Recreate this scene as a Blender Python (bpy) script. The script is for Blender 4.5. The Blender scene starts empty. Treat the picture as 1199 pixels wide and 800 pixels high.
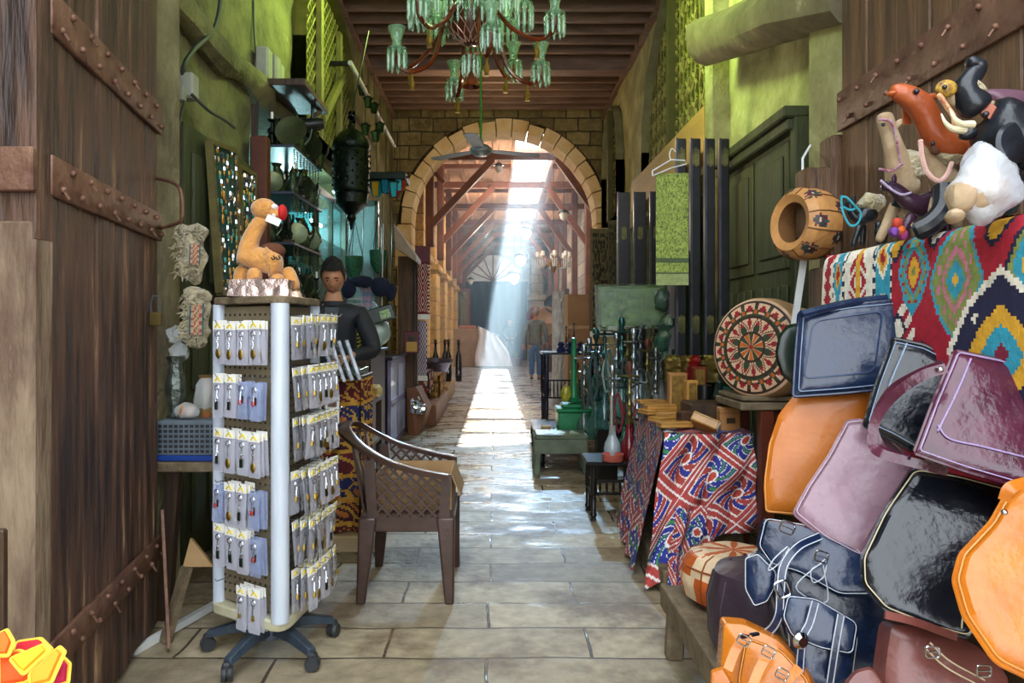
import bpy, bmesh, math, random
from mathutils import Vector, Matrix, noise as mnoise
R = random.Random(11)
V = Vector
F, CX, HY, H = 850.0, 580.0, 385.0, 1.35      # focal length in pixels, vanishing point, eye height
def P(px, py, Y): return V(((px-CX)/F*Y, Y, H-(py-HY)/F*Y))
def PX(px, py, X): return P(px, py, X*F/(px-CX))
def PF(px, py, z=0.0): return P(px, py, F*(H-z)/(py-HY))
C = bpy.context.scene.collection
WL = {}
def lin(h):
    h = h.lstrip('#'); out = []
    for i in (0, 2, 4):
        c = int(h[i:i+2], 16)/255
        out.append(c/12.92 if c <= .04045 else ((c+.055)/1.055)**2.4)
    return tuple(out)
def mixc(a, b, t): return tuple(a[i]*(1-t)+b[i]*t for i in range(3))
def mixh(a, b, t): return mixc(lin(a), lin(b), t)
# ---------------------------------------------------------------- materials
MATS = {}
def mat(name, c, c2=None, rough=.6, metal=0., scale=5., stretch=(1, 1, 1), bump=0., bscale=None, c3=None, detail=6.,
        emit=None, estr=0., trans=0., alpha=1., coat=0., attr=False, spec=.5, rvar=0., lo=.35, hi=.65, sheen=0., ior=1.45, weave=0.):
    if name in MATS: return MATS[name]
    m = bpy.data.materials.new(name); m.use_nodes = True; nt = m.node_tree; nt.nodes.clear()
    out = nt.nodes.new('ShaderNodeOutputMaterial'); b = nt.nodes.new('ShaderNodeBsdfPrincipled')
    nt.links.new(b.outputs[0], out.inputs[0]); N = nt.nodes.new; L = nt.links.new
    tc = N('ShaderNodeTexCoord'); mp = N('ShaderNodeMapping'); mp.inputs['Scale'].default_value = stretch
    L(tc.outputs['Object'], mp.inputs[0])
    nz = N('ShaderNodeTexNoise'); nz.inputs['Scale'].default_value = scale; nz.inputs['Detail'].default_value = detail
    nz.inputs['Roughness'].default_value = .62
    L(mp.outputs[0], nz.inputs['Vector'])
    c = lin(c) if isinstance(c, str) else c
    if attr:
        at = N('ShaderNodeVertexColor'); at.layer_name = 'Col'
        mx = N('ShaderNodeMix'); mx.data_type = 'RGBA'; mx.blend_type = 'MULTIPLY'; mx.inputs[0].default_value = 1
        mr = N('ShaderNodeMapRange'); mr.inputs[1].default_value = .3; mr.inputs[2].default_value = .7
        mr.inputs[3].default_value = .7; mr.inputs[4].default_value = 1.12
        L(nz.outputs[0], mr.inputs[0]); L(at.outputs[0], mx.inputs[6]); L(mr.outputs[0], mx.inputs[7])
        L(mx.outputs[2], b.inputs['Base Color'])
    elif c2 is not None:
        c2 = lin(c2) if isinstance(c2, str) else c2
        rp = N('ShaderNodeValToRGB'); e = rp.color_ramp.elements
        e[0].position = lo; e[0].color = (*c, 1); e[1].position = hi; e[1].color = (*c2, 1)
        if c3 is not None:
            c3 = lin(c3) if isinstance(c3, str) else c3
            x = e.new(min(.98, hi+.12)); x.color = (*c3, 1)
        L(nz.outputs[0], rp.inputs[0]); L(rp.outputs[0], b.inputs['Base Color'])
    else: b.inputs['Base Color'].default_value = (*c, 1)
    b.inputs['Roughness'].default_value = rough; b.inputs['Metallic'].default_value = metal
    b.inputs['Specular IOR Level'].default_value = spec; b.inputs['IOR'].default_value = ior
    if rvar:
        mr = N('ShaderNodeMapRange'); mr.inputs[1].default_value = .3; mr.inputs[2].default_value = .7
        mr.inputs[3].default_value = max(.02, rough-rvar); mr.inputs[4].default_value = min(1, rough+rvar)
        L(nz.outputs[0], mr.inputs[0]); L(mr.outputs[0], b.inputs['Roughness'])
    if bump:
        n2 = N('ShaderNodeTexNoise'); n2.inputs['Scale'].default_value = bscale or scale*3; n2.inputs['Detail'].default_value = 5
        L(mp.outputs[0], n2.inputs['Vector']); bp = N('ShaderNodeBump'); bp.inputs['Strength'].default_value = bump
        bp.inputs['Distance'].default_value = .02; L(n2.outputs[0], bp.inputs['Height']); L(bp.outputs[0], b.inputs['Normal'])
    if emit:
        b.inputs['Emission Color'].default_value = (*lin(emit), 1); b.inputs['Emission Strength'].default_value = estr
    b.inputs['Transmission Weight'].default_value = trans; b.inputs['Alpha'].default_value = alpha
    b.inputs['Coat Weight'].default_value = coat; b.inputs['Sheen Weight'].default_value = sheen
    MATS[name] = m; return m
# ---------------------------------------------------------------- mesh builder (world coordinates until built)
def rot(rx=0, ry=0, rz=0):
    return Matrix.Rotation(rz, 3, 'Z') @ Matrix.Rotation(ry, 3, 'Y') @ Matrix.Rotation(rx, 3, 'X')
class MB:
    def __init__(s): s.v = []; s.f = []; s.mi = []; s.col = []; s.uv = {}
    def add(s, vs, fs, m=0, col=None):
        o = len(s.v); s.v += [V(x) for x in vs]
        for i, f in enumerate(fs):
            s.f.append([k+o for k in f]); s.mi.append(m)
            s.col.append(col[i] if isinstance(col, list) else col)
        return s
    def box(s, c, sz, r=None, m=0, col=None, ch=0., taper=1.):
        c = V(c); hx, hy, hz = sz[0]/2, sz[1]/2, sz[2]/2
        if ch:
            ch = min(ch, hx*.9, hy*.9, hz*.9); vs = []; idx = {}
            for sx in (-1, 1):
                for sy in (-1, 1):
                    for sk in (-1, 1):
                        for a in range(3):
                            p = [sx*hx, sy*hy, sk*hz]
                            for b2 in range(3):
                                if b2 != a: p[b2] -= (sx, sy, sk)[b2]*ch
                            idx[(sx, sy, sk, a)] = len(vs); vs.append(V(p))
            fs = []
            def q(*k): fs.append([idx[x] for x in k])
            for a in range(3):
                o1, o2 = [x for x in range(3) if x != a]
                for sa in (-1, 1):
                    ks = []
                    for t1, t2 in ((-1, -1), (1, -1), (1, 1), (-1, 1)):
                        t = [0, 0, 0]; t[a] = sa; t[o1] = t1; t[o2] = t2; ks.append((*t, a))
                    q(*ks)
                for t1 in (-1, 1):
                    for t2 in (-1, 1):
                        t = [0, 0, 0]; t[o1] = t1; t[o2] = t2; u = list(t); t[a] = -1; u[a] = 1
                        q((*t, o1), (*u, o1), (*u, o2), (*t, o2))
            for sx in (-1, 1):
                for sy in (-1, 1):
                    for sk in (-1, 1): q((sx, sy, sk, 0), (sx, sy, sk, 1), (sx, sy, sk, 2))
        else:
            vs = [V((x*hx*(taper if z > 0 else 1), y*hy*(taper if z > 0 else 1), z*hz)) for x in (-1, 1) for y in (-1, 1) for z in (-1, 1)]
            fs = [[0, 1, 3, 2], [4, 6, 7, 5], [0, 4, 5, 1], [2, 3, 7, 6], [0, 2, 6, 4], [1, 5, 7, 3]]
        if r is not None: vs = [r @ v for v in vs]
        return s.add([v+c for v in vs], fs, m, col)
    def b2(s, lo, hi, m=0, col=None, ch=0.):
        lo, hi = V(lo), V(hi); return s.box((lo+hi)/2, hi-lo, None, m, col, ch)
    def beam(s, a, b, w, h, m=0, up=(0, 0, 1), col=None, ch=0.):
        a, b = V(a), V(b); d = b-a; L = d.length; x = d.normalized(); u = V(up)
        if abs(x.dot(u)) > .98: u = V((0, 1, 0))
        y = u.cross(x).normalized(); z = x.cross(y); r = Matrix((x, y, z)).transposed()
        return s.box((a+b)/2, (L, w, h), r, m, col, ch)
    def tube(s, pts, r, n=8, m=0, cap=True, col=None, closed=False, flat=1.):
        pts = [V(p) for p in pts]; K = len(pts); rs = r if isinstance(r, (list, tuple)) else [r]*K
        vs = []; up = None
        for i, p in enumerate(pts):
            if closed: d = pts[(i+1) % K]-pts[i-1]
            else: d = pts[min(i+1, K-1)]-pts[max(i-1, 0)]
            if d.length < 1e-9: d = V((0, 0, 1))
            d.normalize()
            if up is None:
                up = V((0, 0, 1)) if abs(d.z) < .9 else V((0, 1, 0))
            x = up.cross(d)
            if x.length < 1e-4: x = V((1, 0, 0)).cross(d)
            x.normalize(); y = d.cross(x); up = y
            for k in range(n):
                a = 2*math.pi*k/n; vs.append(p+x*math.cos(a)*rs[i]+y*math.sin(a)*rs[i]*flat)
        fs = [[i*n+k, i*n+(k+1) % n, (i+1)*n+(k+1) % n, (i+1)*n+k] for i in range(K-1) for k in range(n)]
        if closed: fs += [[(K-1)*n+k, (K-1)*n+(k+1) % n, (k+1) % n, k] for k in range(n)]
        elif cap: fs += [list(range(n))[::-1], [(K-1)*n+k for k in range(n)]]
        return s.add(vs, fs, m, col)
    def lathe(s, prof, c=(0, 0, 0), n=16, m=0, axis=None, col=None, r=None, a0=0., a1=2*math.pi):
        c = V(c); vs = []; full = abs(a1-a0-2*math.pi) < 1e-6; nn = n if full else n+1
        for (rr, z) in prof:
            for k in range(nn):
                a = a0+(a1-a0)*k/n; v = V((rr*math.cos(a), rr*math.sin(a), z))
                if r is not None: v = r @ v
                vs.append(v+c)
        fs = []
        for i in range(len(prof)-1):
            for k in range(n):
                k2 = (k+1) % nn
                fs.append([i*nn+k, i*nn+k2, (i+1)*nn+k2, (i+1)*nn+k])
        cols = None
        if callable(col): cols = [col(i, k) for i in range(len(prof)-1) for k in range(n)]
        s.add(vs, fs, m, cols if cols else (col if not callable(col) else None))
        return s
    def ball(s, c, r, n=12, k=8, m=0, rt=None, col=None):
        rx, ry, rz = (r, r, r) if not isinstance(r, (tuple, list)) else r
        c = V(c); vs = [V((0, 0, -rz))]; fs = []
        for i in range(1, k):
            t = math.pi*i/k
            for j in range(n):
                a = 2*math.pi*j/n; vs.append(V((rx*math.sin(t)*math.cos(a), ry*math.sin(t)*math.sin(a), -rz*math.cos(t))))
        vs.append(V((0, 0, rz))); T = len(vs)-1
        for j in range(n):
            fs.append([0, 1+(j+1) % n, 1+j]); fs.append([T, T-n+j, T-n+(j+1) % n])
        for i in range(k-2):
            for j in range(n): fs.append([1+i*n+j, 1+i*n+(j+1) % n, 1+(i+1)*n+(j+1) % n, 1+(i+1)*n+j])
        if rt is not None: vs = [rt @ v for v in vs]
        return s.add([v+c for v in vs], fs, m, col)
    def prism(s, pts, d, m=0, col=None, cx=None):
        pts = [V(p) for p in pts]; d = V(d); n = len(pts)
        fs = [list(range(n))[::-1], [n+i for i in range(n)]]+[[i, (i+1) % n, n+(i+1) % n, n+i] for i in range(n)]
        return s.add(pts+[p+d for p in pts], fs, m, col)
    def grid(s, fn, nu, nv, m=0, colfn=None, wrapu=False, flip=False, midx=None):
        vs = [V(fn(i/nu, j/nv)) for j in range(nv+1) for i in range(nu+1)]; fs = []; cols = []; w = nu+1
        for j in range(nv):
            for i in range(nu):
                q = [j*w+i, j*w+i+1, (j+1)*w+i+1, (j+1)*w+i]
                fs.append(q[::-1] if flip else q)
                cols.append(colfn((i+.5)/nu, (j+.5)/nv) if colfn else None)
        s.add(vs, fs, m, cols); return s
    def pillow(s, out, nrm, th, back=None, rings=5, m=0, col=None, e=2.2):
        """closed outline (3-D points) inflated to both sides along nrm"""
        out = [V(p) for p in out]; n = len(out); nrm = V(nrm).normalized(); back = th if back is None else back
        c = sum(out, V((0, 0, 0)))/n; vs = []; vs += out; fs = []
        def side(sg, hh):
            prev = list(range(n)); base = [0]
            for k in range(1, rings):
                t = 1-k/rings; h = hh*(1-t**e)**(1/e); o = len(vs)
                for p in out: vs.append(c+(p-c)*t+nrm*h*sg)
                cur = list(range(o, o+n))
                for i in range(n):
                    q = [prev[i], prev[(i+1) % n], cur[(i+1) % n], cur[i]]
                    fs.append(q if sg > 0 else q[::-1])
                prev = cur
            vs.append(c+nrm*hh*sg); T = len(vs)-1
            for i in range(n): fs.append([prev[i], prev[(i+1) % n], T] if sg > 0 else [prev[(i+1) % n], prev[i], T])
        side(1, th); side(-1, back)
        return s.add(vs, fs, m, col)
    def build(s, name, mats, parent=None, smooth=True, angle=35, loc=None, label=None, warp=0., wscale=3., sub=0, bevel=0.):
        mats = mats if isinstance(mats, (list, tuple)) else [mats]
        if warp:
            for i, v in enumerate(s.v):
                n = mnoise.noise_vector(v*wscale); s.v[i] = v+n*warp
        base = V(loc) if loc is not None else (WL[parent.name] if parent is not None else V((0, 0, 0)))
        me = bpy.data.meshes.new(name); me.from_pydata([tuple(v-base) for v in s.v], [], s.f)
        for m in mats: me.materials.append(m)
        me.polygons.foreach_set('material_index', s.mi)
        if any(c is not None for c in s.col):
            at = me.color_attributes.new('Col', 'FLOAT_COLOR', 'CORNER'); buf = []
            for p, c in zip(me.polygons, s.col):
                c = c or (1, 1, 1); buf += [*c[:3], 1.]*p.loop_total
            at.data.foreach_set('color', buf)
        bm = bmesh.new(); bm.from_mesh(me); bmesh.ops.recalc_face_normals(bm, faces=bm.faces); bm.to_mesh(me); bm.free()
        if smooth:
            me.polygons.foreach_set('use_smooth', [True]*len(me.polygons)); me.set_sharp_from_angle(angle=math.radians(angle))
        me.update(); o = bpy.data.objects.new(name, me); C.objects.link(o); WL[o.name] = base
        if parent is not None: o.parent = parent
        else: o.location = base
        if sub:
            md = o.modifiers.new('sub', 'SUBSURF'); md.levels = sub; md.render_levels = sub
        if bevel:
            md = o.modifiers.new('bev', 'BEVEL'); md.width = bevel; md.segments = 2; md.limit_method = 'ANGLE'
        if label: o['label'] = label
        return o
def tag(o, label, cat=None, group=None, kind=None):
    o['label'] = label
    if cat: o['category'] = cat
    if group: o['group'] = group
    if kind: o['kind'] = kind
    return o
def thing(name, label, cat, loc, group=None):
    o = bpy.data.objects.new(name, None); o.empty_display_size = .1; C.objects.link(o); o.location = loc; WL[o.name] = V(loc)
    return tag(o, label, cat, group)
def one(mb, name, mats, label, cat, group=None, loc=None, **k):
    """a thing that is one mesh; its origin goes to the middle of its base"""
    if loc is None:
        xs = [v.x for v in mb.v]; ys = [v.y for v in mb.v]; zs = [v.z for v in mb.v]
        loc = ((min(xs)+max(xs))/2, (min(ys)+max(ys))/2, min(zs))
    return tag(mb.build(name, mats, None, loc=loc, **k), label, cat, group)
def struct(mb, name, mats, label, parent=None, **k):
    o = mb.build(name, mats, parent, **k)
    if parent is None: tag(o, label, None, None, 'structure')
    elif label: o['label'] = label
    return o
def dup(root, loc=None, rz=None, label=None, group=None, scale=None, rxyz=None):
    def cp(o, par):
        c = o.copy(); C.objects.link(c); WL[c.name] = WL.get(o.name, V((0, 0, 0)))
        if par is not None: c.parent = par
        for ch in list(o.children): cp(ch, c)
        return c
    r = cp(root, None)
    if loc is not None: r.location = loc
    if rz is not None: r.rotation_euler[2] = rz
    if rxyz is not None: r.rotation_euler = rxyz
    if scale is not None: r.scale = (scale,)*3 if isinstance(scale, (int, float)) else scale
    if label: r['label'] = label
    if group: r['group'] = group
    return r
def skin(name, nodes, edges, mats, parent=None, sub=2, loc=None, root=0):
    """organic limbs: nodes (x,y,z,r[,ry]) joined by edges, grown with a skin surface"""
    base = V(loc) if loc is not None else (WL[parent.name] if parent is not None else V((0, 0, 0)))
    me = bpy.data.meshes.new(name); me.from_pydata([tuple(V(n[:3])-base) for n in nodes], edges, [])
    o = bpy.data.objects.new(name, me); C.objects.link(o); WL[o.name] = base
    if parent is not None: o.parent = parent
    else: o.location = base
    md = o.modifiers.new('skin', 'SKIN'); md.use_smooth_shade = True; md.branch_smoothing = .6
    sv = me.skin_vertices[0].data
    for i, n in enumerate(nodes):
        sv[i].radius = (n[3], n[4] if len(n) > 4 else n[3]); sv[i].use_root = (i == root)
    sb = o.modifiers.new('sub', 'SUBSURF'); sb.levels = sub; sb.render_levels = sub
    # freeze it so that copies share a plain mesh
    dg = bpy.context.evaluated_depsgraph_get(); dg.update(); ev = o.evaluated_get(dg)
    nm = bpy.data.meshes.new_from_object(ev); o.modifiers.clear(); o.data = nm
    nm.materials.clear()
    for m in (mats if isinstance(mats, (list, tuple)) else [mats]): nm.materials.append(m)
    nm.polygons.foreach_set('use_smooth', [True]*len(nm.polygons))
    return o
def chain(pts, start=0): return [(start+i, start+i+1) for i in range(len(pts)-1)]
def smooth_loop(pts, k=5):
    """closed Catmull-Rom through the points"""
    pts = [V(p) for p in pts]; n = len(pts); out = []
    for i in range(n):
        a, b, c, d = pts[i-1], pts[i], pts[(i+1) % n], pts[(i+2) % n]
        for j in range(k):
            t = j/k; out.append(.5*((2*b)+(c-a)*t+(2*a-5*b+4*c-d)*t*t+(3*b-3*c+d-a)*t**3))
    return out
def smooth_line(pts, k=6):
    pts = [V(p) for p in pts]; q = [2*pts[0]-pts[1]]+pts+[2*pts[-1]-pts[-2]]; out = []
    for i in range(1, len(q)-2):
        a, b, c, d = q[i-1:i+3]
        for j in range(k):
            t = j/k; out.append(.5*((2*b)+(c-a)*t+(2*a-5*b+4*c-d)*t*t+(3*b-3*c+d-a)*t**3))
    out.append(pts[-1]); return out
def rounded(pts, r=.25, k=4):
    """closed polygon with its corners rounded (r = share of the shorter edge)"""
    pts = [V(p) for p in pts]; n = len(pts); out = []
    for i in range(n):
        a, b, c = pts[i-1], pts[i], pts[(i+1) % n]; m = min((a-b).length, (c-b).length)*r
        p0 = b+(a-b).normalized()*m; p1 = b+(c-b).normalized()*m
        for j in range(k+1):
            t = j/k; out.append((1-t)**2*p0+2*t*(1-t)*b+t*t*p1)
    return out
def on_plane(px, py, p0, n):
    """where the sight line through the pixel meets the plane"""
    n = V(n); d = V(((px-CX)/F, 1, -(py-HY)/F)); o = V((0, 0, H)); t = (V(p0)-o).dot(n)/d.dot(n); return o+d*t
# ================================================================ materials of the place
def brickmat(name, c1, c2, cm, w, h, mortar, axes='xz', rough=.8, wet=None, bump=.6, dirt=None, off=.5, nscale=1.6):
    m = bpy.data.materials.new(name); m.use_nodes = True; nt = m.node_tree; nt.nodes.clear(); N = nt.nodes.new; L = nt.links.new
    out = N('ShaderNodeOutputMaterial'); b = N('ShaderNodeBsdfPrincipled'); L(b.outputs[0], out.inputs[0])
    tc = N('ShaderNodeTexCoord'); sp = N('ShaderNodeSeparateXYZ'); cb = N('ShaderNodeCombineXYZ')
    wn = N('ShaderNodeTexNoise'); wn.inputs['Scale'].default_value = 2.2; L(tc.outputs['Object'], wn.inputs['Vector'])
    va = N('ShaderNodeVectorMath'); va.operation = 'MULTIPLY_ADD'; va.inputs[1].default_value = (.06, .06, .06)
    L(wn.outputs['Color'], va.inputs[0]); L(tc.outputs['Object'], va.inputs[2]); L(va.outputs[0], sp.inputs[0])
    ix = {'x': 0, 'y': 1, 'z': 2}
    L(sp.outputs[ix[axes[0]]], cb.inputs[0]); L(sp.outputs[ix[axes[1]]], cb.inputs[1])
    br = N('ShaderNodeTexBrick'); br.offset = off; br.inputs['Scale'].default_value = 1
    br.inputs['Brick Width'].default_value = w; br.inputs['Row Height'].default_value = h
    br.inputs['Mortar Size'].default_value = mortar; br.inputs['Mortar Smooth'].default_value = .3; br.inputs['Bias'].default_value = 0
    br.inputs['Color1'].default_value = (*lin(c1), 1); br.inputs['Color2'].default_value = (*lin(c2), 1); br.inputs['Mortar'].default_value = (*lin(cm), 1)
    L(cb.outputs[0], br.inputs['Vector'])
    nz = N('ShaderNodeTexNoise'); nz.inputs['Scale'].default_value = nscale; nz.inputs['Detail'].default_value = 8; nz.inputs['Roughness'].default_value = .65
    L(tc.outputs['Object'], nz.inputs['Vector'])
    last = br.outputs['Color']
    if dirt:
        rp = N('ShaderNodeValToRGB'); e = rp.color_ramp.elements; e[0].position = .49; e[0].color = (0, 0, 0, 1); e[1].position = .60; e[1].color = (.85, .85, .85, 1)
        L(nz.outputs[0], rp.inputs[0]); mx = N('ShaderNodeMix'); mx.data_type = 'RGBA'; L(rp.outputs[0], mx.inputs[0]); L(last, mx.inputs[6])
        mx.inputs[7].default_value = (*lin(dirt), 1); last = mx.outputs[2]
    n3 = N('ShaderNodeTexNoise'); n3.inputs['Scale'].default_value = 14; n3.inputs['Detail'].default_value = 6; L(tc.outputs['Object'], n3.inputs['Vector'])
    m3 = N('ShaderNodeMapRange'); m3.inputs[1].default_value = .3; m3.inputs[2].default_value = .7; m3.inputs[3].default_value = .72; m3.inputs[4].default_value = 1.15
    L(n3.outputs[0], m3.inputs[0]); mm = N('ShaderNodeMix'); mm.data_type = 'RGBA'; mm.blend_type = 'MULTIPLY'; mm.inputs[0].default_value = 1
    L(last, mm.inputs[6]); L(m3.outputs[0], mm.inputs[7]); L(mm.outputs[2], b.inputs['Base Color'])
    b.inputs['Roughness'].default_value = rough
    if wet:
        # puddled water lies where the noise dips and along the joints beyond the dry first metres
        y = N('ShaderNodeMapRange'); y.inputs[1].default_value = wet[0]; y.inputs[2].default_value = wet[1]; y.inputs[3].default_value = -.13; y.inputs[4].default_value = .085
        s2 = N('ShaderNodeSeparateXYZ'); L(tc.outputs['Object'], s2.inputs[0]); L(s2.outputs[1], y.inputs[0])
        n4 = N('ShaderNodeTexNoise'); n4.inputs['Scale'].default_value = 2.6; n4.inputs['Detail'].default_value = 7; n4.inputs['Roughness'].default_value = .7
        mp = N('ShaderNodeMapping'); mp.inputs['Scale'].default_value = (.8, 1.7, 1); L(tc.outputs['Object'], mp.inputs[0]); L(mp.outputs[0], n4.inputs['Vector'])
        ad = N('ShaderNodeMath'); ad.operation = 'ADD'; L(n4.outputs[0], ad.inputs[0]); L(y.outputs[0], ad.inputs[1])
        a2 = N('ShaderNodeMath'); a2.operation = 'MULTIPLY_ADD'; a2.inputs[1].default_value = .1; L(br.outputs['Fac'], a2.inputs[0]); L(ad.outputs[0], a2.inputs[2])
        rr = N('ShaderNodeMapRange'); rr.inputs[1].default_value = .5; rr.inputs[2].default_value = .68; rr.inputs[3].default_value = .62; rr.inputs[4].default_value = .07
        L(a2.outputs[0], rr.inputs[0]); L(rr.outputs[0], b.inputs['Roughness'])
    bp = N('ShaderNodeBump'); bp.inputs['Strength'].default_value = bump; bp.inputs['Distance'].default_value = .015
    iv = N('ShaderNodeMath'); iv.operation = 'MULTIPLY_ADD'; iv.inputs[1].default_value = -1.2; L(br.outputs['Fac'], iv.inputs[0]); L(n3.outputs[0], iv.inputs[2])
    L(iv.outputs[0], bp.inputs['Height']); L(bp.outputs[0], b.inputs['Normal'])
    return m
M_floor = brickmat('paving_stone', '#b0a184', '#857862', '#4a4032', .86, .30, .007, 'xy', .6, wet=(3.6, 6.2), dirt='#6f5c46', bump=.8)
M_court = brickmat('court_paving_sky_tint', '#9aa0a4', '#868a90', '#555555', .9, .34, .008, 'xy', .55, wet=(3, 6), dirt='#7c7c80', bump=.4)  # bluish sky reflection is put into the slab colours
M_archst = brickmat('arch_masonry', '#8f7f50', '#6a5c38', '#3a3222', .42, .24, .014, 'xz', .9, dirt='#5c5232', bump=.9, nscale=2.5)
M_court_st = brickmat('pier_masonry', '#d2a860', '#b58d4c', '#6f5838', .5, .34, .012, 'yz', .9, dirt='#a98a55', bump=.7)
M_back_st = brickmat('back_masonry', '#b8ae9c', '#9c9486', '#4b4742', .6, .36, .012, 'xz', .9, dirt='#6c665c', bump=.7)
M_plL = mat('old_plaster_left', '#4c4a30', '#7c7850', .9, 0, 3.2, bump=1., bscale=22, c3='#a39a70', rvar=.05, detail=10)
M_plL.name = 'old_plaster_left'
M_plR = mat('old_plaster_right', '#6f6b48', '#a09c70', .9, 0, 2.6, bump=1., bscale=18, c3='#b4b084', detail=10, lo=.3, hi=.55)
M_vous = mat('voussoir_stone', '#e2c89a', '#cfaa70', rough=.85, scale=3, bump=.5, bscale=14, c3='#a98148')
M_pink = mat('pink_stone', '#b98f68', '#93703f', rough=.85, scale=3, bump=.6)
M_gate = mat('gate_wood', '#2a1b16', '#634636', rough=.6, scale=3.4, stretch=(4.5, 4.5, .5), bump=1., bscale=9, c3='#b0906c', lo=.38, hi=.60, rvar=.12, detail=9)
M_gateR = mat('gate_wood_side', '#38281a', '#6a4c32', rough=.6, scale=3.2, detail=9, stretch=(5, 5, .5), bump=.7, bscale=9, c3='#7f5f3e')
M_gatepale = mat('gate_worn_wood', '#8a7660', '#5a4436', rough=.8, scale=3, stretch=(3, 3, .8), bump=.9, c3='#c8b79c')
M_iron = mat('rusty_iron', '#5a3c30', '#7b5a48', rough=.55, metal=.35, scale=9, bump=.5, c3='#9a7a62')
M_beam = mat('roof_beam_wood', '#86685a', '#644c42', rough=.6, scale=3, stretch=(.6, 4, 4), bump=.4, c3='#a88c7c')
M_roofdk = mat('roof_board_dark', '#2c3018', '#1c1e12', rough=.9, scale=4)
M_truss = mat('truss_wood', '#7c4a30', '#5e3624', rough=.65, scale=3, stretch=(1, 1, 1), bump=.3, c3='#976040')
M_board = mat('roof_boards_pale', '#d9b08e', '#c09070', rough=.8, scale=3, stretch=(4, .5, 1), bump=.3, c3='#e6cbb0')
M_dkwood = mat('dark_wood', '#2c1e16', '#45301f', rough=.5, scale=4, stretch=(4, 4, .7), bump=.3, c3='#5c4230')
M_oldwood = mat('old_grey_wood', '#7c6c54', '#5c4e3a', rough=.8, scale=4, stretch=(3, 3, 3), bump=.6, c3='#94866c')
M_black = mat('black_paint', '#0e0f10', '#1c1d1e', rough=.35, scale=8)
M_steel = mat('steel', '#9aa0a6', rough=.3, metal=.9)
M_greydk = mat('dark_grey', '#2b2d2f', rough=.5)
M_green_door = mat('green_door_wood', '#343a24', '#454a2c', rough=.6, scale=4, stretch=(4, 4, .6), bump=.3)
M_lattice = mat('lattice_wood', '#8c8644', '#6c6a30', rough=.7, scale=6, bump=.2)
M_frpl = mat('frame_plaster', '#8a8660', '#a8a47c', rough=.9, scale=5)
M_frgr = mat('frame_green_wood', '#8c8644', '#6c6a30', rough=.7, scale=6)
M_motif = mat('carved_motif_wood', '#a89c5c', '#8c8248', rough=.7, scale=6)
M_latdk = mat('lattice_dark', '#45421c', '#544e24', rough=.8, scale=6)

# ================================================================ camera
cd = bpy.data.cameras.new('camera'); cam = bpy.data.objects.new('camera', cd); C.objects.link(cam)
cd.sensor_fit = 'HORIZONTAL'; cd.sensor_width = 36; cd.lens = F*36/1199
cam.location = (0, 0, H); cam.rotation_euler = (math.pi/2, 0, 0)
cd.shift_x = (599.5-CX)/1199; cd.shift_y = -(400-HY)/1199
cd.clip_start = .05; cd.clip_end = 200
bpy.context.scene.camera = cam

# ================================================================ floor, walls, ceiling
def rough_wall(name, X, sgn, y0, y1, z0, z1, mats, label, holes=(), amp=.035, step=.07, back=.3, parent=None):
    """plastered wall along the lane: relief on the lane side, solid masonry behind, real openings"""
    mb = MB(); nu = max(1, int((y1-y0)/step)); nv = max(1, int((z1-z0)/step)); w = nu+1
    def inh(y, z): return any(h[0] < y < h[1] and h[2] < z < h[3] for h in holes)
    vs = []; fs = []
    for j in range(nv+1):
        for i in range(nu+1):
            y = y0+(y1-y0)*i/nu; z = z0+(z1-z0)*j/nv
            d = mnoise.fractal(V((y*1.1, z*1.1, X*3)), 1., 2., 4)*amp
            if i in (0, nu) or j in (0, nv): d = 0
            vs.append((X-sgn*d*0+(-sgn)*abs(d), y, z))
    for j in range(nv):
        for i in range(nu):
            y = y0+(y1-y0)*(i+.5)/nu; z = z0+(z1-z0)*(j+.5)/nv
            if not inh(y, z): fs.append([j*w+i, j*w+i+1, (j+1)*w+i+1, (j+1)*w+i])
    mb.add(vs, fs)
    ys = sorted({y0, y1, *[h[0] for h in holes], *[h[1] for h in holes]}); zs = sorted({z0, z1, *[h[2] for h in holes], *[h[3] for h in holes]})
    for a, b in zip(ys, ys[1:]):
        for c, d in zip(zs, zs[1:]):
            if not inh((a+b)/2, (c+d)/2):
                xa, xb = X+sgn*.005, X+sgn*back; mb.b2((min(xa, xb), a, c), (max(xa, xb), b, d))
    return struct(mb, name, mats, label, parent, angle=60)

struct(MB().b2((-6, -8, -.3), (6, 12.9, 0)), 'floor', M_floor, 'worn beige paving slabs of the covered lane, wet in patches')
struct(MB().b2((-6, 12.9, -.3), (6, 33, 0)), 'floor_court', M_court, 'bluish grey paving slabs beyond the stone arch')
LW, RW = -1.78, 1.88
rough_wall('wall_left', LW, -1, 3.62, 12.6, 0, 5.2, M_plL, 'old green-tinged plaster wall above the curio shop', holes=[(5.25, 8.3, .0, 3.0), (8.6, 12.0, 0, 2.6)])
rough_wall('wall_right', RW, 1, 3.55, 12.6, 0, 5.2, M_plR, 'pale green plaster wall above the black shutters', holes=[(5.95, 10.2, 0, 2.75)])
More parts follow.
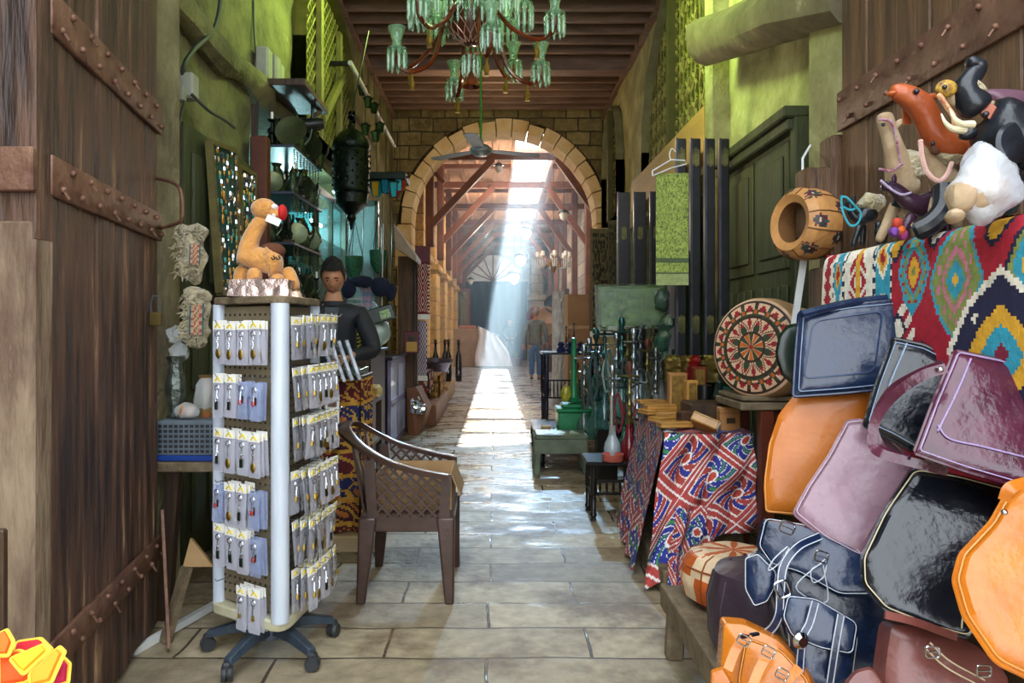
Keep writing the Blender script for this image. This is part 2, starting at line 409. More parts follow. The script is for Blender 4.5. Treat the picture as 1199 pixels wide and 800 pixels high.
# shop interiors behind the openings
def niche(name, x0, x1, y0, y1, z1, m, label):
    mb = MB(); xo, xi = (x0, x1)
    mb.b2((min(xi, xi+.1*(1 if xi > xo else -1)), y0, 0), (max(xi, xi+.1*(1 if xi > xo else -1)), y1, z1))
    mb.b2((min(xo, xi), y0-.08, 0), (max(xo, xi), y0, z1)); mb.b2((min(xo, xi), y1, 0), (max(xo, xi), y1+.08, z1))
    mb.b2((min(xo, xi), y0-.08, z1), (max(xo, xi), y1+.08, z1+.1)); struct(mb, name, m, label)
M_shopin = mat('shop_inner_wall', '#4b5a48', '#38443a', rough=.8, scale=2)
niche('wall_shop', -2.08, -3.4, 5.25, 8.3, 3.0, M_shopin, 'dim inner walls of the curio shop')
niche('wall_stall', -2.08, -2.9, 8.6, 12.0, 2.6, M_shopin, 'dim inner walls of the stall next to the arch')
niche('wall_store', 2.18, 3.1, 5.95, 10.2, 2.75, M_shopin, 'dark inner walls of the store behind the black shutters')
# ceiling of the lane: boards and cross beams
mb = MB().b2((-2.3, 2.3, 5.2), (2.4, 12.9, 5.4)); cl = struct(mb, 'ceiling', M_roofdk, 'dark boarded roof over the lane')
k = 0; y = 2.6
while y < 12.4:
    big = abs(y-10.25) < .2
    w, h = (.26, .24) if big else (.07, .12)
    bm_ = MB().b2((LW-.15, y, 5.2-h), (RW+.15, y+w, 5.205), ch=.008); struct(bm_, 'ceiling_beam', M_beam, None, cl); y += w+(.26 if y > 8 else .3)
# bits of timber along the wall tops
for sgn, X in ((-1, LW), (1, RW)):
    tp = MB(); yy = 7.5
    while yy < 12.4:
        L_ = R.uniform(.7, 1.3); tp.beam((X-sgn*.03, yy, 4.98+R.uniform(-.02, .02)), (X-sgn*.03, min(yy+L_, 12.55), 4.98+R.uniform(-.02, .02)), .07, .05); yy += L_
    struct(tp, 'trim_1' if sgn < 0 else 'trim_2', M_beam, 'thin timber wall plate under the roof, '+('lantern side' if sgn < 0 else 'shutter side'))
# ---------------------------------------------------------------- arch wall
AX, AZ, AR, AY = .15, 3.17, 1.60, 12.6
def arch_profile(r, n=28, legs=True, zb=0):
    a = [(AX+r*math.cos(math.pi*i/n), AZ+r*math.sin(math.pi*i/n)) for i in range(n+1)]
    return [(AX+r, zb)]+a+[(AX-r, zb)] if legs else a
mb = MB(); ap = arch_profile(AR+.24, 28); T = .5
outer = []
for (x, z) in ap:                       # project each arch point outward to the wall edge
    if z <= AZ: outer.append((2.4 if x > AX else -2.4, z))
    else:
        dx, dz = x-AX, z-AZ; t = min((2.25/abs(dx)) if abs(dx) > 1e-6 else 99, (5.3-AZ)/dz if dz > 0 else 99)
        outer.append((AX+dx*t, AZ+dz*t))
for i in range(len(ap)-1):
    a, b, c, d = ap[i], ap[i+1], outer[i+1], outer[i]
    for yy, fl in ((AY, 0), (AY+T, 1)): mb.add([(a[0], yy, a[1]), (b[0], yy, b[1]), (c[0], yy, c[1]), (d[0], yy, d[1])], [[0, 1, 2, 3]])
    mb.add([(a[0], AY, a[1]), (b[0], AY, b[1]), (b[0], AY+T, b[1]), (a[0], AY+T, a[1])], [[0, 1, 2, 3]])
mb.b2((-2.4, AY+.03, 4.9), (2.4, AY+T-.03, 5.6)); mb.b2((-2.6, AY, 0), (-2.3, AY+T, 5.3)); mb.b2((2.3, AY, 0), (2.6, AY+T, 5.3))
for sx in (-1, 1):                      # fill the corners
    mb.b2((min(sx*1.75+AX*.0, sx*2.4), AY+.02, 4.6), (max(sx*1.75, sx*2.4), AY+T-.02, 5.3))
aw = struct(mb, 'wall_arch', M_archst, 'rough yellow-brown stone wall pierced by the round arch', smooth=False)
vo = MB(); NV = 19
for i in range(NV):
    a0 = math.pi*i/NV+.006; a1 = math.pi*(i+1)/NV-.006; r0, r1 = AR-.0, AR+.19+R.uniform(-.02, .03); dy = R.uniform(-.03, 0)
    pts = [(r0, a0), (r1, a0), (r1, (a0+a1)/2), (r1, a1), (r0, a1), (r0, (a0+a1)/2)]
    vo.prism([(AX+r*math.cos(a), AY-.03+dy, AZ+r*math.sin(a)) for r, a in pts], (0, T+.08, 0))
for sx in (1, -1):
    z = 0
    while z < AZ-.05:
        h = min(R.uniform(.3, .42), AZ-z); xa, xb = AX+sx*AR, AX+sx*(AR+.27+R.uniform(-.03, .03)); vo.b2((min(xa, xb), AY-.03, z+.006), (max(xa, xb), AY+T+.05, z+h-.006), ch=.01); z += h
struct(vo, 'voussoirs', M_vous, 'pale dressed stones lining the arch', aw)
# ---------------------------------------------------------------- the court beyond
CE = 31.0
rough_wall('wall_court_left', -2.15, -1, 13.1, CE, 0, 5.6, M_court_st, 'yellow stone wall of the roofed court behind the piers', amp=.02, step=.3)
rough_wall('wall_court_right', 2.45, 1, 13.1, CE, 0, 5.6, M_back_st, 'grey stone wall of the roofed court, plate seller side', amp=.02, step=.3)
struct(MB().b2((-2.7, CE, 0), (3, CE+.3, 5.9)), 'wall_far', M_back_st, 'shaded masonry wall closing the court')
pr = None; TY = [14.2, 17.0, 20.0, 23.0, 26.0, 29.0]
for i, ty in enumerate(TY[:5]):
    pier = MB(); y0 = ty+.55; pier.b2((-2.15, y0, .0), (-1.42, y0+1.1, 2.75), ch=.02); pier.b2((-2.15, y0-.08, 2.75), (-1.34, y0+1.18, 2.92), ch=.03); pier.b2((-2.15, y0+.05, 2.92), (-1.46, y0+1.05, 5.35), ch=.02)
    struct(pier, 'wall_pier', M_court_st, 'square yellow stone pier with moulded cap carrying the court roof, '+['first', 'second', 'third', 'fourth', 'fifth'][i]+' beyond the arch')
# roof of the court with its open skylight strip
SX0, SX1, SY0, SY1, RZ = .42, 1.28, 13.7, 29.5, 5.3
mb = MB(); mb.b2((-2.5, 13.1, RZ), (SX0, CE+.3, RZ+.06)); mb.b2((SX1, 13.1, RZ), (2.8, CE+.3, RZ+.06))
mb.b2((SX0, 13.1, RZ), (SX1, SY0, RZ+.06)); mb.b2((SX0, SY1, RZ), (SX1, CE+.3, RZ+.06)); mb.b2((SX0, 16.1, RZ), (SX1, 16.35, RZ+.06))
rf = struct(mb, 'ceiling_court', M_board, 'pinkish boarded roof of the court with an open skylight strip')
x = -2.05
while x < 2.4:
    if not (SX0-.05 < x < SX1+.02): struct(MB().b2((x, 13.1, RZ-.1), (x+.07, CE, RZ+.003)), 'rafter', M_board, None, rf)
    x += .4
struct(MB().b2((SX0-.05, SY0, RZ-.14), (SX0, SY1, RZ+.14)).b2((SX1, SY0, RZ-.14), (SX1+.05, SY1, RZ+.14)), 'skylight_curb', M_board, None, rf)
ordn = ['first', 'second', 'third', 'fourth', 'fifth', 'sixth']
for i, ty in enumerate(TY):
    t = thing('roof_truss', 'brown timber truss with long braces under the court roof, '+ordn[i]+' one beyond the arch', 'truss', (-1.28, ty, 3.0), 'timber trusses of the court roof')
    MB().b2((-2.15, ty-.04, 4.65), (2.45, ty+.04, 4.79), ch=.01).build('tie_beam', M_truss, t)
    MB().b2((-2.15, ty-.04, 5.1), (SX0-.06, ty+.06, 5.2), ch=.01).b2((SX1+.06, ty-.06, 5.1), (2.45, ty+.06, 5.2), ch=.01).build('upper_beam', M_truss, t)
    MB().b2((-1.36, ty-.09, 2.95), (-1.2, ty+.09, 5.2), ch=.02).build('wall_post', M_truss, t)
    MB().b2((2.1, ty-.09, 0 if i > 0 else 2.9), (2.26, ty+.09, 5.2), ch=.02).build('wall_post', M_truss, t)
    MB().beam((-1.28, ty, 3.35), (-.05, ty, 4.66), .13, .15, up=(0, 1, 0)).build('brace', M_truss, t)
    MB().beam((2.15, ty, 3.35), (1.22, ty, 4.66), .13, .13, up=(0, 1, 0)).build('brace', M_truss, t)
    MB().beam((-1.28, ty, 4.5), (-1.0, ty, 4.2), .07, .07, up=(0, 1, 0)).build('short_brace', M_truss, t)
# far wall: dark cloth gate, fanlight, stone pier and arched recess
M_navy = mat('navy_cloth', '#1c2740', '#141c30', rough=.8, scale=3, stretch=(3, 1, .4), bump=.2)
g = MB(); g.grid(lambda u, v: (-1.45+2.8*u, CE-.12+.04*math.sin(u*40), 3.3*v), 90, 6)
g.b2((-1.5, CE-.1, 3.22), (1.4, CE, 3.36)); struct(g, 'door_3', M_navy, 'wide dark blue closed gate at the end of the court')
M_fan = mat('frosted_fanlight', '#c9c4b8', '#9d9890', rough=.4, scale=3, emit='#dfe4ea', estr=.25)
w = MB(); w.prism([(-.1+1.15*math.cos(math.pi*i/16), CE-.06, 3.38+1.15*math.sin(math.pi*i/16)) for i in range(17)], (0, .06, 0))
fw = struct(w, 'window_4', M_fan, 'pale half-round fanlight above the dark blue gate')
w = MB()
for i in range(1, 8):
    a = math.pi*i/8; w.beam((-.1, CE-.09, 3.38), (-.1+1.15*math.cos(a), CE-.09, 3.38+1.15*math.sin(a)), .05, .05, up=(0, 1, 0))
w.tube([(-.1+1.17*math.cos(math.pi*i/16), CE-.09, 3.38+1.17*math.sin(math.pi*i/16)) for i in range(17)], .06, 6); struct(w, 'window_frame', M_truss, None, fw)
mb = MB().b2((1.42, 29.6, 0), (2.0, CE, 2.5), ch=.02).b2((1.34, 29.5, 2.5), (2.08, CE, 2.75), ch=.03).b2((1.46, 29.7, 2.75), (1.96, CE, 5.3), ch=.02)
struct(mb, 'wall_pillar', M_back_st, 'grey stone pillar standing beside the dark blue gate')
# ---------------------------------------------------------------- lattice windows high in the lane walls
def arch_window(n, X, sgn, yc, hw, zb, zs, zt, mats_panel, label, style, ex=.8):
    def prof(s, inset=0.):
        pts = []; 
        for i in range(11):
            t = i/10; a = t*math.pi/2; pts.append((yc+(hw-inset)*math.cos(a)**ex, zs+(zt-inset-zs)*math.sin(a)))
        for i in range(9, -1, -1):
            t = i/10; a = t*math.pi/2; pts.append((yc-(hw-inset)*math.cos(a)**ex, zs+(zt-inset-zs)*math.sin(a)))
        return [(yc+hw-inset, zb+inset)]+pts+[(yc-hw+inset, zb+inset)]
    pp = prof(0); q = prof(.08)
    root = MB(); x0 = X+sgn*.1
    root.prism([(x0, y, z) for y, z in pp], (sgn*.04, 0, 0)); o = struct(root, f'window_{n}', M_latdk, label)
    fr = MB()
    n_ = len(pp); vs = [(X, y, z) for y, z in pp]+[(X, y, z) for y, z in q]+[(X+sgn*.1, y, z) for y, z in q]+[(X+sgn*.17, y, z) for y, z in pp]
    fr.add(vs, [[k*n_+i, k*n_+(i+1) % n_, ((k+1) % 4)*n_+(i+1) % n_, ((k+1) % 4)*n_+i] for k in range(4) for i in range(n_)])
    struct(fr, 'window_frame', M_frpl if sgn > 0 else M_frgr, None, o)
    def inside(y, z):
        if not (yc-hw+.06 < y < yc+hw-.06 and zb+.04 < z): return False
        if z < zs: return True
        tz = (z-zs)/(zt-.08-zs)
        if tz > 1: return False
        return abs(y-yc) < (hw-.07)*(math.cos(math.asin(tz))**ex)
    lt = MB()
    if style == 'diag':
        st = .13
        for sg in (1, -1):
            c0 = yc-hw-zt; 
            kk = -60
            while kk < 60:
                run = []; 
                for j in range(0, 90):
                    z = zb+j*.03; y = yc+kk*st+sg*(z-zb)
                    if inside(y, z): run.append((y, z))
                if len(run) > 2: lt.beam((x0-sgn*.015*(1.5+.5*sg), *run[0]), (x0-sgn*.015*(1.5+.5*sg), *run[-1]), .022, .03, up=(1, 0, 0))
                kk += 1
    else:
        mo = MB(); yy = yc-hw+.16
        while yy < yc+hw:
            z = zb+.15
            while z < zt:
                if inside(yy, z+.1) and inside(yy+.1, z+.1) and inside(yy-.1, z):
                    for s1 in (1, -1):
                        for s2 in (1, -1): mo.beam((x0-sgn*.03, yy, z), (x0-sgn*.03, yy+s1*.07, z+s2*.07), .02, .02, up=(1, 0, 0))
                z += .27
            yy += .24
        struct(mo, 'carved_motif', M_motif if n == 2 else M_gateR, None, o)
        y = yc-hw+.05
        while y < yc+hw:
            run = [zb+j*.03 for j in range(90) if inside(y, zb+j*.03)]
            if len(run) > 3:
                z = run[0]
                while z < run[-1]-.18:      # carved zig-zag strips
                    lt.beam((x0-sgn*.02, y, z), (x0-sgn*.02, y+.05, z+.06), .022, .02, up=(1, 0, 0)); lt.beam((x0-sgn*.02, y+.05, z+.06), (x0-sgn*.02, y, z+.12), .022, .02, up=(1, 0, 0))
                    z += .18
                lt.beam((x0-sgn*.012, y+.07, run[0]), (x0-sgn*.012, y+.07, run[-1]), .02, .016, up=(1, 0, 0))
            y += .14
    struct(lt, 'lattice', M_lattice, None, o)
    if style == 'diag':
        bt = MB()
        for yy in (yc-.5, yc+.35): bt.b2((min(X, X+sgn*.05), yy-.05, zb), (max(X, X+sgn*.05), yy+.05, zt-.25))
        bt.beam((X, yc-.5, zb+.2), (X, yc+.4, zb+.9), .09, .05, up=(1, 0, 0)); struct(bt, 'cross_rail', M_lattice, None, o)
    else: struct(MB().b2((min(X-sgn*.01, X+sgn*.1), yc-.04, zb), (max(X-sgn*.01, X+sgn*.1), yc+.04, zt-.05)), 'mullion', M_latdk, None, o)
arch_window(1, LW+.14, -1, 7.4, 1.1, 3.15, 3.9, 4.75, None, 'green painted lattice window in a pointed arch above the shop shelves', 'diag')
arch_window(2, RW-.14, 1, 7.3, 1.36, 3.2, 3.45, 4.85, None, 'tall arched carved wooden shutter window above the black shutters', 'zig', 1.25)
arch_window(3, RW-.14, 1, 11.2, .7, 3.0, 3.8, 4.75, None, 'small arched lattice window close to the stone arch', 'zig')
# tan sill board slanting under the carved window
struct(MB().b2((1.70, 5.95, 2.8), (1.86, 9.1, 3.18), ch=.01), 'trim_3', mat('tan_board', '#b98e4a', '#a27b3c', rough=.6, scale=2, stretch=(1, .3, 4)), 'tan board sill under the carved shutter window')
# plastered ledge along the lane wall and broken pillar faces
mb = MB(); mb.tube([(LW+.02, 3.6+.25*i, 3.1+.03*math.sin(i*1.3)) for i in range(11)], [.1+.02*math.sin(i*2.1) for i in range(11)], 10)
struct(mb, 'trim_4', M_plL, 'lumpy plastered ledge running along the wall above the junction box', warp=.03, wscale=5)
struct(MB().tube([(1.75, 3.5, 3.0), (1.72, 4.2, 3.18), (1.68, 4.9, 3.36), (1.62, 5.6, 3.55)], [.17, .18, .17, .165], 12), 'trim_5', mat('rough_log_plaster', '#5e5640', '#7c7258', rough=.85, scale=4, bump=1, bscale=9, c3='#b4a888'), 'thick crumbling plastered log sticking out above the green panelled door', warp=.07, wscale=4)
# jamb pieces beside the gates
struct(MB().b2((-1.95, 3.35, 0), (-1.58, 3.66, 4.9), ch=.02), 'wall_jamb_left', mat('jamb_stone', '#8f8668', '#5e5640', rough=.9, scale=3, bump=1, bscale=16, c3='#aba080'), 'rough stone jamb right behind the studded gate leaf', warp=.015, wscale=6)
struct(MB().b2((1.70, 3.5, 0), (2.2, 3.95, 4.9), ch=.02), 'wall_jamb_right', M_plR, 'green-grey plastered jamb behind the gate leaf on the toy side', warp=.02, wscale=5)
# buildings that hold the gates (outside the frame, they keep the lane dark)
struct(MB().b2((-2.6, 1.9, 4.9), (2.6, 3.6, 5.6)).b2((-2.6, 3.35, 0), (-1.9, 3.66, 5.2)).b2((2.15, 3.5, 0), (2.8, 3.95, 5.2)), 'wall_front', M_plL, 'masonry over the gateway')
struct(MB().b2((-2.2, -2.5, 0), (-1.95, 3.4, 4.2)), 'wall_gate_left', M_plL, 'street wall behind the studded gate leaf')
struct(MB().b2((1.95, -2.5, 0), (2.2, 3.6, 4.2)), 'wall_gate_right', M_plL, 'street wall behind the leather bag stall')
# ================================================================ light
w = bpy.data.worlds.new('world'); bpy.context.scene.world = w; w.use_nodes = True; nt = w.node_tree
bg = nt.nodes['Background']; bg.inputs[0].default_value = (.86, .93, 1.0, 1); bg.inputs[1].default_value = 6.5
def light(kind, name, loc, energy, color, **k):
    ld = bpy.data.lights.new(name, kind); ld.energy = energy; ld.color = color; o = bpy.data.objects.new(name, ld); C.objects.link(o); o.location = loc
    for a, b in k.items():
        if a == 'aim': o.rotation_euler = (V(b)-V(loc)).to_track_quat('-Z', 'Y').to_euler()
        else: setattr(ld, a, b)
    return o
light('SUN', 'sun', (0, 0, 20), 28, (1, .97, .92), angle=math.radians(.6), aim=V((0, 0, 20))+V((-.87, -5.5, -5.4)))
light('AREA', 'green_wall_fill', (.1, 6.7, 4.75), 55, (.68, 1, .26), shape='RECTANGLE', size=2.0, size_y=.5, spread=math.radians(95), aim=(-1.8, 6.0, 4.5))  # added area light above the view, throws green on the left wall
light('AREA', 'green_wall_fill_two', (-.1, 5.6, 4.75), 80, (.68, 1, .28), shape='RECTANGLE', size=2.0, size_y=.5, spread=math.radians(95), aim=(1.9, 5.4, 4.4))  # second added area light, the same green for the right wall
light('POINT', 'warm_bulb', (-.1, 10.6, 4.2), 40, (1, .72, .36), shadow_soft_size=.1)
light('POINT', 'stall_fill', (.75, 5.3, 2.5), 22, (1, .8, .55), shadow_soft_size=.1)  # added point light without a fixture, brightens the hookah stall
for q in ((.3, 16.2, 3.9), (-.2, 20.5, 3.9), (.9, 25, 3.6)): light('POINT', 'court_bulb', q, 130, (1, .86, .7), shadow_soft_size=.15)
light('SPOT', 'sky_fill_spot', (.8, 13.3, 4.45), 2300, (.42, .7, 1), shadow_soft_size=.06, spot_size=math.radians(38), spot_blend=1.0, aim=(.0, 7.2, 0))  # added spot standing in for bluish sky light on the lane floor
# dusty air of the court, lit by the sun through the skylight
hz = MB().b2((-2.1, 13.15, .02), (2.4, CE-.15, 5.28)); hm = bpy.data.materials.new('dusty_air'); hm.use_nodes = True; nt = hm.node_tree; nt.nodes.clear()
o_ = nt.nodes.new('ShaderNodeOutputMaterial'); vs_ = nt.nodes.new('ShaderNodeVolumeScatter'); vs_.inputs['Color'].default_value = (.5, .76, 1, 1)
vs_.inputs['Density'].default_value = .023; vs_.inputs['Anisotropy'].default_value = .35; nt.links.new(vs_.outputs[0], o_.inputs['Volume'])
ho = hz.build('dusty_haze', hm, None, smooth=False, loc=(0, 20, 0)); tag(ho, 'bluish dusty air glowing in the sunbeam of the court', 'haze', None, 'stuff')
sc = bpy.context.scene; vsn = sc.view_settings; vsn.view_transform = 'Standard'; vsn.look = 'None'; vsn.exposure = 0; vsn.gamma = 1; vsn.use_curve_mapping = False
# ================================================================ more materials
M_plastic_br = mat('brown_plastic', '#45312a', '#36261f', rough=.28, scale=12, c3='#6a5044', bump=.08)
M_card = mat('cardboard', '#a8875c', '#8f6f48', rough=.8, scale=4, c3='#b99a6e')
M_white = mat('white_plastic', '#d8dad8', '#c4c6c6', rough=.4, scale=6)
M_wpole = mat('white_enamel', '#c3cad4', '#aab2be', rough=.28, scale=4, stretch=(4, 4, .5))
M_cream = mat('cream_plastic', '#c9c3a6', '#a9a283', rough=.5, scale=5)
M_peg = mat('pegboard', '#7d7058', '#6a5e48', rough=.7, scale=5)
M_hole = mat('peg_hole', '#191510', rough=.9)
M_clear = mat('clear_plastic_film', '#cfcfdc', rough=.1, trans=.0, alpha=.4, spec=.9, scale=8, bump=.5, bscale=22)
M_film = mat('crumpled_film', '#e8eef0', rough=.1, alpha=.34, spec=1., scale=9, bump=1., bscale=18)
M_glass = mat('clear_glass', '#e6f2f0', rough=.03, alpha=.16, spec=1.)
M_cglass = mat('green_crystal', '#8fb892', '#6f9c78', rough=.06, alpha=.55, spec=1., scale=30)
M_yel = mat('yellow_print', '#d8c020', rough=.5); M_wht = mat('white_paper', '#e8e6e0', rough=.7)
M_chrome = mat('chrome', '#c8ccd4', rough=.15, metal=1.)
M_gold = mat('gold_metal', '#8f7430', rough=.38, metal=.85); M_red = mat('red_cloth', '#b3141a', rough=.7, scale=20)
M_fur = mat('cream_fur', '#c4b795', '#8b7d5c', rough=1., scale=14, bump=1.4, bscale=38, c3='#ded4b8', sheen=.5)
M_plush = mat('tan_plush', '#c98f4c', '#b37a38', rough=1., scale=18, bump=.5, bscale=70, sheen=.4)
M_plushdk = mat('brown_plush', '#5a3420', rough=1., scale=20, bump=.4); M_ink = mat('black_thread', '#141210', rough=.8)
M_foil = mat('pink_silver_foil', '#d8c4bc', '#b9a098', rough=.26, metal=.85, scale=5, bump=.9, bscale=7)
M_navyp = mat('worn_navy_plastic', '#34404c', '#222a34', rough=.5, scale=9, bump=.3, c3='#5c6874')
M_brass = mat('dull_brass', '#5d6140', '#35402f', rough=.35, metal=.7, scale=9, c3='#97905a')
M_brassd = mat('dark_bronze', '#242a20', '#141a14', rough=.4, metal=.6, scale=9, c3='#4c5338')
M_dkgreen_met = mat('dark_green_metal', '#16201a', '#0d1410', rough=.38, metal=.7, scale=10, c3='#2c3a2c', bump=.4)
M_teal = mat('teal_velvet', '#2c5a50', '#1e443e', rough=.9, scale=8)
M_tube = mat('lit_tube', '#ffffff', emit='#d8f4ff', estr=9.)
M_tealbk = mat('teal_case_back', '#3f8f92', '#2c6c72', rough=.4, scale=3)
M_alu = mat('greenish_aluminium', '#5a6a60', '#465449', rough=.35, metal=.6, scale=5)
M_skin = mat('skin_tone', '#b07c5c', '#9c6a4c', rough=.5, scale=10); M_hair = mat('black_hair', '#060505', '#100d0c', rough=.55, scale=40, bump=.9)
M_hairg = mat('grey_hair', '#8a8886', '#6f6c68', rough=.7, scale=40); M_cloth_bk = mat('black_jacket', '#12151a', '#1a1e24', rough=.7, scale=12, bump=.2)
M_shirt = mat('grey_shirt', '#4a5054', '#3c4246', rough=.8, scale=12); M_jean = mat('blue_jeans', '#4a6e9c', '#3a5a86', rough=.85, scale=14, bump=.2)
M_jacket = mat('grey_green_jacket', '#6c6e66', '#575a54', rough=.8, scale=10, bump=.3)
M_bottle = mat('dark_glass', '#160d10', rough=.1, spec=.9)
def colmat(name, rough=.85, bump=.2, scale=40, **k): return mat(name, '#ffffff', attr=True, rough=rough, bump=bump, scale=scale, **k)
M_pat = colmat('woven_pattern'); M_patl = colmat('leather_pattern', .5, .25, 14); M_patp = colmat('print_pattern', .6, .05, 20)
# ================================================================ the studded gate leaves
def gate_leaf(n, A, B, thick, z1, label, mt, planks, bands, side):
    A, B = V(A), V(B); d = (B-A).normalized(); nrm = V((d.y, -d.x, 0))*side     # towards the lane
    L_ = (B-A).length; root = MB(); ofs = 0
    for i in range(planks):
        a = A+d*(L_*i/planks+.003); b = A+d*(L_*(i+1)/planks-.003); c = (a+b)/2-nrm*(thick/2-R.uniform(-.004, .004))
        r = Matrix((d, -nrm, V((0, 0, 1)))).transposed(); root.box((c.x, c.y, z1/2+.015), ((b-a).length, thick, z1-.03-R.uniform(0, .03)), r, ch=.006)
    o = struct(root, f'door_{n}', mt, label)
    for z, h in bands:
        bn = MB(); r = Matrix((d, -nrm, V((0, 0, 1)))).transposed(); c = (A+B)/2+nrm*.006
        bn.box((c.x, c.y, z), (L_+.02, .018, h), r, ch=.003)
        k = 0; t = .05
        while t < L_:
            q = A+d*t+nrm*.02; zz = z+(h*.27 if k % 2 else -h*.27); bn.ball((q.x, q.y, zz), .011, 7, 5)
            if k % 3 == 0: bn.tube([(q.x, q.y, zz), (q.x+nrm.x*.02, q.y, zz-.03)], .004, 5)
            t += .075; k += 1
        bo = struct(bn, 'iron_band', M_iron, None, o, angle=50)
    return o, A, B, d, nrm
gl, A, B, gd, gn = gate_leaf(1, (-1.31, 2.13, 0), (-1.50, 3.23, 0), .09, 4.8, 'open brown gate leaf with iron bands and studs, beside the key ring stand', M_gate, 6, [(2.28, .13), (1.80, .12), (.38, .1)], 1)
fr = MB(); fr.b2((-2.1, 2.05, 1.60), (-1.3, 2.14, 4.8), ch=.006); struct(fr, 'front_stile', M_gate, None, gl)
fr = MB(); fr.b2((-2.1, 2.04, .0), (-1.302, 2.14, 1.66), ch=.012); struct(fr, 'worn_stile', M_gatepale, 'pale worn lower stile', gl, warp=.012, wscale=7)
fr = MB(); fr.b2((-2.1, 2.025, 1.735), (-1.292, 2.05, 1.86), ch=.004); struct(fr, 'corner_band', M_iron, None, gl)
struct(MB().tube(smooth_line([P(180, 208, 3.22), P(203, 214, 3.16), P(212, 226, 3.12), P(213, 256, 3.12), P(200, 264, 3.16), P(184, 268, 3.22)]), .008, 8), 'handle', M_iron, None, gl)
pl = thing('padlock', 'small brass padlock hanging on the studded gate edge', 'padlock', tuple(P(182, 383, 3.1)))
pp_ = P(182, 374, 3.1); MB().box(pp_, (.05, .025, .06), ch=.006).build('body', mat('old_brass', '#7c6a3c', rough=.4, metal=.8), pl)
MB().tube([pp_+V((-.018, 0, .02)), pp_+V((-.02, 0, .07)), pp_+V((-.01, 0, .1)), pp_+V((.012, 0, .1)), pp_+V((.02, 0, .07)), pp_+V((.018, 0, .02))], .005, 6).build('shackle', M_steel, pl)
gate_leaf(2, (1.5, 1.2, 0), (1.5, 3.15, 0), .1, 4.8, 'open brown gate leaf with a studded band behind the toy camels', M_gateR, 9, [(2.29, .17)], -1)
struct(MB().b2((1.42, 3.16, 0), (1.62, 3.3, 1.62), ch=.01).b2((1.36, 3.18, 1.75), (1.5, 3.3, 2.06), ch=.01).b2((1.47, 3.17, 1.6), (1.62, 3.3, 2.2), ch=.01), 'door_5', M_gateR, 'broken timber stub of a gate post behind the hanging pouffe')
# iron bar leaning on the gate leaf, trestle boards on the floor
one(MB().beam((-1.47, 3.2, .55), (-1.36, 3.02, .02), .012, .03), 'iron_bar', M_iron, 'thin rusty iron bar leaning against the gate leaf', 'bar')
# ================================================================ wall fittings on the lamp side
jb = MB().box(P(219, 102, 3.98), (.1, .09, .14), ch=.01).box(P(210, 110, 3.9), (.06, .05, .08), ch=.006)
jo = one(jb, 'junction_box', mat('grey_box_plastic', '#9a9c90', '#868878', rough=.5), 'grey electric junction box with cables on the plaster ledge', 'electric box')
def cable(pts, r, label, m=M_greydk): return one(MB().tube(smooth_line([P(*p) for p in pts], 6), r, 6), 'cable', m, label, 'cable', 'wall cables')
cable([(214, 92, 3.95), (216, 75, 3.95), (230, 55, 4.1), (250, 35, 4.3), (258, 0, 4.4), (256, -40, 4.4)], .014, 'thick black cable bundle curving up from the junction box')
cable([(224, 110, 3.9), (245, 130, 4.0), (262, 140, 4.2), (275, 150, 4.4)], .009, 'black cable running from the junction box to the jewellery board')
cable([(216, 118, 3.9), (208, 150, 3.8), (192, 185, 3.7), (184, 205, 3.6)], .007, 'thin cable drooping from the junction box to the gate')
cable([(297, 0, 5.3), (298, 40, 5.3), (302, 90, 5.3), (301, 150, 5.3), (300, 190, 5.3)], .009, 'thin black cable hanging straight down past the switch boxes')
for i, (px, py, Y) in enumerate(((312, 76, 5.35), (322, 84, 5.6), (327, 92, 5.9))):
    one(MB().box(P(px, py, Y)+V((-.02, 0, 0)), (.1, .12, .24), ch=.015), 'switch_box', MATS['grey_box_plastic'], 'pale grey switch box on the wall, '+['beside the hanging cable', 'in the middle of three', 'next to the lattice window'][i], 'electric box', 'switch boxes')
# green panelled cupboard door on the wall
d1 = MB().b2((-1.80, 4.02, .02), (-1.72, 5.14, 2.5), ch=.005)
d1o = struct(d1, 'door_3', M_green_door, 'olive green panelled door behind the jewellery board')
for z0, z1 in ((.2, .9), (1.0, 1.5), (1.62, 2.35)):
    for y0 in (4.1, 4.36, 4.62, 4.88): struct(MB().b2((-1.725, y0, z0), (-1.70, y0+.17, z1), ch=.01), 'panel', M_green_door, None, d1o)
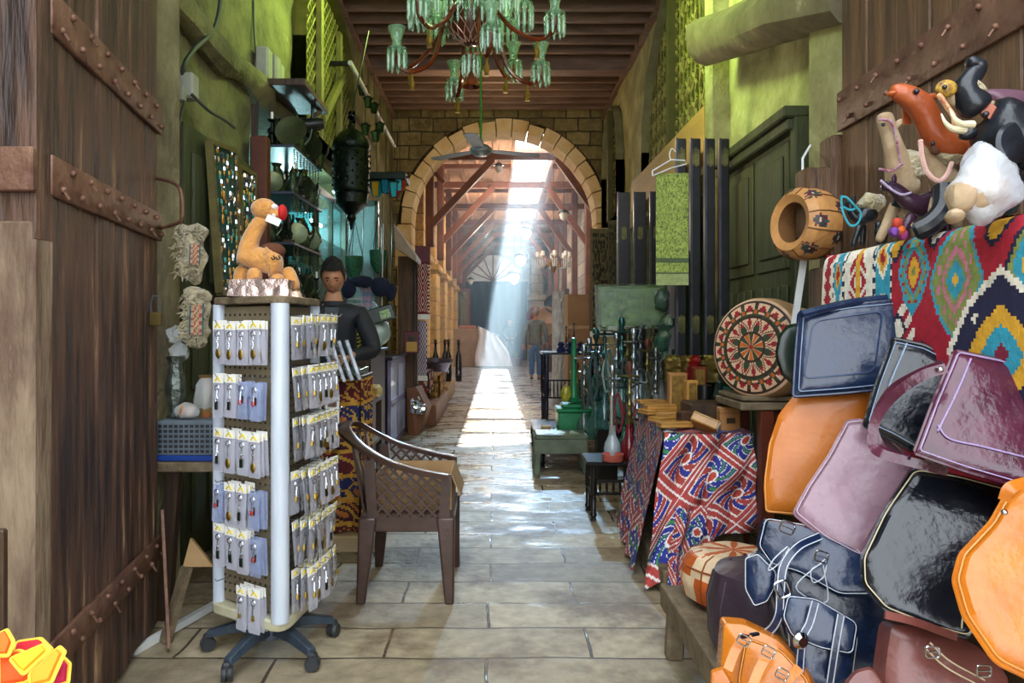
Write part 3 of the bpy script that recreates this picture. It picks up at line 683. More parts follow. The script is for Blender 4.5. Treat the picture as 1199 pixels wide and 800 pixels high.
# boards of hanging jewellery
def jewel_board(name, pts, label, seed):
    rr = random.Random(seed); a, b, c, d = [V(p) for p in pts]       # TL TR BR BL
    n = (b-a).cross(d-a).normalized()
    if n.x < 0: n = -n
    t = thing(name, label, 'display board', tuple((c+d)/2))
    MB().prism([a, b, c, d], -n*.02).build('board', M_teal, t)
    f = MB()
    for p, q in ((a, b), (b, c), (c, d), (d, a)): f.beam(p, q, .03, .04, up=tuple(n))
    f.build('frame', mat('olive_frame', '#6c6234', '#4c4424', rough=.5, scale=5), t)
    ms = [M_gold, M_chrome, M_brass, mat('turquoise_bead', '#2f9a8a', rough=.3), mat('amber_bead', '#b07a1c', rough=.3), M_greydk]
    for i in range(6):
        for j in range(15):
            u = (i+.5+rr.uniform(-.3, .3))/6; v = (j+.4+rr.uniform(-.35, .35))/15; p = a+(b-a)*u+(d-a)*v+n*.012; h = .045
            mb = MB(); k = rr.randrange(6); k2 = rr.randrange(6)
            mb.tube([p+V((0, -.008, 0)), p+V((0, -.01, -h*.5)), p+V((0, 0, -h*.8)), p+V((0, .01, -h*.5)), p+V((0, .008, 0))], .0035, 5, m=0)
            mb.ball(p+V((0, 0, -h*.8)), (.006, rr.uniform(.006, .02), rr.uniform(.008, .024)), 7, 5, m=1, rt=None); mb.build('pendant', [ms[k], ms[k2]], t)
    return t
jewel_board('jewellery_board', [PX(245, 166, -1.67), PX(275, 178, -1.67), PX(281, 348, -1.62), PX(257, 343, -1.60)], 'tall framed teal board hung with rows of small pendants', 1)
jewel_board('jewellery_board', [PX(279, 195, -1.69), PX(297, 205, -1.69), PX(300, 345, -1.66), PX(283, 345, -1.66)], 'narrow dark board of pendants next to the red-brown post', 2)
one(MB().b2((-1.74, 5.14, 0), (-1.62, 5.24, 2.72), ch=.01), 'wooden_post', mat('redbrown_wood', '#4a2418', '#5e3222', rough=.5, scale=4), 'red-brown timber post at the corner of the curio shop', 'post')
# ---------------------------------------------------------------- table with wrapped goods beside the gate
t = thing('trestle_table', 'rough plank table beside the gate holding a crate and vase', 'table', (-1.4, 3.6, 0))
MB().b2((-1.56, 3.28, .70), (-1.14, 4.05, .745), ch=.005).build('table_top', M_oldwood, t)
for q in ((-1.5, 3.4), (-1.2, 3.45), (-1.5, 3.95), (-1.2, 3.95)): MB().beam((q[0], q[1], .705), (q[0]+R.uniform(-.06, .06), q[1]-.03, 0), .06, .05).build('leg', M_dkwood, t)
st = thing('wooden_stool', 'small splayed wooden stool lying under the plank table', 'stool', (-1.22, 3.2, 0))
MB().prism([P(223, 630, 3.25), P(250, 664, 3.2), P(214, 664, 3.2)], (0, .03, -.01)).build('seat', M_card, st)
MB().beam((-1.36, 3.2, .3), (-1.42, 3.12, .0), .05, .03).build('leg', M_oldwood, st); MB().beam((-1.25, 3.25, .3), (-1.13, 3.35, 0), .05, .03).build('leg', M_oldwood, st)
one(MB().beam((-1.5, 3.0, .015), (-1.22, 3.9, .03), .03, .03), 'white_lath', M_white, 'pale lath lying on the floor below the plank table', 'lath')
cr = thing('crate', 'blue-rimmed grey perforated crate on the plank table', 'crate', (-1.38, 3.48, .746))
MB().b2((-1.555, 3.3, .746), (-1.19, 3.7, .772), ch=.004).build('base', mat('blue_plastic', '#1e3d86', rough=.4), cr)
c_ = MB().b2((-1.545, 3.31, .772), (-1.2, 3.69, .93), ch=.004); h_ = c_
for i in range(14):
    for j in range(6): h_.b2((-1.535+i*.024, 3.304, .784+j*.023), (-1.52+i*.024, 3.311, .797+j*.023), m=1)
h_.build('body', [mat('crate_grey', '#6f7a84', '#5b656e', rough=.5, scale=8), M_greydk], cr)
vs_ = thing('vase', 'grey embossed metal vase standing on the crate by the gate', 'vase', (-1.505, 3.42, .931))
vm = mat('pewter', '#6f756e', '#4d544d', rough=.35, metal=.7, scale=16, bump=.9, bscale=24)
MB().lathe([(.0, 0), (.042, 0), (.045, .01), (.03, .03), (.034, .06), (.05, .12), (.048, .17), (.034, .22), (.03, .25), (.045, .285), (.047, .29), (.04, .288), (.0, .28)], (-1.505, 3.42, .931), 8).build('body', vm, vs_)
MB().tube([(-1.505, 3.376, 1.19), (-1.505, 3.36, 1.12), (-1.505, 3.38, 1.05)], .005, 6).build('handle', vm, vs_)
def wrapped(cx, cy, cz, r, label, inner, seed):
    rr = random.Random(seed); t = thing('wrapped_ornament', label, 'ornament', (cx, cy, cz-r[2]))
    inner(MB(), cx, cy, cz, t)
    b = MB().ball((cx, cy, cz), r, 18, 12)
    for i, v in enumerate(b.v): b.v[i] = V((cx, cy, cz))+(v-V((cx, cy, cz)))*(1+.16*mnoise.noise(v*30+V((seed, 0, 0))))
    b.build('film', M_film, t, angle=180); return t
def in_vase(mb, x, y, z, t): mb.lathe([(0, -.1), (.03, -.1), (.045, -.04), (.03, .03), (.02, .06), (.035, .1), (0, .1)], (x, y, z), 12).build('ornament', mat('green_glaze', '#3c6a44', '#a0562c', rough=.3, scale=20), t)
def in_box(mb, x, y, z, t): mb.box((x, y, z), (.07, .05, .05), rot(.2, .3, .5), ch=.01).build('ornament', mat('inlay_red', '#8a3c22', '#c0a878', rough=.4, scale=30), t)
wrapped(-1.375, 3.45, 1.03, (.055, .05, .10), 'greenish ornament wrapped in clear film beside the pewter vase', in_vase, 1)
wrapped(-1.27, 3.5, 1.05, (.05, .05, .12), 'tall green ornament wrapped in clear film behind the key ring stand', in_vase, 2)
wrapped(-1.43, 3.36, .97, (.06, .035, .038), 'small red box wrapped in clear film lying on the crate', in_box, 3)
b = MB().ball(P(206, 392, 3.5), (.05, .04, .045), 14, 9).ball(P(210, 412, 3.5), (.045, .04, .05), 14, 9)
for i, v in enumerate(b.v): b.v[i] = v+mnoise.noise_vector(v*28)*.018
one(b, 'plastic_bundle', M_film, 'knotted bundle of clear plastic hanging above the pewter vase', 'plastic')
# fur covered embroidered seats hanging on the jamb
def fur_piece(pts, Y, label, patch):
    pts = [P(x, y, Y) for x, y in pts]; c = sum(pts, V((0, 0, 0)))/len(pts)
    t = thing('fur_wall_hanging', label, 'fur hanging', tuple(min(pts, key=lambda p: p.z)))
    b = MB().pillow(smooth_loop(pts, 4), (0, -1, 0), .05, rings=6)
    for i, v in enumerate(b.v): b.v[i] = v+mnoise.noise_vector(v*22)*.028
    b.build('fur', M_fur, t)
    a, bb, cc, dd = [P(x, y, Y-.07) for x, y in patch]
    cols = [lin('#9a4a3a'), lin('#b0a080'), lin('#2f5f66'), lin('#b89a78')]
    MB().grid(lambda u, v: a*(1-u)*(1-v)+bb*u*(1-v)+cc*u*v+dd*(1-u)*v, 9, 16, colfn=lambda u, v: cols[2] if u < .12 or u > .88 else (cols[0] if (int(u*7)+int(v*12)) % 3 == 0 else cols[3])).build('embroidery', M_pat, t)
    f = MB()
    for k in range(130):
        i = R.randrange(len(pts)); q = pts[i]*.999; w_ = pts[(i+1) % len(pts)]; p = q+(w_-q)*R.random(); p += (c-p)*R.random()*.5+V((0, -.05, 0))
        d = V((R.uniform(-1, 1), -.4, R.uniform(-1.2, .3))).normalized()*.03; f.tube([p, p+d], [.006, .001], 4)
    f.build('tufts', M_fur, t)
fur_piece([(212, 265), (232, 262), (243, 268), (238, 282), (240, 300), (238, 322), (226, 331), (212, 326), (209, 300), (210, 280)], 3.5, 'shaggy cream fur hanging on the jamb, upper of two', [(222, 285), (235, 285), (234, 310), (221, 310)])
fur_piece([(218, 342), (232, 336), (245, 342), (244, 360), (242, 390), (240, 405), (222, 405), (215, 395), (218, 370)], 3.48, 'shaggy cream fur with red embroidered strip, lower of two', [(222, 358), (239, 355), (238, 392), (221, 392)])
# ================================================================ revolving key ring stand
kc = (-.934, 3.03)
K0, K1, K2 = V((-.845, 2.85, 0)), V((-1.16, 3.05, 0)), V((-.805, 3.22, 0))
ks = thing('display_stand', 'revolving pegboard stand full of bagged key rings on castors', 'display stand', (kc[0], kc[1], 0))
def plate(z, h, gr):
    c = (K0+K1+K2)/3; return MB().prism([p+V((0, 0, z)) for p in rounded([c+(k-c)*gr for k in (K0, K1, K2)], .22, 5)], (0, 0, h))
plate(.165, .045, 1.32).build('base_plate', M_cream, ks, bevel=.008); plate(1.45, .03, 1.30).build('top_plate', M_oldwood, ks, bevel=.005)
for i, k in enumerate((K0, K1, K2)):
    MB().tube([k+V((0, 0, .2)), k+V((0, 0, 1.45))], .036 if i == 0 else .026, 16).build('pole', M_wpole, ks)
for a, b_ in ((K0, K1), (K2, K0), (K1, K2)):
    d = (b_-a); n = V((d.y, -d.x, 0)).normalized(); c = (K0+K1+K2)/3
    if n.dot((a+b_)/2-c) < 0: n = -n
    pb = MB(); m_ = (a+b_)/2-n*.012; r = Matrix((d.normalized(), n, V((0, 0, 1)))).transposed(); pb.box((m_.x, m_.y, .83), (d.length-.04, .01, 1.22), r)
    for i in range(11):
        for j in range(38):
            q = a+d*((i+1)/12)-n*.0065; pb.box((q.x, q.y, .26+j*.031), (.009, .002, .009), r, m=1)
    pb.build('pegboard', [M_peg, M_hole], ks)
st_ = MB().tube([(kc[0], kc[1], .09), (kc[0], kc[1], .2)], .02, 12).build('stem', M_steel, ks)
hub = MB().lathe([(.0, .07), (.06, .07), (.055, .12), (.03, .15), (0, .15)], (kc[0], kc[1], 0), 16).build('hub', M_navyp, ks)
for i in range(5):
    a = math.radians(250+72*i); e = V((kc[0]+.27*math.cos(a), kc[1]+.27*math.sin(a), .075)); s0 = V((kc[0]+.03*math.cos(a), kc[1]+.03*math.sin(a), .115))
    arm = MB(); dd = (e-s0).normalized(); sd = V((-dd.y, dd.x, 0)).normalized()
    def ring(p, w, h): return [p-sd*w-V((0, 0, h)), p+sd*w-V((0, 0, h)), p+sd*w*.7+V((0, 0, h)), p-sd*w*.7+V((0, 0, h))]
    rs = [ring(s0, .032, .025), ring(s0+(e-s0)*.5+V((0, 0, .012)), .027, .02), ring(e, .022, .014)]
    arm.add(rs[0]+rs[1]+rs[2], [[3, 2, 1, 0], [8, 9, 10, 11]]+[[j*4+k, j*4+(k+1) % 4, j*4+4+(k+1) % 4, j*4+4+k] for j in range(2) for k in range(4)])
    ao = arm.build('leg', M_navyp, ks, bevel=.004)
    cw = MB().box(e+V((0, 0, -.02)), (.035, .035, .04), rot(0, 0, a+.5), ch=.008)
    cw.lathe([(0, -.022), (.026, -.022), (.03, -.016), (.03, -.005), (.022, -.002), (.022, .002), (.03, .005), (.03, .016), (.026, .022), (0, .022)], (e.x, e.y, .0305), 14, r=rot(math.pi/2, 0, a+.7))
    cw.build('castor', M_greydk, ao)
# packets of key rings
def packet(kind):
    t = thing('key_ring_packet', 'clear bag with a metal key ring under a yellow printed card', 'key ring', (0, 0, 0), 'bagged key rings on the stand')
    w, h = .062, .15
    MB().pillow(rounded([(-w/2, 0, 0), (w/2, 0, 0), (w/2+.002, 0, -h), (-w/2-.002, 0, -h)], .1, 2), (0, -1, 0), .006, rings=3).build('bag', M_clearb if kind == 2 else M_clear, t)
    if kind != 2:
        cdm = MB().box((0, -.0025, .008), (w, .003, .034), m=0)
        pts = [(-.016+.0032*i, -.0045, -.002+.014*math.sin(math.pi*i/10)) for i in range(11)]; cdm.tube(pts, .0036, 5, m=1); cdm.build('header_card', [M_wht, M_yel], t)
    kr = MB(); kr.tube([(.011*math.cos(a*.7), -.008, -.028+.011*math.sin(a*.7)) for a in range(9)], .0026, 5, closed=True)
    for i in range(7): kr.ball((R.uniform(-.003, .003), -.009, -.042-.007*i), .004, 6, 4)
    if kind == 0: kr.ball((0, -.009, -.108), (.013, .005, .02), 9, 6, m=1)
    elif kind == 1: kr.box((0, -.009, -.1), (.018, .005, .036), ch=.003, m=1).ball((0.006, -.009, -.07), .005, 6, 4)
    elif kind == 2: kr.ball((-.005, -.008, -.08), (.01, .004, .012), 8, 5, m=1).box((.012, -.008, -.07), (.01, .003, .03), m=0)
    else: kr.lathe([(0, 0), (.008, .004), (.006, .02), (0, .03)], (0, -.008, -.1), 8, m=1)
    kr.build('key_ring', [M_chrome, [M_gold, M_brassd, M_red, M_gold][kind]], t)
    return t
M_clearb = mat('blue_plastic_film', '#a8b4d6', rough=.1, alpha=.42, spec=.9, scale=8, bump=.4)
protos = [packet(i) for i in range(4)]; used = [False]*4
def place_packet(kind, loc, rz, label, grp, tilt=0.):
    if not used[kind]:
        o = protos[kind]; used[kind] = True; o.location = loc; o.rotation_euler = (tilt, 0, rz); o['label'] = label; o['group'] = grp
    else: o = dup(protos[kind], loc, None, label, grp, rxyz=(tilt, 0, rz))
    return o
dL = (K1-K0).normalized(); nL = V((dL.y, -dL.x, 0))
if nL.y > 0: nL = -nL
rzL = math.atan2(nL.x, -nL.y)
rowsL = [(374, [0, 0, 0, 0]), (438, [1, 1, 2, 2]), (503, [1, 0, 1, 0]), (564, [2, 0, 1, 2]), (617, [1, 1, 1, 2]), (682, [None, None, 3, 3])]
rown = ['top', 'second', 'third', 'fourth', 'fifth', 'lowest']
for r_, (py, ks_) in enumerate(rowsL):
    for c_i, kd in enumerate(ks_):
        if kd is None: continue
        z = H-(py+9-HY)/F*2.9
        for dpt in range(3):
            q = K0+(K1-K0)*(.2+.2*(3-c_i))+nL*(.05-.017*dpt+.01)+V((R.uniform(-.004, .004), 0, 0))
            place_packet(kd, (q.x, q.y, z+R.uniform(-.004, .004)), rzL+R.uniform(-.06, .06), 'bagged key ring on the pegboard side beside the gate, '+rown[r_]+' row of the stand', 'key rings on the pegboard side, '+rown[r_]+' row', R.uniform(-.05, .05))
dR = (K2-K0).normalized(); nR = V((dR.y, -dR.x, 0))
if nR.x < 0: nR = -nR
rzR = math.atan2(nR.x, -nR.y)
for r_, py in enumerate((366, 424, 481, 541, 598, 652)):
    z = H-(py+9-HY)/F*3.0
    for c_i in range(5):
        for dpt in range(3):
            q = K0+(K2-K0)*(.17+.18*c_i)+nR*(.105-.035*dpt)
            place_packet((c_i+r_) % 2 if c_i % 4 else 3, (q.x, q.y, z-.006*dpt), rzR+R.uniform(-.25, .25), 'bagged key ring on the side of the stand facing the lane, '+rown[r_]+' row', 'key rings on the lane side of the stand, '+rown[r_]+' row', R.uniform(-.1, .1))
for r_, py in enumerate((366, 424, 481, 541, 598, 652)):
    z = H-(py+4-HY)/F*3.0
    for c_i in range(5):
        q = K0+(K2-K0)*(.17+.18*c_i)+V((0, 0, z)); MB().tube([q-nR*.01, q+nR*.13, q+nR*.14+V((0, 0, .012))], .002, 5).build('hook', M_chrome, ks)
for r_, (py, ks_) in enumerate(rowsL):
    z = H-(py+4-HY)/F*2.9
    for c_i in range(4):
        q = K0+(K1-K0)*(.2+.2*(3-c_i))+V((0, 0, z)); MB().tube([q-nL*.01, q+nL*.07, q+nL*.075+V((0, 0, .01))], .002, 5).build('hook', M_chrome, ks)
# ---------------------------------------------------------------- plush camel on its foil covered box
fo = MB(); FY = 3.02
base = [P(268, 347, FY), P(302, 347.5, FY-.1), P(342, 348, FY), P(338, 347, FY+.16), P(275, 346, FY+.16)]
def foil(u, v):
    x = -1.09+.26*u; y = 2.93+.2*v; e = min(u, 1-u, v, 1-v)*2; z = 1.482+.07*min(1, e*3)**.6
    q = V((x, y, z)); return q+mnoise.noise_vector(q*26)*.02*min(1, e*6)
fo.grid(foil, 34, 26).b2((-1.08, 2.94, 1.4815), (-.84, 3.12, 1.55))
one(fo, 'foil_parcel', M_foil, 'crumpled pink silver foil parcel on top of the key ring stand', 'parcel', angle=20)
Yc = 3.03
pc = thing('plush_camel', 'tan plush camel with a red cap looking back, on the foil parcel', 'plush toy', (-.97, Yc, 1.58))
def pn(x, y, r, dy=0., r2=None): q = P(x, y, Yc+dy); return (q.x, q.y, q.z, r) if r2 is None else (q.x, q.y, q.z, r, r2)
nd = [pn(303, 311, .062), pn(290, 299, .056), pn(292, 282, .040), pn(301, 266, .034), pn(309, 252, .032), pn(318, 308, .062), pn(332, 308, .055)]
sk = skin('body', nd, [(0, 1), (1, 2), (2, 3), (3, 4), (0, 5), (5, 6)], M_plush, pc)
for k, (pts) in enumerate(([(286, 310), (281, 326), (280, 338)], [(299, 312), (298, 328), (297, 338)], [(334, 312), (341, 328), (347, 342)], [(322, 320), (325, 332), (332, 338)])):
    dy = -.03 if k % 2 else .035
    skin('leg', [pn(x, y, .036-.004*i, dy) for i, (x, y) in enumerate(pts)], chain(pts), M_plush, pc)
MB().ball(P(309, 245, Yc), (.054, .046, .045), 16, 12).build('head', M_plush, pc)
MB().ball(P(323, 250, Yc-.01), (.026, .03, .024), 12, 9).build('muzzle', M_plush, pc)
cap = MB().ball(P(331, 249, Yc-.01), (.018, .034, .034), 12, 9, m=0).ball(P(322, 243, Yc-.02), (.013, .03, .014), 10, 7, m=1).ball(P(322, 253, Yc-.02), (.009, .03, .009), 10, 7, m=1)
cap.build('cap', [M_red, M_wht], pc)
MB().box(P(320, 258, Yc-.045), (.06, .002, .03), rot(0, .4, 0)).build('paper_tag', M_wht, pc)
MB().ball(P(319, 294, Yc+.01), (.055, .05, .035), 14, 9).build('hump_saddle', M_plushdk, pc)
sc_ = MB()
for x0 in (312, 317, 323): sc_.tube([P(x0, 301, Yc-.052), P(x0+2, 304, Yc-.054), P(x0+5, 303, Yc-.053), P(x0+3, 299.5, Yc-.052)], .003, 5)
sc_.build('embroidered_mark', M_ink, pc)
# ================================================================ people
def head_mb(c, yaw=0., pitch=0., s=1.):
    mb = MB(); nu, nv = 28, 22; rt = rot(0, 0, yaw) @ rot(pitch, 0, 0)
    def f(u, v):
        a = 2*math.pi*u; t = math.pi*v; x = math.sin(t)*math.sin(a); y = -math.sin(t)*math.cos(a); z = math.cos(t)      # face is -Y
        X, Y_, Z = x*.077, y*.098, z*.122
        fr_ = max(0, -y); lo_ = max(0, -z)
        X *= 1-.28*lo_*fr_-.12*lo_; Y_ *= 1-.06*lo_
        if y > 0: Z += .012*y*(1-abs(z)); 
        g = lambda cx, cz, w: math.exp(-((x-cx)**2+(z-cz)**2)/w)
        if y < 0:
            Y_ -= .030*g(0, -.16, .012)+.012*g(0, .02, .012)        # nose
            Y_ += .012*(g(.33, .05, .018)+g(-.33, .05, .018))       # eye sockets
            Y_ -= .006*(g(.3, .24, .02)+g(-.3, .24, .02)) + .009*g(0, -.46, .02)+.008*g(0, -.78, .04)
        return c+(rt @ V((X, Y_, Z)))*s
    mb.grid(f, nu, nv)
    for sx in (-1, 1): mb.ball(c+(rt @ V((sx*.075, .008, -.005)))*s, (.012*s, .022*s, .032*s), 8, 6, rt=rt)
    return mb, rt
def person(name, label, loc, rz, s, arms, legs, top_m, leg_m, hair_m, head_pitch=0., head_yaw=0., bald=False, shirt=None, lean=0.):
    loc = V(loc); t = thing(name, label, 'person', tuple(loc)); t['label'] = label
    M = Matrix.Translation(loc) @ Matrix.Rotation(rz, 4, 'Z') @ Matrix.Scale(s, 4)
    def W(p): return M @ V(p)
    def nodes(l): return [(*W(n[:3]), *(x*s for x in n[3:])) for n in l]
    lx = lambda z: -lean*(max(0, z-.95))        # lean forward
    sp = [(0, 0, .95, .15, .1), (0, lx(1.1), 1.1, .135, .095), (0, lx(1.3), 1.3, .165, .11), (0, lx(1.43), 1.43, .10, .08), (0, lx(1.5)-.005, 1.50, .056, .056), (0, lx(1.58)-.01, 1.58, .054, .054)]
    e = chain(sp); n = list(sp)
    def addch(l, fr_):
        i0 = len(n); n.extend(l); e.append((fr_, i0)); e.extend(chain(l, i0)); return i0+len(l)-1
    for sx, (el, wr, hd) in zip((-1, 1), arms):
        addch([(sx*.165, lx(1.41), 1.405, .062), (*el, .044), (*wr, .028)], 3)
    for sx, (kn, an, toe) in zip((-1, 1), legs):
        addch([(sx*.085, 0, .88, .09), (*kn, .06), (*an, .043), (*toe, .03)], 0)
    skin('body', nodes(n), e, M_skin, t)
    for sx, (el, wr, hd) in zip((-1, 1), arms):             # hands: palm, four fingers and a thumb, curled
        el, wr, hd = V(el), V(wr), V(hd); d = (hd-wr).normalized(); side = d.cross(V((0, 1, 0.2))).normalized()*sx; dn = side.cross(d)
        hn = [(*wr, .027, .02), (*(wr+d*.045), .04, .018), (*(wr+d*.085), .036, .015)]; he = [(0, 1), (1, 2)]
        for k in range(4):
            b = wr+d*.09+side*(.03-.02*k); L_ = [.07, .08, .075, .058][k]; i0 = len(hn)
            hn += [(*b, .0095), (*(b+d*L_*.5+dn*.008), .0085), (*(b+d*L_*.85+dn*.028), .0075)]; he += [(2, i0), (i0, i0+1), (i0+1, i0+2)]
        b = wr+d*.035+side*.035; i0 = len(hn); hn += [(*b, .011), (*(b+side*.018+d*.03), .01), (*(b+side*.02+d*.055+dn*.01), .008)]; he += [(1, i0), (i0, i0+1), (i0+1, i0+2)]
        skin('hand', nodes(hn), he, M_skin, t, sub=1)
    hc = W((0, lx(1.68)-.02, 1.65)); hm_, rt = head_mb(hc, rz+head_yaw, head_pitch, s); ho_ = hm_.build('head', M_skin, t)
    hr = MB(); pts = []
    def hf(u, v):
        a = 2*math.pi*u; tt = math.pi*v*.56; x = math.sin(tt)*math.sin(a); y = -math.sin(tt)*math.cos(a); z = math.cos(tt)
        k = 1.08+(.10*mnoise.noise(V((x, y, z))*9)); 
        if bald: k *= .965+(.08 if (v > .62) else 0)
        fro = max(0, -y); zz = z if not (fro > .3 and z < .55) else max(z, .55*min(1, (fro-.3)*2.5+.0)+z*(1-min(1, (fro-.3)*2.5)))
        return hc+(rt @ V((x*.077*k, y*.098*k+.004, zz*.122*k+.006)))*s
    hr.grid(hf, 40, 20); hr.build('hair', hair_m, ho_)
    ey = MB()
    for sx in (-1, 1):
        ey.ball(hc+(rt @ V((sx*.027, -.083, .004)))*s, (.012*s, .006*s, .004*s), 8, 5, rt=rt); ey.ball(hc+(rt @ V((sx*.028, -.092, .026)))*s, (.02*s, .006*s, .004*s), 8, 5, rt=rt)
    ey.build('eyes_and_brows', M_hair, ho_)
    MB().ball(hc+(rt @ V((0, -.092, -.06)))*s, (.022*s, .008*s, .006*s), 8, 5, rt=rt).build('mouth', mat('lips', '#7a443a', rough=.5), ho_)
    # jacket
    n = [(0, 0, .84, .185, .135), (0, 0, .93, .178, .128), (0, lx(1.1), 1.1, .165, .122), (0, lx(1.3), 1.3, .198, .145), (0, lx(1.43), 1.44, .142, .118), (0, lx(1.5), 1.50, .088, .085)]; e = chain(n)
    for sx, (el, wr, hd) in zip((-1, 1), arms):
        wr2 = V(el)+(V(wr)-V(el))*.93; addch([(sx*.175, lx(1.41), 1.405, .09), (*el, .062), (*wr2, .042)], 4)
    skin('jacket', nodes(n), e, top_m, t)
    cl = W((0, lx(1.45)+.02, 1.465)); MB().lathe([(.085*s, -.03*s), (.098*s, -.01*s), (.088*s, .02*s), (.080*s, .018*s), (.078*s, -.02*s)], cl, 16).build('collar', top_m, t)
    if shirt:
        q = [W((x, lx(z)-.152+abs(x)*.3, z)) for x, z in ((-.045, 1.44), (.045, 1.44), (.03, 1.2), (.02, .98), (-.02, .98), (-.03, 1.2))]
        MB().prism(q, (W((0, .012, 0))-W((0, 0, 0)))).build('shirt', shirt, t)
    n = [(0, 0, .98, .16, .118), (0, 0, .9, .17, .13)]; e = [(0, 1)]
    for sx, (kn, an, toe) in zip((-1, 1), legs): addch([(sx*.088, 0, .84, .115), (*kn, .077), (*(V(kn)+(V(an)-V(kn))*.92), .062)], 1)
    skin('trousers', nodes(n), e, leg_m, t)
    for kn, an, toe in legs:
        an, toe = V(an), V(toe); d = (toe-an); d.z = 0; d.normalize(); sd = V((-d.y, d.x, 0)); b = V((an.x, an.y, an.z-.045)); o_l = []
        for k in range(12):
            a = 2*math.pi*k/12; o_l.append(W(b+d*(.07+.13*math.cos(a))+sd*.047*math.sin(a)))
        MB().pillow(o_l, (0, 0, 1), .06*s, .018*s, rings=4).build('shoe', M_bottle, t)
    return t
mz = .03
person('person', 'dark haired man in a black jacket looking down behind the counter', (-1.15, 5.2, 0), .12, 1.04,
       [((-.27, -.08, 1.14), (-.12, -.27, 1.12), (-.08, -.34, 1.10)), ((.28, -.08, 1.14), (.12, -.28, 1.12), (.08, -.34, 1.10))],
       [((-.09, -.02, .5), (-.09, .01, .075), (-.1, -.12, .03)), ((.09, -.02, .5), (.09, .01, .075), (.1, -.12, .03))], M_cloth_bk, M_cloth_bk, M_hair, head_pitch=.45, shirt=M_shirt, lean=.12)
wf = PF(627, 446)
person('person', 'balding man in a grey jacket and jeans walking away down the lane', (wf.x, wf.y, 0), math.pi-.1, 1.07,
       [((-.27, .04, 1.14), (-.27, -.08, .92), (-.26, -.12, .84)), ((.27, .06, 1.13), (.27, .02, .9), (.27, .01, .82))],
       [((-.09, -.08, .5), (-.08, -.02, .08), (-.08, -.14, .03)), ((.09, .04, .5), (.09, .12, .1), (.09, .02, .03))], M_jacket, M_jean, M_hairg, bald=True)
wf = V((.56, 29.0, 0))
person('person', 'man in dark clothes standing in the hazy court before the gate', (wf.x, wf.y, 0), .1, .98,
       [((-.26, -.02, 1.14), (-.14, -.2, 1.02), (-.08, -.26, 1.0)), ((.26, -.02, 1.14), (.14, -.2, 1.02), (.08, -.26, 1.0))],
       [((-.09, -.02, .5), (-.1, .01, .08), (-.1, -.12, .03)), ((.09, -.02, .5), (.1, .01, .08), (.1, -.12, .03))], M_navy, M_cloth_bk, M_hair)
# ================================================================ plastic armchair with a carton on its seat
ch = thing('plastic_armchair', 'brown plastic armchair with lattice sides standing on the paving', 'chair', (-.42, 3.85, 0))
cx0, cx1, cy0, cy1 = -.62, -.27, 3.56, 4.12
SZ = .42
MB().box((-.44, 3.84, SZ), (.46, .5, .03), ch=.012).build('seat', M_plastic_br, ch)
ap_ = MB().b2((-.63, 3.585, SZ-.075), (-.25, 3.605, SZ+.005), ch=.006).b2((-.63, 4.075, SZ-.075), (-.25, 4.095, SZ+.005), ch=.006).b2((-.23, 3.6, SZ-.06), (-.21, 4.08, SZ+.005), ch=.006).b2((-.67, 3.6, SZ-.06), (-.65, 4.08, SZ+.005), ch=.006)
ap_.build('seat_apron', M_plastic_br, ch)
for (x, y, x2, y2) in ((-.245, 3.6, -.225, 3.56), (-.245, 4.08, -.225, 4.12), (-.63, 3.6, -.66, 3.56), (-.63, 4.08, -.66, 4.12)):
    lg = MB(); s1 = 1 if x > -.4 else -1
    def lring(c, w, z): return [(c[0]-w, c[1]-w*.8, z), (c[0]+w, c[1]-w*.8, z), (c[0]+w, c[1]+w*.8, z), (c[0]-w, c[1]+w*.8, z)]
    L4 = lring((x, y), .045, SZ)+lring(((x+x2)/2, (y+y2)/2), .033, .2)+lring((x2, y2), .023, 0)
    lg.add(L4, [[3, 2, 1, 0], [8, 9, 10, 11]]+[[j*4+k, j*4+(k+1) % 4, j*4+4+(k+1) % 4, j*4+4+k] for j in range(2) for k in range(4)]); lg.build('leg', M_plastic_br, ch, bevel=.01)
# one bent rail makes arms and back top
def rail_path():
    near = [(-.235, 3.575, .62), (-.36, 3.565, .645), (-.52, 3.57, .69), (-.66, 3.60, .76), (-.76, 3.68, .825)]
    far = [(x, 7.68-y, z) for x, y, z in near]
    return near+[(-.79, 3.84, .845)]+far[::-1]
rp = smooth_line(rail_path(), 5); ra = MB()
for i in range(len(rp)-1): pass
K = len(rp); vs = []
for i, p in enumerate(rp):
    d = (rp[min(i+1, K-1)]-rp[max(i-1, 0)]).normalized(); sd = V((0, 0, 1)).cross(d).normalized(); up = d.cross(sd); w_, h_2 = .032, .012
    for a, b_ in ((-1, -1), (1, -1), (1.1, .6), (.8, 1), (-.8, 1), (-1.1, .6)): vs.append(p+sd*a*w_+up*b_*h_2)
ra.add(vs, [[i*6+k, i*6+(k+1) % 6, (i+1)*6+(k+1) % 6, (i+1)*6+k] for i in range(K-1) for k in range(6)]+[[5, 4, 3, 2, 1, 0], [(K-1)*6+k for k in range(6)]])
ra.build('arm_rail', M_plastic_br, ch)
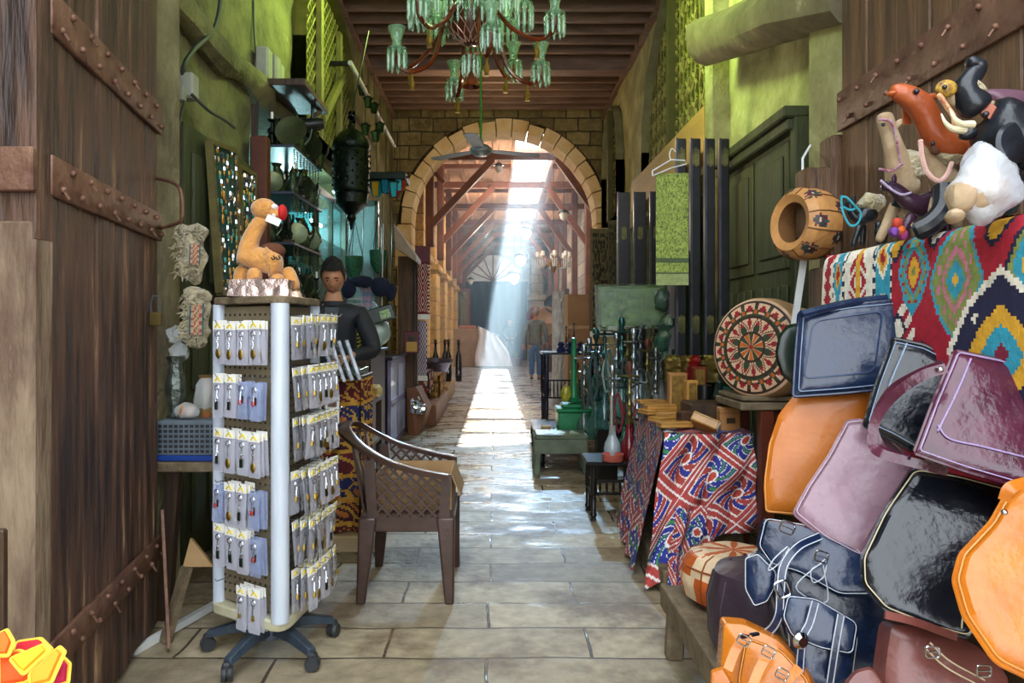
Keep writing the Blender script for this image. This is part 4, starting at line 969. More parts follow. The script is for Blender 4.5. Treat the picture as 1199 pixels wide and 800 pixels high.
def lattice_side(y, nm):
    mb = MB(); x0, x1 = -.585, -.275
    def top(x): return .63+(.72-.63)*max(0, min(1, (-.25-x)/.36))**1.2-.01
    for sg in (1, -1):
        for k in range(-14, 24):
            run = []
            for j in range(60):
                x = x0-.0+(x1-x0)*j/59; z = SZ+.02+k*.058+sg*(x-x0)*1.05
                if SZ < z < top(x): run.append((x, z))
            if len(run) > 2: mb.beam((run[0][0], y+sg*.003, run[0][1]), (run[-1][0], y+sg*.003, run[-1][1]), .012, .019, up=(0, 1, 0))
    mb.build('lattice_side', M_plastic_br, ch)
    MB().beam((x1+.02, y, SZ-.02), (x1+.035, y, .63), .022, .05, up=(1, 0, 0)).build('arm_post', M_plastic_br, ch)
    MB().beam((x0-.02, y, SZ-.02), (x0-.04, y, .7), .022, .05, up=(1, 0, 0)).build('arm_post', M_plastic_br, ch)
lattice_side(3.59, 'a'); lattice_side(4.09, 'b')
for yy in (3.66, 3.75, 3.84, 3.93, 4.02): MB().beam((-.655, yy, SZ), (-.775+.06*abs(yy-3.84)/.2, yy, .83-.035*(abs(yy-3.84)/.2)), .012, .05, up=(0, 1, 0)).build('back_slat', M_plastic_br, ch)
cb = thing('cardboard_box', 'open cardboard box standing on the plastic armchair', 'box', (-.42, 3.84, SZ+.016))
MB().b2((-.6, 3.66, SZ+.016), (-.22, 4.02, SZ+.026)).b2((-.6, 3.66, SZ+.02), (-.59, 4.02, .62)).b2((-.23, 3.66, SZ+.02), (-.22, 4.02, .62)).b2((-.6, 3.66, SZ+.02), (-.22, 3.67, .6)).b2((-.6, 4.01, SZ+.02), (-.22, 4.02, .62)).build('carton', M_card, cb)
MB().beam((-.225, 3.84, .62), (-.175, 3.84, .5), .34, .006).build('flap', M_card, cb); MB().beam((-.595, 3.84, .62), (-.66, 3.84, .54), .30, .006).build('flap', M_card, cb)
# ================================================================ curio shop shelves and small brassware
sh = thing('wall_shelf', 'tall dark shelving of brassware at the corner of the curio shop', 'shelf', (-1.6, 6.05, 1.5))
SL = [1.59, 1.98, 2.35, 2.69]
for z in SL: MB().b2((-1.77, 5.27, z-.02), (-1.46, 6.12, z), ch=.004).build('shelf_board', mat('bluegrey_board', '#3a4254', '#2a303c', rough=.4, scale=3), sh)
MB().b2((-1.72, 5.27, 3.12), (-1.38, 6.0, 3.17), ch=.004).build('top_board', M_dkwood, sh)
for y in (5.28, 6.10): MB().b2((-1.77, y-.015, 1.2), (-1.74, y+.015, 2.98)).build('upright', M_dkwood, sh)
MB().beam((-1.72, 5.9, 2.86), (-1.42, 5.9, 3.12), .03, .03).build('bracket', M_oldwood, sh)
def brass(kind):
    m = [M_brass, M_brassd, mat('green_bronze', '#3a4a34', '#222c20', rough=.4, metal=.6, scale=12, c3='#66704a'), M_brass, M_dkgreen_met][kind % 5]
    t = thing(['brass_vase', 'brass_figurine', 'brass_coffee_pot', 'brass_plate', 'brass_candlestick'][kind], 'small brass ornament on the shop shelf', 'ornament', (0, 0, 0))
    if kind == 0: MB().lathe([(0, 0), (.04, 0), (.042, .01), (.022, .03), (.03, .05), (.055, .09), (.05, .13), (.025, .17), (.022, .2), (.04, .225), (.0, .22)], n=14).build('body', m, t)
    elif kind == 1:
        MB().box((0, 0, .012), (.07, .05, .024), ch=.004).build('plinth', M_dkwood, t)
        skin('body', [(0, 0, .1, .02), (0, 0, .14, .028), (0, 0, .18, .016), (0, 0, .21, .02), (-.012, 0, .06, .016), (-.014, 0, .024, .012), (.012, 0, .06, .016), (.014, 0, .024, .012), (-.04, -.01, .13, .01), (-.03, -.03, .1, .009), (.04, -.01, .15, .01), (.045, -.03, .2, .009)],
             [(0, 1), (1, 2), (2, 3), (0, 4), (4, 5), (0, 6), (6, 7), (1, 8), (8, 9), (1, 10), (10, 11)], m, t, sub=1)
    elif kind == 2:
        MB().lathe([(0, 0), (.04, 0), (.05, .03), (.045, .07), (.022, .12), (.02, .15), (.03, .17), (.012, .2), (.006, .22), (0, .225)], n=14).build('body', m, t)
        MB().tube([(.045, 0, .05), (.075, 0, .09), (.085, 0, .14)], [.012, .008, .006], 7).build('spout', m, t); MB().tube([(-.025, 0, .15), (-.07, 0, .13), (-.07, 0, .07), (-.045, 0, .04)], .005, 6).build('handle', m, t)
    elif kind == 3:
        MB().lathe([(0, .0), (.05, .003), (.09, .012), (.092, .016), (.05, .008), (0, .006)], (0, .02, .093), 20, r=rot(math.pi/2-.2, 0, 0)).build('dish', m, t); MB().box((0, .03, .01), (.06, .03, .02)).build('stand', M_dkwood, t)
    else:
        MB().lathe([(0, 0), (.045, 0), (.04, .012), (.012, .03), (.01, .08), (.02, .09), (.01, .1), (.009, .16), (.03, .175), (.03, .18), (.012, .18), (0, .178)], n=12).build('body', m, t); MB().lathe([(0, .18), (.009, .18), (.009, .23), (0, .235)], n=8).build('candle', M_wht, t)
    return t
bp_ = [brass(i) for i in range(5)]; bused = [False]*5
nm_ = ['vase', 'figurine', 'coffee pot', 'dish on a stand', 'candlestick']
def put_brass(k, loc, label, grp, s=1., rz=0.):
    if not bused[k]: o = bp_[k]; bused[k] = True; o.location = loc; o.rotation_euler = (0, 0, rz); o.scale = (s, s, s); tag(o, label, None, grp)
    else: o = dup(bp_[k], loc, rz, label, grp, s)
lvl = ['lowest', 'second lowest', 'second highest', 'highest']
for li, z in enumerate(SL):
    k = 0; y = 5.36
    while y < 6.06:
        for x in (-1.51, -1.66):
            put_brass((k*2+li+(x < -1.6)) % 5, (x+R.uniform(-.02, .02), y, z+.001), f'small dull brass {nm_[(k*2+li+(x < -1.6)) % 5]} on the {lvl[li]} board of the shop shelving', f'brassware on the {lvl[li]} shop shelf', R.uniform(.85, 1.15)*(1.25 if li == 3 else 1), R.uniform(-.6, .6))
        y += .1; k += 1
# strings of beads hanging under the boards
for li, z in enumerate(SL[1:]):
    for q in range(9):
        y = 5.32+q*.09; b = MB(); L_ = R.uniform(.1, .17)
        for j in range(int(L_/.016)): b.ball((-1.475+R.uniform(-.002, .002), y, z-.03-j*.016), .007, 6, 4)
        one(b, 'bead_string', [M_brass, M_gold, M_brassd][q % 3], f'dull bead string hanging below the {lvl[li+1]} board of the shop shelving', 'beads', f'bead strings under the {lvl[li+1]} shop shelf')
# spotlight
sp_ = thing('spotlight', 'black track spotlight hanging from the top board of the shelving', 'spotlight', tuple(P(366, 128, 5.75)))
a_ = P(366, 146, 5.75); dr = V((-.9, -.25, -.15)).normalized(); q_ = V((0, 0, 1)).rotation_difference(dr).to_matrix()
MB().lathe([(0, -.09), (.04, -.085), (.05, -.05), (.05, .02), (.062, .08), (.055, .08), (.045, .06), (0, .055)], a_, 16, r=q_).build('lamp_head', M_black, sp_)
MB().tube([a_+V((0, 0, .04)), V((a_.x, a_.y, 3.12))], .014, 8).build('stem', M_black, sp_)
MB().lathe([(0, .058), (.044, .062), (.044, .064), (0, .06)], a_, 14, r=q_).build('lens', M_glass, sp_)
# ---------------------------------------------------------------- lit glass case
gc = thing('glass_showcase', 'lit turquoise glass showcase along the curio shop front', 'showcase', (-2.1, 7.3, 0))
MB().b2((-2.55, 6.35, .9), (-2.5, 8.25, 2.7)).b2((-2.55, 8.2, .9), (-1.75, 8.25, 2.7)).b2((-2.55, 6.3, .9), (-1.75, 8.25, .95)).build('back_panel', M_tealbk, gc)
for z in (1.3, 1.62, 1.94, 2.26): MB().b2((-2.5, 6.36, z), (-1.76, 8.19, z+.01)).build('glass_shelf', mat('shelf_glass', '#9fd8d0', rough=.08, alpha=.5, spec=1.), gc)
for y in (6.98, 7.6, 8.24): MB().b2((-1.75, y-.025, .9), (-1.70, y+.025, 2.72), ch=.004).build('frame_post', M_alu, gc)
MB().b2((-1.75, 6.98, 2.66), (-1.70, 8.26, 2.74), ch=.004).build('frame_rail', M_alu, gc)
MB().b2((-1.735, 7.0, .95), (-1.729, 8.22, 2.66)).build('pane', M_glass, gc)
for i, (y, z) in enumerate(((7.25, 2.56), (7.9, 2.5))): MB().tube([(-1.95, y-.22, z), (-1.95, y+.22, z)], .018, 8).build('lamp_tube', M_tube, gc)
MB().tube([(-2.4, 6.5, 2.05), (-2.4, 6.9, 2.05)], .018, 8).build('lamp_tube', M_tube, gc)
light('POINT', 'case_light', (-2.1, 7.3, 2.45), 45, (.55, .95, 1), shadow_soft_size=.05)
for li, z in enumerate((1.311, 1.631, 1.951)):
    for q in range(7):
        kk = (q+li*2) % 5; put_brass(kk, (-1.95-.2*(q % 2), 6.55+q*.24, z), f'shiny {nm_[kk]} inside the lit glass showcase, {["lower", "middle", "upper"][li]} glass shelf', f'pieces on the {["lower", "middle", "upper"][li]} glass shelf', 1.15, q)
# second case facing up the lane with its two hanging cups
g2 = thing('glass_cabinet', 'greenish glazed cabinet end with mirrors, behind the hanging green cups', 'showcase', (-1.5, 8.3, 0))
MB().b2((-1.72, 8.28, 1.1), (-1.34, 8.32, 2.78), ch=.004).build('back_panel', M_tealbk, g2)
for x in (-1.71, -1.345): MB().b2((x-.02, 8.2, 1.0), (x+.02, 8.28, 2.8), ch=.004).build('frame_post', M_alu, g2)
MB().b2((-1.71, 8.2, 2.74), (-1.34, 8.28, 2.8)).build('frame_rail', M_alu, g2)
MB().b2((-1.69, 8.235, 1.1), (-1.36, 8.24, 2.74)).build('pane', M_glass, g2)
for z in (1.5, 1.56, 1.62, 1.68): MB().b2((-1.68, 8.25, z), (-1.37, 8.27, z+.02)).build('slat', M_steel, g2)
for i, (px, py) in enumerate(((415, 310), (443, 303))):
    c = P(px, py, 8.0); t = thing('hanging_cup', 'dark green beaded glass cup lamp, '+['nearer the lantern', 'nearer the hanging caps'][i]+' of the pair', 'lamp', tuple(c-V((0, 0, .2))), 'hanging green cup lamps')
    b = MB().lathe([(0, -.17), (.04, -.15), (.09, -.05), (.1, .06), (.1, .09), (.09, .09), (0, .02)], c, 16)
    b.build('cup', mat('green_bead_glass', '#0f3a24', '#1a5a34', rough=.25, scale=60, bump=.8, bscale=70), t)
    for a in range(3): MB().tube([c+V((.095*math.cos(a*2.1), .095*math.sin(a*2.1), .08)), c+V((0, 0, .5))], .004, 4).build('chain', M_brassd, t)
# ---------------------------------------------------------------- big pierced lantern and little coloured ones
LC = V((-1.27, 6.4, 0))
t = thing('moorish_lantern', 'large dark green pierced metal lantern hanging by the shop front', 'lantern', (-1.27, 6.4, 2.33))
def zz(py, Y=6.4): return H-(py-HY)/F*Y
MB().lathe([(0, zz(142)), (.02, zz(145)), (.035, zz(148)), (.03, zz(150)), (.10, zz(156)), (.15, zz(165)), (.165, zz(170)), (.165, zz(173)), (.15, zz(176))], LC, 24).build('dome', M_dkgreen_met, t)
bd = MB().lathe([(.15, zz(176)), (.16, zz(178)), (.162, zz(200)), (.158, zz(222)), (.165, zz(225)), (.15, zz(228))], LC, 24)
for i in range(12):
    for j in range(6):
        a = 2*math.pi*(i+.5*(j % 2))/12; bd.ball(LC+V((.163*math.cos(a), .163*math.sin(a), zz(183+j*7))), .012, 6, 4)
bd.build('body', M_dkgreen_met, t)
MB().lathe([(.15, zz(228)), (.14, zz(236)), (.145, zz(239)), (.08, zz(247)), (.04, zz(252)), (.045, zz(256)), (.02, zz(260)), (.01, zz(268)), (0, zz(270))], LC, 20).build('finial', M_dkgreen_met, t)
MB().tube([LC+V((.03*math.cos(a*.7), 0, zz(138)+.03*math.sin(a*.7))) for a in range(9)], .006, 6, closed=True).build('ring', M_dkgreen_met, t)
MB().tube([LC+V((0, 0, zz(134))), LC+V((.1, .3, 4.1))], .006, 6).build('chain', M_black, t)
def small_lantern(px, py, Y, cols, label, s=1., ln=.5):
    c = P(px, py, Y); t = thing('small_lantern', label, 'lantern', tuple(c-V((0, 0, .12*s))))
    MB().lathe([(0, .09*s), (.03*s, .07*s), (.085*s, .04*s), (.085*s, .03*s), (0, .03*s)], c, 6).build('cap', M_dkgreen_met, t)
    for i in range(6):
        a0 = math.pi*i/3; a1 = a0+math.pi/3*.9; r0, r1 = .07*s, .045*s
        MB().prism([c+V((r0*math.cos(a0), r0*math.sin(a0), .03*s)), c+V((r0*math.cos(a1), r0*math.sin(a1), .03*s)), c+V((r1*math.cos(a1), r1*math.sin(a1), -.1*s)), c+V((r1*math.cos(a0), r1*math.sin(a0), -.1*s))], V((0, 0, .002))).build('pane', mat('lamp_glass_'+cols[i % len(cols)][1:], cols[i % len(cols)], rough=.1, trans=.2, spec=.8), t)
    MB().tube([c+V((0, 0, .09*s)), c+V((0, 0, .09*s+ln))], .004, 4).build('chain', M_black, t); return t
for i, (px, py) in enumerate(((441, 218), (452, 214), (462, 219), (468, 212))):
    small_lantern(px, py, 8.0, [['#b88a20', '#1f7a80'], ['#1d6f86', '#23606a'], ['#2a8a8e', '#8a2a2a'], ['#3a9aa0', '#a03020']][i], ['small lantern with amber panes beside the big pierced lantern', 'small lantern with blue panes between amber and teal ones', 'small lantern with teal and red panes', 'small teal and scarlet lantern closest to the stone pier'][i], 1.15)
for i, (px, py, Y) in enumerate(((424, 104, 8.4), (431, 118, 8.2), (438, 125, 8.6), (445, 148, 8.6), (440, 158, 8.1), (428, 150, 8.0))):
    small_lantern(px, py, Y, ['#31552c', '#1f3a20'], 'little dark green lantern hanging in the cluster over the big pierced one', .75, .3)['group'] = 'little green lanterns over the big one'
tp = thing('shop_canopy', 'green canopy board over the little coloured lanterns', 'canopy', (-1.2, 8.2, 2.9)); MB().b2((-1.5, 7.9, 2.98), (-.98, 8.3, 3.06), ch=.006).build('board', M_dkgreen_met, tp)
# bracket with the slanting white tube under the ceiling
t = thing('wall_bracket', 'dark iron bracket arm carrying a long white tube along the wall', 'bracket', (-1.75, 7.5, 4.0))
MB().b2((-1.95, 7.48, 4.07), (-1.47, 7.52, 4.11)).build('arm', M_black, t); MB().tube([(-1.49, 7.45, 4.08), (-1.49, 10.7, 4.04)], .026, 10).build('tube', M_white, t)
MB().b2((-2.05, 7.47, 3.6), (-1.99, 7.53, 4.4)).build('wall_plate', M_black, t)
# ================================================================ the counter with hanging souvenirs
def khay(u, v, sc=1.):
    """appliqué scrollwork on wine, navy and gold bands"""
    x = u*6*sc; y = v*6*sc; b = int(math.floor(y*.7)) % 3; base = [lin('#571620'), lin('#1b2350'), lin('#3d1220')][b]
    fy = (y*.7) % 1
    if fy < .08 or fy > .92: return lin('#b8862c')
    a = math.sin(x*2.6+2.2*math.sin(y*2.1))*math.cos(y*3.4+1.6*math.sin(x*1.7))
    if abs(a) < .13: return lin('#b58a34')
    if a > .75: return lin('#b06a28')
    return base
ct = thing('shop_counter', 'shop counter hung with wine and gold scrollwork cloth', 'counter', (-1.05, 4.75, 0))
MB().b2((-1.42, 4.5, .1), (-.84, 4.85, 1.03), ch=.01).build('body', M_dkwood, ct)
MB().b2((-1.44, 4.47, 1.03), (-.82, 4.87, 1.06), ch=.005).build('top', M_dkwood, ct); MB().b2((-1.5, 4.36, 0), (-.7, 5.0, .1), ch=.01).build('plinth', mat('beige_board', '#b79f78', '#9c8663', rough=.7, scale=3), ct)
cf = MB()
def fr_cloth(u, v):
    x = -1.43+.6*u; z = 1.04-.93*v; return V((x, 4.485-.03-.022*math.sin(x*46+v*2)-.02*v, z))
cf.grid(fr_cloth, 60, 80, colfn=lambda u, v: khay(u, v*1.5))
cf.grid(lambda u, v: V((-.825+.015*math.sin(u*24), 4.46+.4*u, 1.04-.93*v)), 30, 80, colfn=lambda u, v: khay(u*.7+.3, v*1.5))
cf.build('hanging_cloth', M_pat, ct)
# slabs, cards and books on and in front of it
for i in range(4):
    t_ = thing('backgammon_case', ['grey glass-topped case leaning on the counter, outermost of four', 'grey glass-topped case second in the leaning row', 'grey glass-topped case third in the leaning row', 'grey glass-topped case touching the wooden books'][i], 'case', (-1.0+.06*i, 4.45, .95), 'leaning flat cases on the counter')
    c = P(386+i*9, 424-i*1.0, 4.28+.03*i); r = rot(0, -.32, .25)
    MB().box(c, (.022, .16, .25), r, ch=.003).build('case', mat('case_edge', '#9aa0a8', '#5a5f66', rough=.25, metal=.4, scale=14), t_); MB().box(c+r @ V((-.013, 0, 0)), (.003, .15, .235), r).build('glass_top', M_glass, t_)
one(MB().b2((-1.06, 4.5, 1.062), (-.84, 4.82, 1.10), ch=.004), 'glass_tray', mat('tray_glass', '#7f9a96', '#4f6664', rough=.12, scale=8, alpha=.8), 'flat glass tray lying on the counter before the man', 'tray')
def card_strip(px, py, h, label):
    a = P(px, py, 4.36); t = thing('postcard_strip', label, 'postcards', tuple(a-V((0, 0, h))), 'postcard strips on the counter cloth')
    MB().box(a-V((0, 0, h/2)), (.085, .003, h), ch=.001).build('card', M_wht, t)
    n = int(h/.055)
    for i in range(n): MB().box(a+V((0, -.003, -.04-.055*i)), (.055, .002, .04)).build('picture', mat('sepia_print', '#5a4036', '#8a7460', rough=.5, scale=60), t)
card_strip(363, 412, .2, 'white card strip with small pictures hanging beside the key ring packets')
card_strip(389, 465, .27, 'white card strip with papyrus pictures hanging below the leaning cases')
card_strip(368, 462, .12, 'short white card strip half hidden by the key ring packets')
# stepped side table with boxes behind the chair
sd = thing('display_table', 'dark stepped table of boxes behind the plastic armchair', 'table', (-.95, 5.9, 0))
MB().b2((-1.5, 5.45, .74), (-.98, 6.35, .78), ch=.004).build('table_top', M_dkwood, sd)
MB().b2((-1.48, 5.47, .42), (-.96, 6.33, .45), ch=.004).build('lower_shelf', M_oldwood, sd)
for q in ((-1.01, 5.49), (-1.01, 6.31), (-1.46, 5.49), (-1.46, 6.31)): MB().b2((q[0]-.025, q[1]-.025, 0), (q[0]+.025, q[1]+.025, .74)).build('leg', M_dkwood, sd)
def cbox(lo, hi, m, label, name='box', cat='box', grp=None, rz=0.):
    lo, hi = V(lo), V(hi); c = (lo+hi)/2; t = thing(name, label, cat, (c.x, c.y, lo.z), grp); r = rot(0, 0, rz); s = hi-lo
    MB().box(c-V((0, 0, s.z*.12)), (s.x, s.y, s.z*.76), r, ch=.003).build('body', m, t); MB().box((c.x, c.y, hi.z-s.z*.1), (s.x+.006, s.y+.006, s.z*.18), r, ch=.003).build('lid', m, t); return t
M_wbox = mat('light_wood_box', '#b88c50', '#a0763e', rough=.5, scale=6, stretch=(1, 5, 1)); M_gbox = mat('green_grey_box', '#6a7468', '#535c52', rough=.5, scale=6)
for i, (x, y, z, s) in enumerate(((-1.2, 5.5, .782, (.2, .14, .07)), (-1.2, 5.5, .853, (.2, .13, .06)), (-.98, 5.5, .782, (.2, .16, .05)), (-.97, 5.52, .833, (.18, .12, .045)), (-1.2, 5.9, .782, (.24, .2, .16)), (-.95, 6.0, .782, (.2, .2, .08)), (-1.0, 5.6, .452, (.24, .2, .1)), (-1.0, 5.9, .452, (.22, .2, .14)))):
    x -= .14; y += .09
    cbox((x-s[0]/2, y-s[1]/2, z), (x+s[0]/2, y+s[1]/2, z+s[2]), [M_gbox, M_gbox, M_wbox, M_wbox, M_gbox, M_wbox, mat('blue_grey_pack', '#566878', '#3e4c5a', rough=.4, scale=9), M_card][i],
         ['grey-green souvenir box, lower of two on the stepped table', 'grey-green souvenir box, upper of two on the stepped table', 'pale wooden box, lower of two behind the chair arm', 'pale wooden box, upper of two behind the chair arm', 'large grey-green box further back on the stepped table', 'flat wooden box at the back of the stepped table', 'blue-grey pack on the lower shelf of the stepped table', 'brown carton on the lower shelf of the stepped table'][i], 'souvenir_box')
for i, (px, py) in enumerate(((428, 462), (440, 461))):
    b = MB().ball(P(px, py, 6.1)+V((0, 0, .02)), (.05, .04, .06), 12, 8)
    for k, v in enumerate(b.v): b.v[k] = v+mnoise.noise_vector(v*30)*.02
    one(b, 'bagged_trinkets', [M_film, M_gold][i] if i == 0 else mat('gold_wrap', '#a08a4a', '#d8c890', rough=.3, scale=30), ['clear bag of green trinkets on the stepped table', 'gold wrapped trinkets next to the glass door cabinet'][i], 'trinkets')
# back cabinet with plastic bag, tin and box
bc = thing('low_cabinet', 'dark wooden cabinet behind the stepped table with the plastic bag on top', 'cabinet', (-1.45, 7.2, 0))
MB().b2((-1.72, 6.98, 0), (-1.2, 7.9, 1.12), ch=.01).build('body', M_dkwood, bc); MB().b2((-1.74, 6.94, 1.12), (-1.17, 7.92, 1.15), ch=.005).build('top', M_dkwood, bc)
bg_ = MB().ball((-1.22, 7.3, 1.33), (.17, .13, .16), 18, 12)
for k, v in enumerate(bg_.v):
    f_ = max(0, v.z-1.4); bg_.v[k] = v+mnoise.noise_vector(v*9)*.04+V((-f_*.6, 0, f_*1.6)) if v.z > 1.4 else v+mnoise.noise_vector(v*9)*.03+V((0, 0, 0))
for k, v in enumerate(bg_.v): bg_.v[k] = V((v.x, v.y, max(v.z, 1.153)))
pb_ = thing('plastic_bag', 'knotted translucent plastic bag full of green goods on the dark cabinet', 'bag', (-1.22, 7.3, 1.15)); bg_.build('film', mat('milky_film', '#b9cdc4', rough=.2, alpha=.62, spec=.9, scale=6, bump=.6), pb_, angle=180)
MB().ball((-1.22, 7.3, 1.27), (.12, .09, .11), 12, 8).build('contents', mat('green_contents', '#5f8a6c', '#8fb09a', rough=.6, scale=30), pb_, warp=.03, wscale=12)
tn = thing('tin_box', 'black and green printed tin hanging tilted by the blue caps', 'tin', tuple(P(447, 380, 7.1))); c = P(447, 368, 7.1)
MB().box(c, (.25, .08, .15), rot(0, -.28, .1), ch=.01).build('tin', mat('black_green_tin', '#0d1a12', '#16301c', rough=.35, scale=30), tn); MB().tube([c+V((0, 0, .06)), c+V((0, .1, .9))], .004, 5).build('cord', M_white, tn); MB().box(c+V((.04, -.045, .0)), (.1, .003, .08), rot(0, -.28, .1)).build('label', mat('green_label', '#3a7a4a', '#a8b87c', rough=.4, scale=50), tn)
cbox((-1.58, 7.0, 1.152), (-1.33, 7.2, 1.30), M_gbox, 'grey-green carton on the dark cabinet beside the plastic bag', 'carton')
# caps and scarf hanging
M_cap = mat('navy_knit', '#141c38', '#0d1226', rough=.9, scale=30, bump=.8)
for i, (px, py, rr_) in enumerate(((408, 338, (.075, .06, .10)), (424, 330, (.12, .06, .06)), (446, 336, (.10, .07, .10)), (458, 342, (.06, .05, .09)))):
    c = P(px, py, 7.1); t = thing('knitted_cap', ['navy knitted cap closest to the glass cabinet edge', 'wide flat navy cap in the hanging row', 'big navy cap over the tin box', 'small navy cap at the lane end of the row'][i], 'cap', tuple(c-V((0, 0, rr_[2]))), 'hanging navy caps')
    MB().ball(c, rr_, 14, 9).build('crown', M_cap, t, warp=.012, wscale=12); MB().tube([c+V((0, 0, rr_[2])), c+V((0, .1, .9))], .004, 4).build('string', M_black, t)
b = MB().grid(lambda u, v: P(422+14*u+3*v*math.sin(u*6), 334+62*v, 7.2)+V((0, .03*math.sin(u*9+v*3), 0)), 14, 24, colfn=lambda u, v: lin('#b49aa6') if (v*7) % 1 > .4 else lin('#7f92a8'))
b.grid(lambda u, v: P(422+14*u+3*v*math.sin(u*6), 334+62*v, 7.21)+V((0, .03*math.sin(u*9+v*3)+.006, 0)), 14, 24, colfn=lambda u, v: lin('#a48a96'))
one(b, 'scarf', M_pat, 'pink and pale blue scarf hanging under the navy caps', 'scarf')
b = MB().grid(lambda u, v: P(417+8*u, 372+44*v, 6.9)+V((0, .03*math.sin(u*9+v*5), 0)), 10, 30, colfn=lambda u, v: lin('#b8b030') if abs(math.sin(v*30+u*3)) > .75 and .2 < u < .8 else lin('#161a10'))
b.grid(lambda u, v: P(417+8*u, 372+44*v, 6.91)+V((0, .03*math.sin(u*9+v*5)+.006, 0)), 10, 30, colfn=lambda u, v: lin('#161a10'))
one(b, 'embroidered_band', M_pat, 'black band with yellow flowers hanging behind the man', 'textile')
# ---------------------------------------------------------------- cabinet with glass doors standing at the lane
gl_ = thing('glass_door_cabinet', 'dark purple cabinet with four-pane glass doors standing at the lane', 'cabinet', (-1.4, 8.7, 0))
M_purp = mat('purple_black_wood', '#2a2030', '#1c1622', rough=.3, scale=5)
MB().b2((-1.7, 8.08, .0), (-1.2, 9.4, 1.0), ch=.008).build('body', M_purp, gl_); MB().b2((-1.72, 8.04, 1.0), (-1.14, 9.44, 1.03), ch=.006).build('top', M_purp, gl_)
dr_ = MB()
for y in (8.1, 8.72, 9.36): dr_.b2((-1.2, y-.03, .02), (-1.16, y+.03, 1.0), ch=.004)
for z in (.05, .52, .97): dr_.b2((-1.2, 8.08, z-.035), (-1.16, 9.38, z+.03), ch=.004)
dd_ = dr_.build('door', mat('pale_lilac_frame', '#8f86a0', '#6c6480', rough=.3, scale=4), gl_)
MB().b2((-1.19, 8.12, .06), (-1.18, 9.34, .95)).build('glass', mat('white_glare_pane', '#dde4f0', '#c4cede', rough=.12, spec=1., scale=2), dd_)  # bright reflection on the glass is painted as a white pane
for i, (x, z) in enumerate(((-1.42, .35), (-1.5, .7))): cbox((x-.12, 7.75, z-.35), (x+.16, 7.98, z), [M_gbox, M_purp][i], ['grey crate standing in front of the glass door cabinet', 'dark box stacked before the glass door cabinet'][i], 'carton')
# leaning wooden trough, platform, tables
tr = thing('wooden_trough', 'brown wooden trough full of silvery scraps leaning at the cabinet', 'trough', (-.95, 9.5, 0))
a = [P(476, 456, 9.3), P(487, 453, 9.3), P(500, 478, 9.2), P(488, 515, 9.15), P(478, 515, 9.2)]
MB().prism(a, V((.03, .35, 0))).build('body', mat('orange_wood', '#7c4c2c', '#5e3820', rough=.6, scale=4), tr)
b = MB()
for k in range(30): b.ball(P(R.uniform(482, 497), R.uniform(466, 485), 9.12), R.uniform(.02, .035), 6, 4)
o = b.build('scraps', M_chrome, tr, warp=.02, wscale=30); o['kind'] = 'stuff'
pf = thing('display_platform', 'long low wooden platform at the lane edge passing under the arch', 'platform', (-1.1, 12, 0))
MB().b2((-1.4, 10.05, .0), (-.82, 12.5, .29), ch=.01).build('body', mat('platform_wood', '#8a5a3c', '#6d452e', rough=.6, scale=3), pf); MB().b2((-1.4, 13.2, .0), (-.86, 15.4, .29), ch=.01).build('body', M_card, pf)
def draped_table(x0, x1, y0, y1, z1, colfn, label, drop=.35, zb=.0):
    t = thing('draped_table', label, 'table', ((x0+x1)/2, (y0+y1)/2, zb))
    MB().b2((x0+.02, y0+.02, z1-.04), (x1-.02, y1-.02, z1-.012)).build('table_top', M_dkwood, t)
    for x in (x0+.05, x1-.05):
        for y in (y0+.05, y1-.05): MB().tube([(x, y, zb), (x, y, zb+(z1-zb)*.3), (x, y, zb+(z1-zb)*.35), (x, y, z1-.04)], [.016, .022, .014, .02], 8).build('leg', M_dkwood, t)
    c = MB()
    def f(u, v):     # u across x, v along y with drops
        X = x0+(x1-x0)*u; Y_ = y0-drop+(y1-y0+2*drop)*v; z = z1
        if Y_ < y0: z = z1-(y0-Y_)*1.; Y_ = y0-.012-.014*math.sin(X*40)
        elif Y_ > y1: z = z1-(Y_-y1); Y_ = y1+.012
        return V((X, Y_, z))
    c.grid(f, 26, 40, colfn=colfn)
    c.grid(lambda u, v: V((x1+.012+.012*math.sin((y0+(y1-y0)*u)*36), y0+(y1-y0)*u, z1-drop*v)), 26, 14, colfn=lambda u, v: colfn(v*.3, u)); c.build('cloth', M_pat, t); return t
def ikat(c1, c2, c3):
    def f(u, v):
        a = math.sin(u*26)*math.sin(v*44); return lin(c1) if a > .35 else (lin(c2) if a > -.3 else lin(c3))
    return f
draped_table(-1.36, -.95, 10.3, 11.0, .74, ikat('#c9b8a8', '#4a3a50', '#8a3a34'), 'table with a purple and cream cloth on the low platform', .3, .29)
draped_table(-1.3, -.88, 11.2, 12.3, .62, ikat('#a07a3c', '#6a4a28', '#b4924c'), 'table with a mustard openwork cloth on the low platform', .34, .29)
bk = thing('metal_basket', 'oval engraved silver basket on the platform near the arch', 'basket', (-1.05, 13.6, .29))
MB().lathe([(0, .32), (.22, .32), (.3, .5), (.34, .52), (.34, .58), (.3, .58)], (-1.15, 13.9, .2), 20).build('bowl', mat('engraved_silver', '#6c6878', '#3a3644', rough=.3, metal=.7, scale=50), bk)
MB().lathe([(0, 0), (.2, 0), (.22, .32), (0, .32)], (-1.15, 13.9, .29), 16).build('base', M_dkwood, bk)
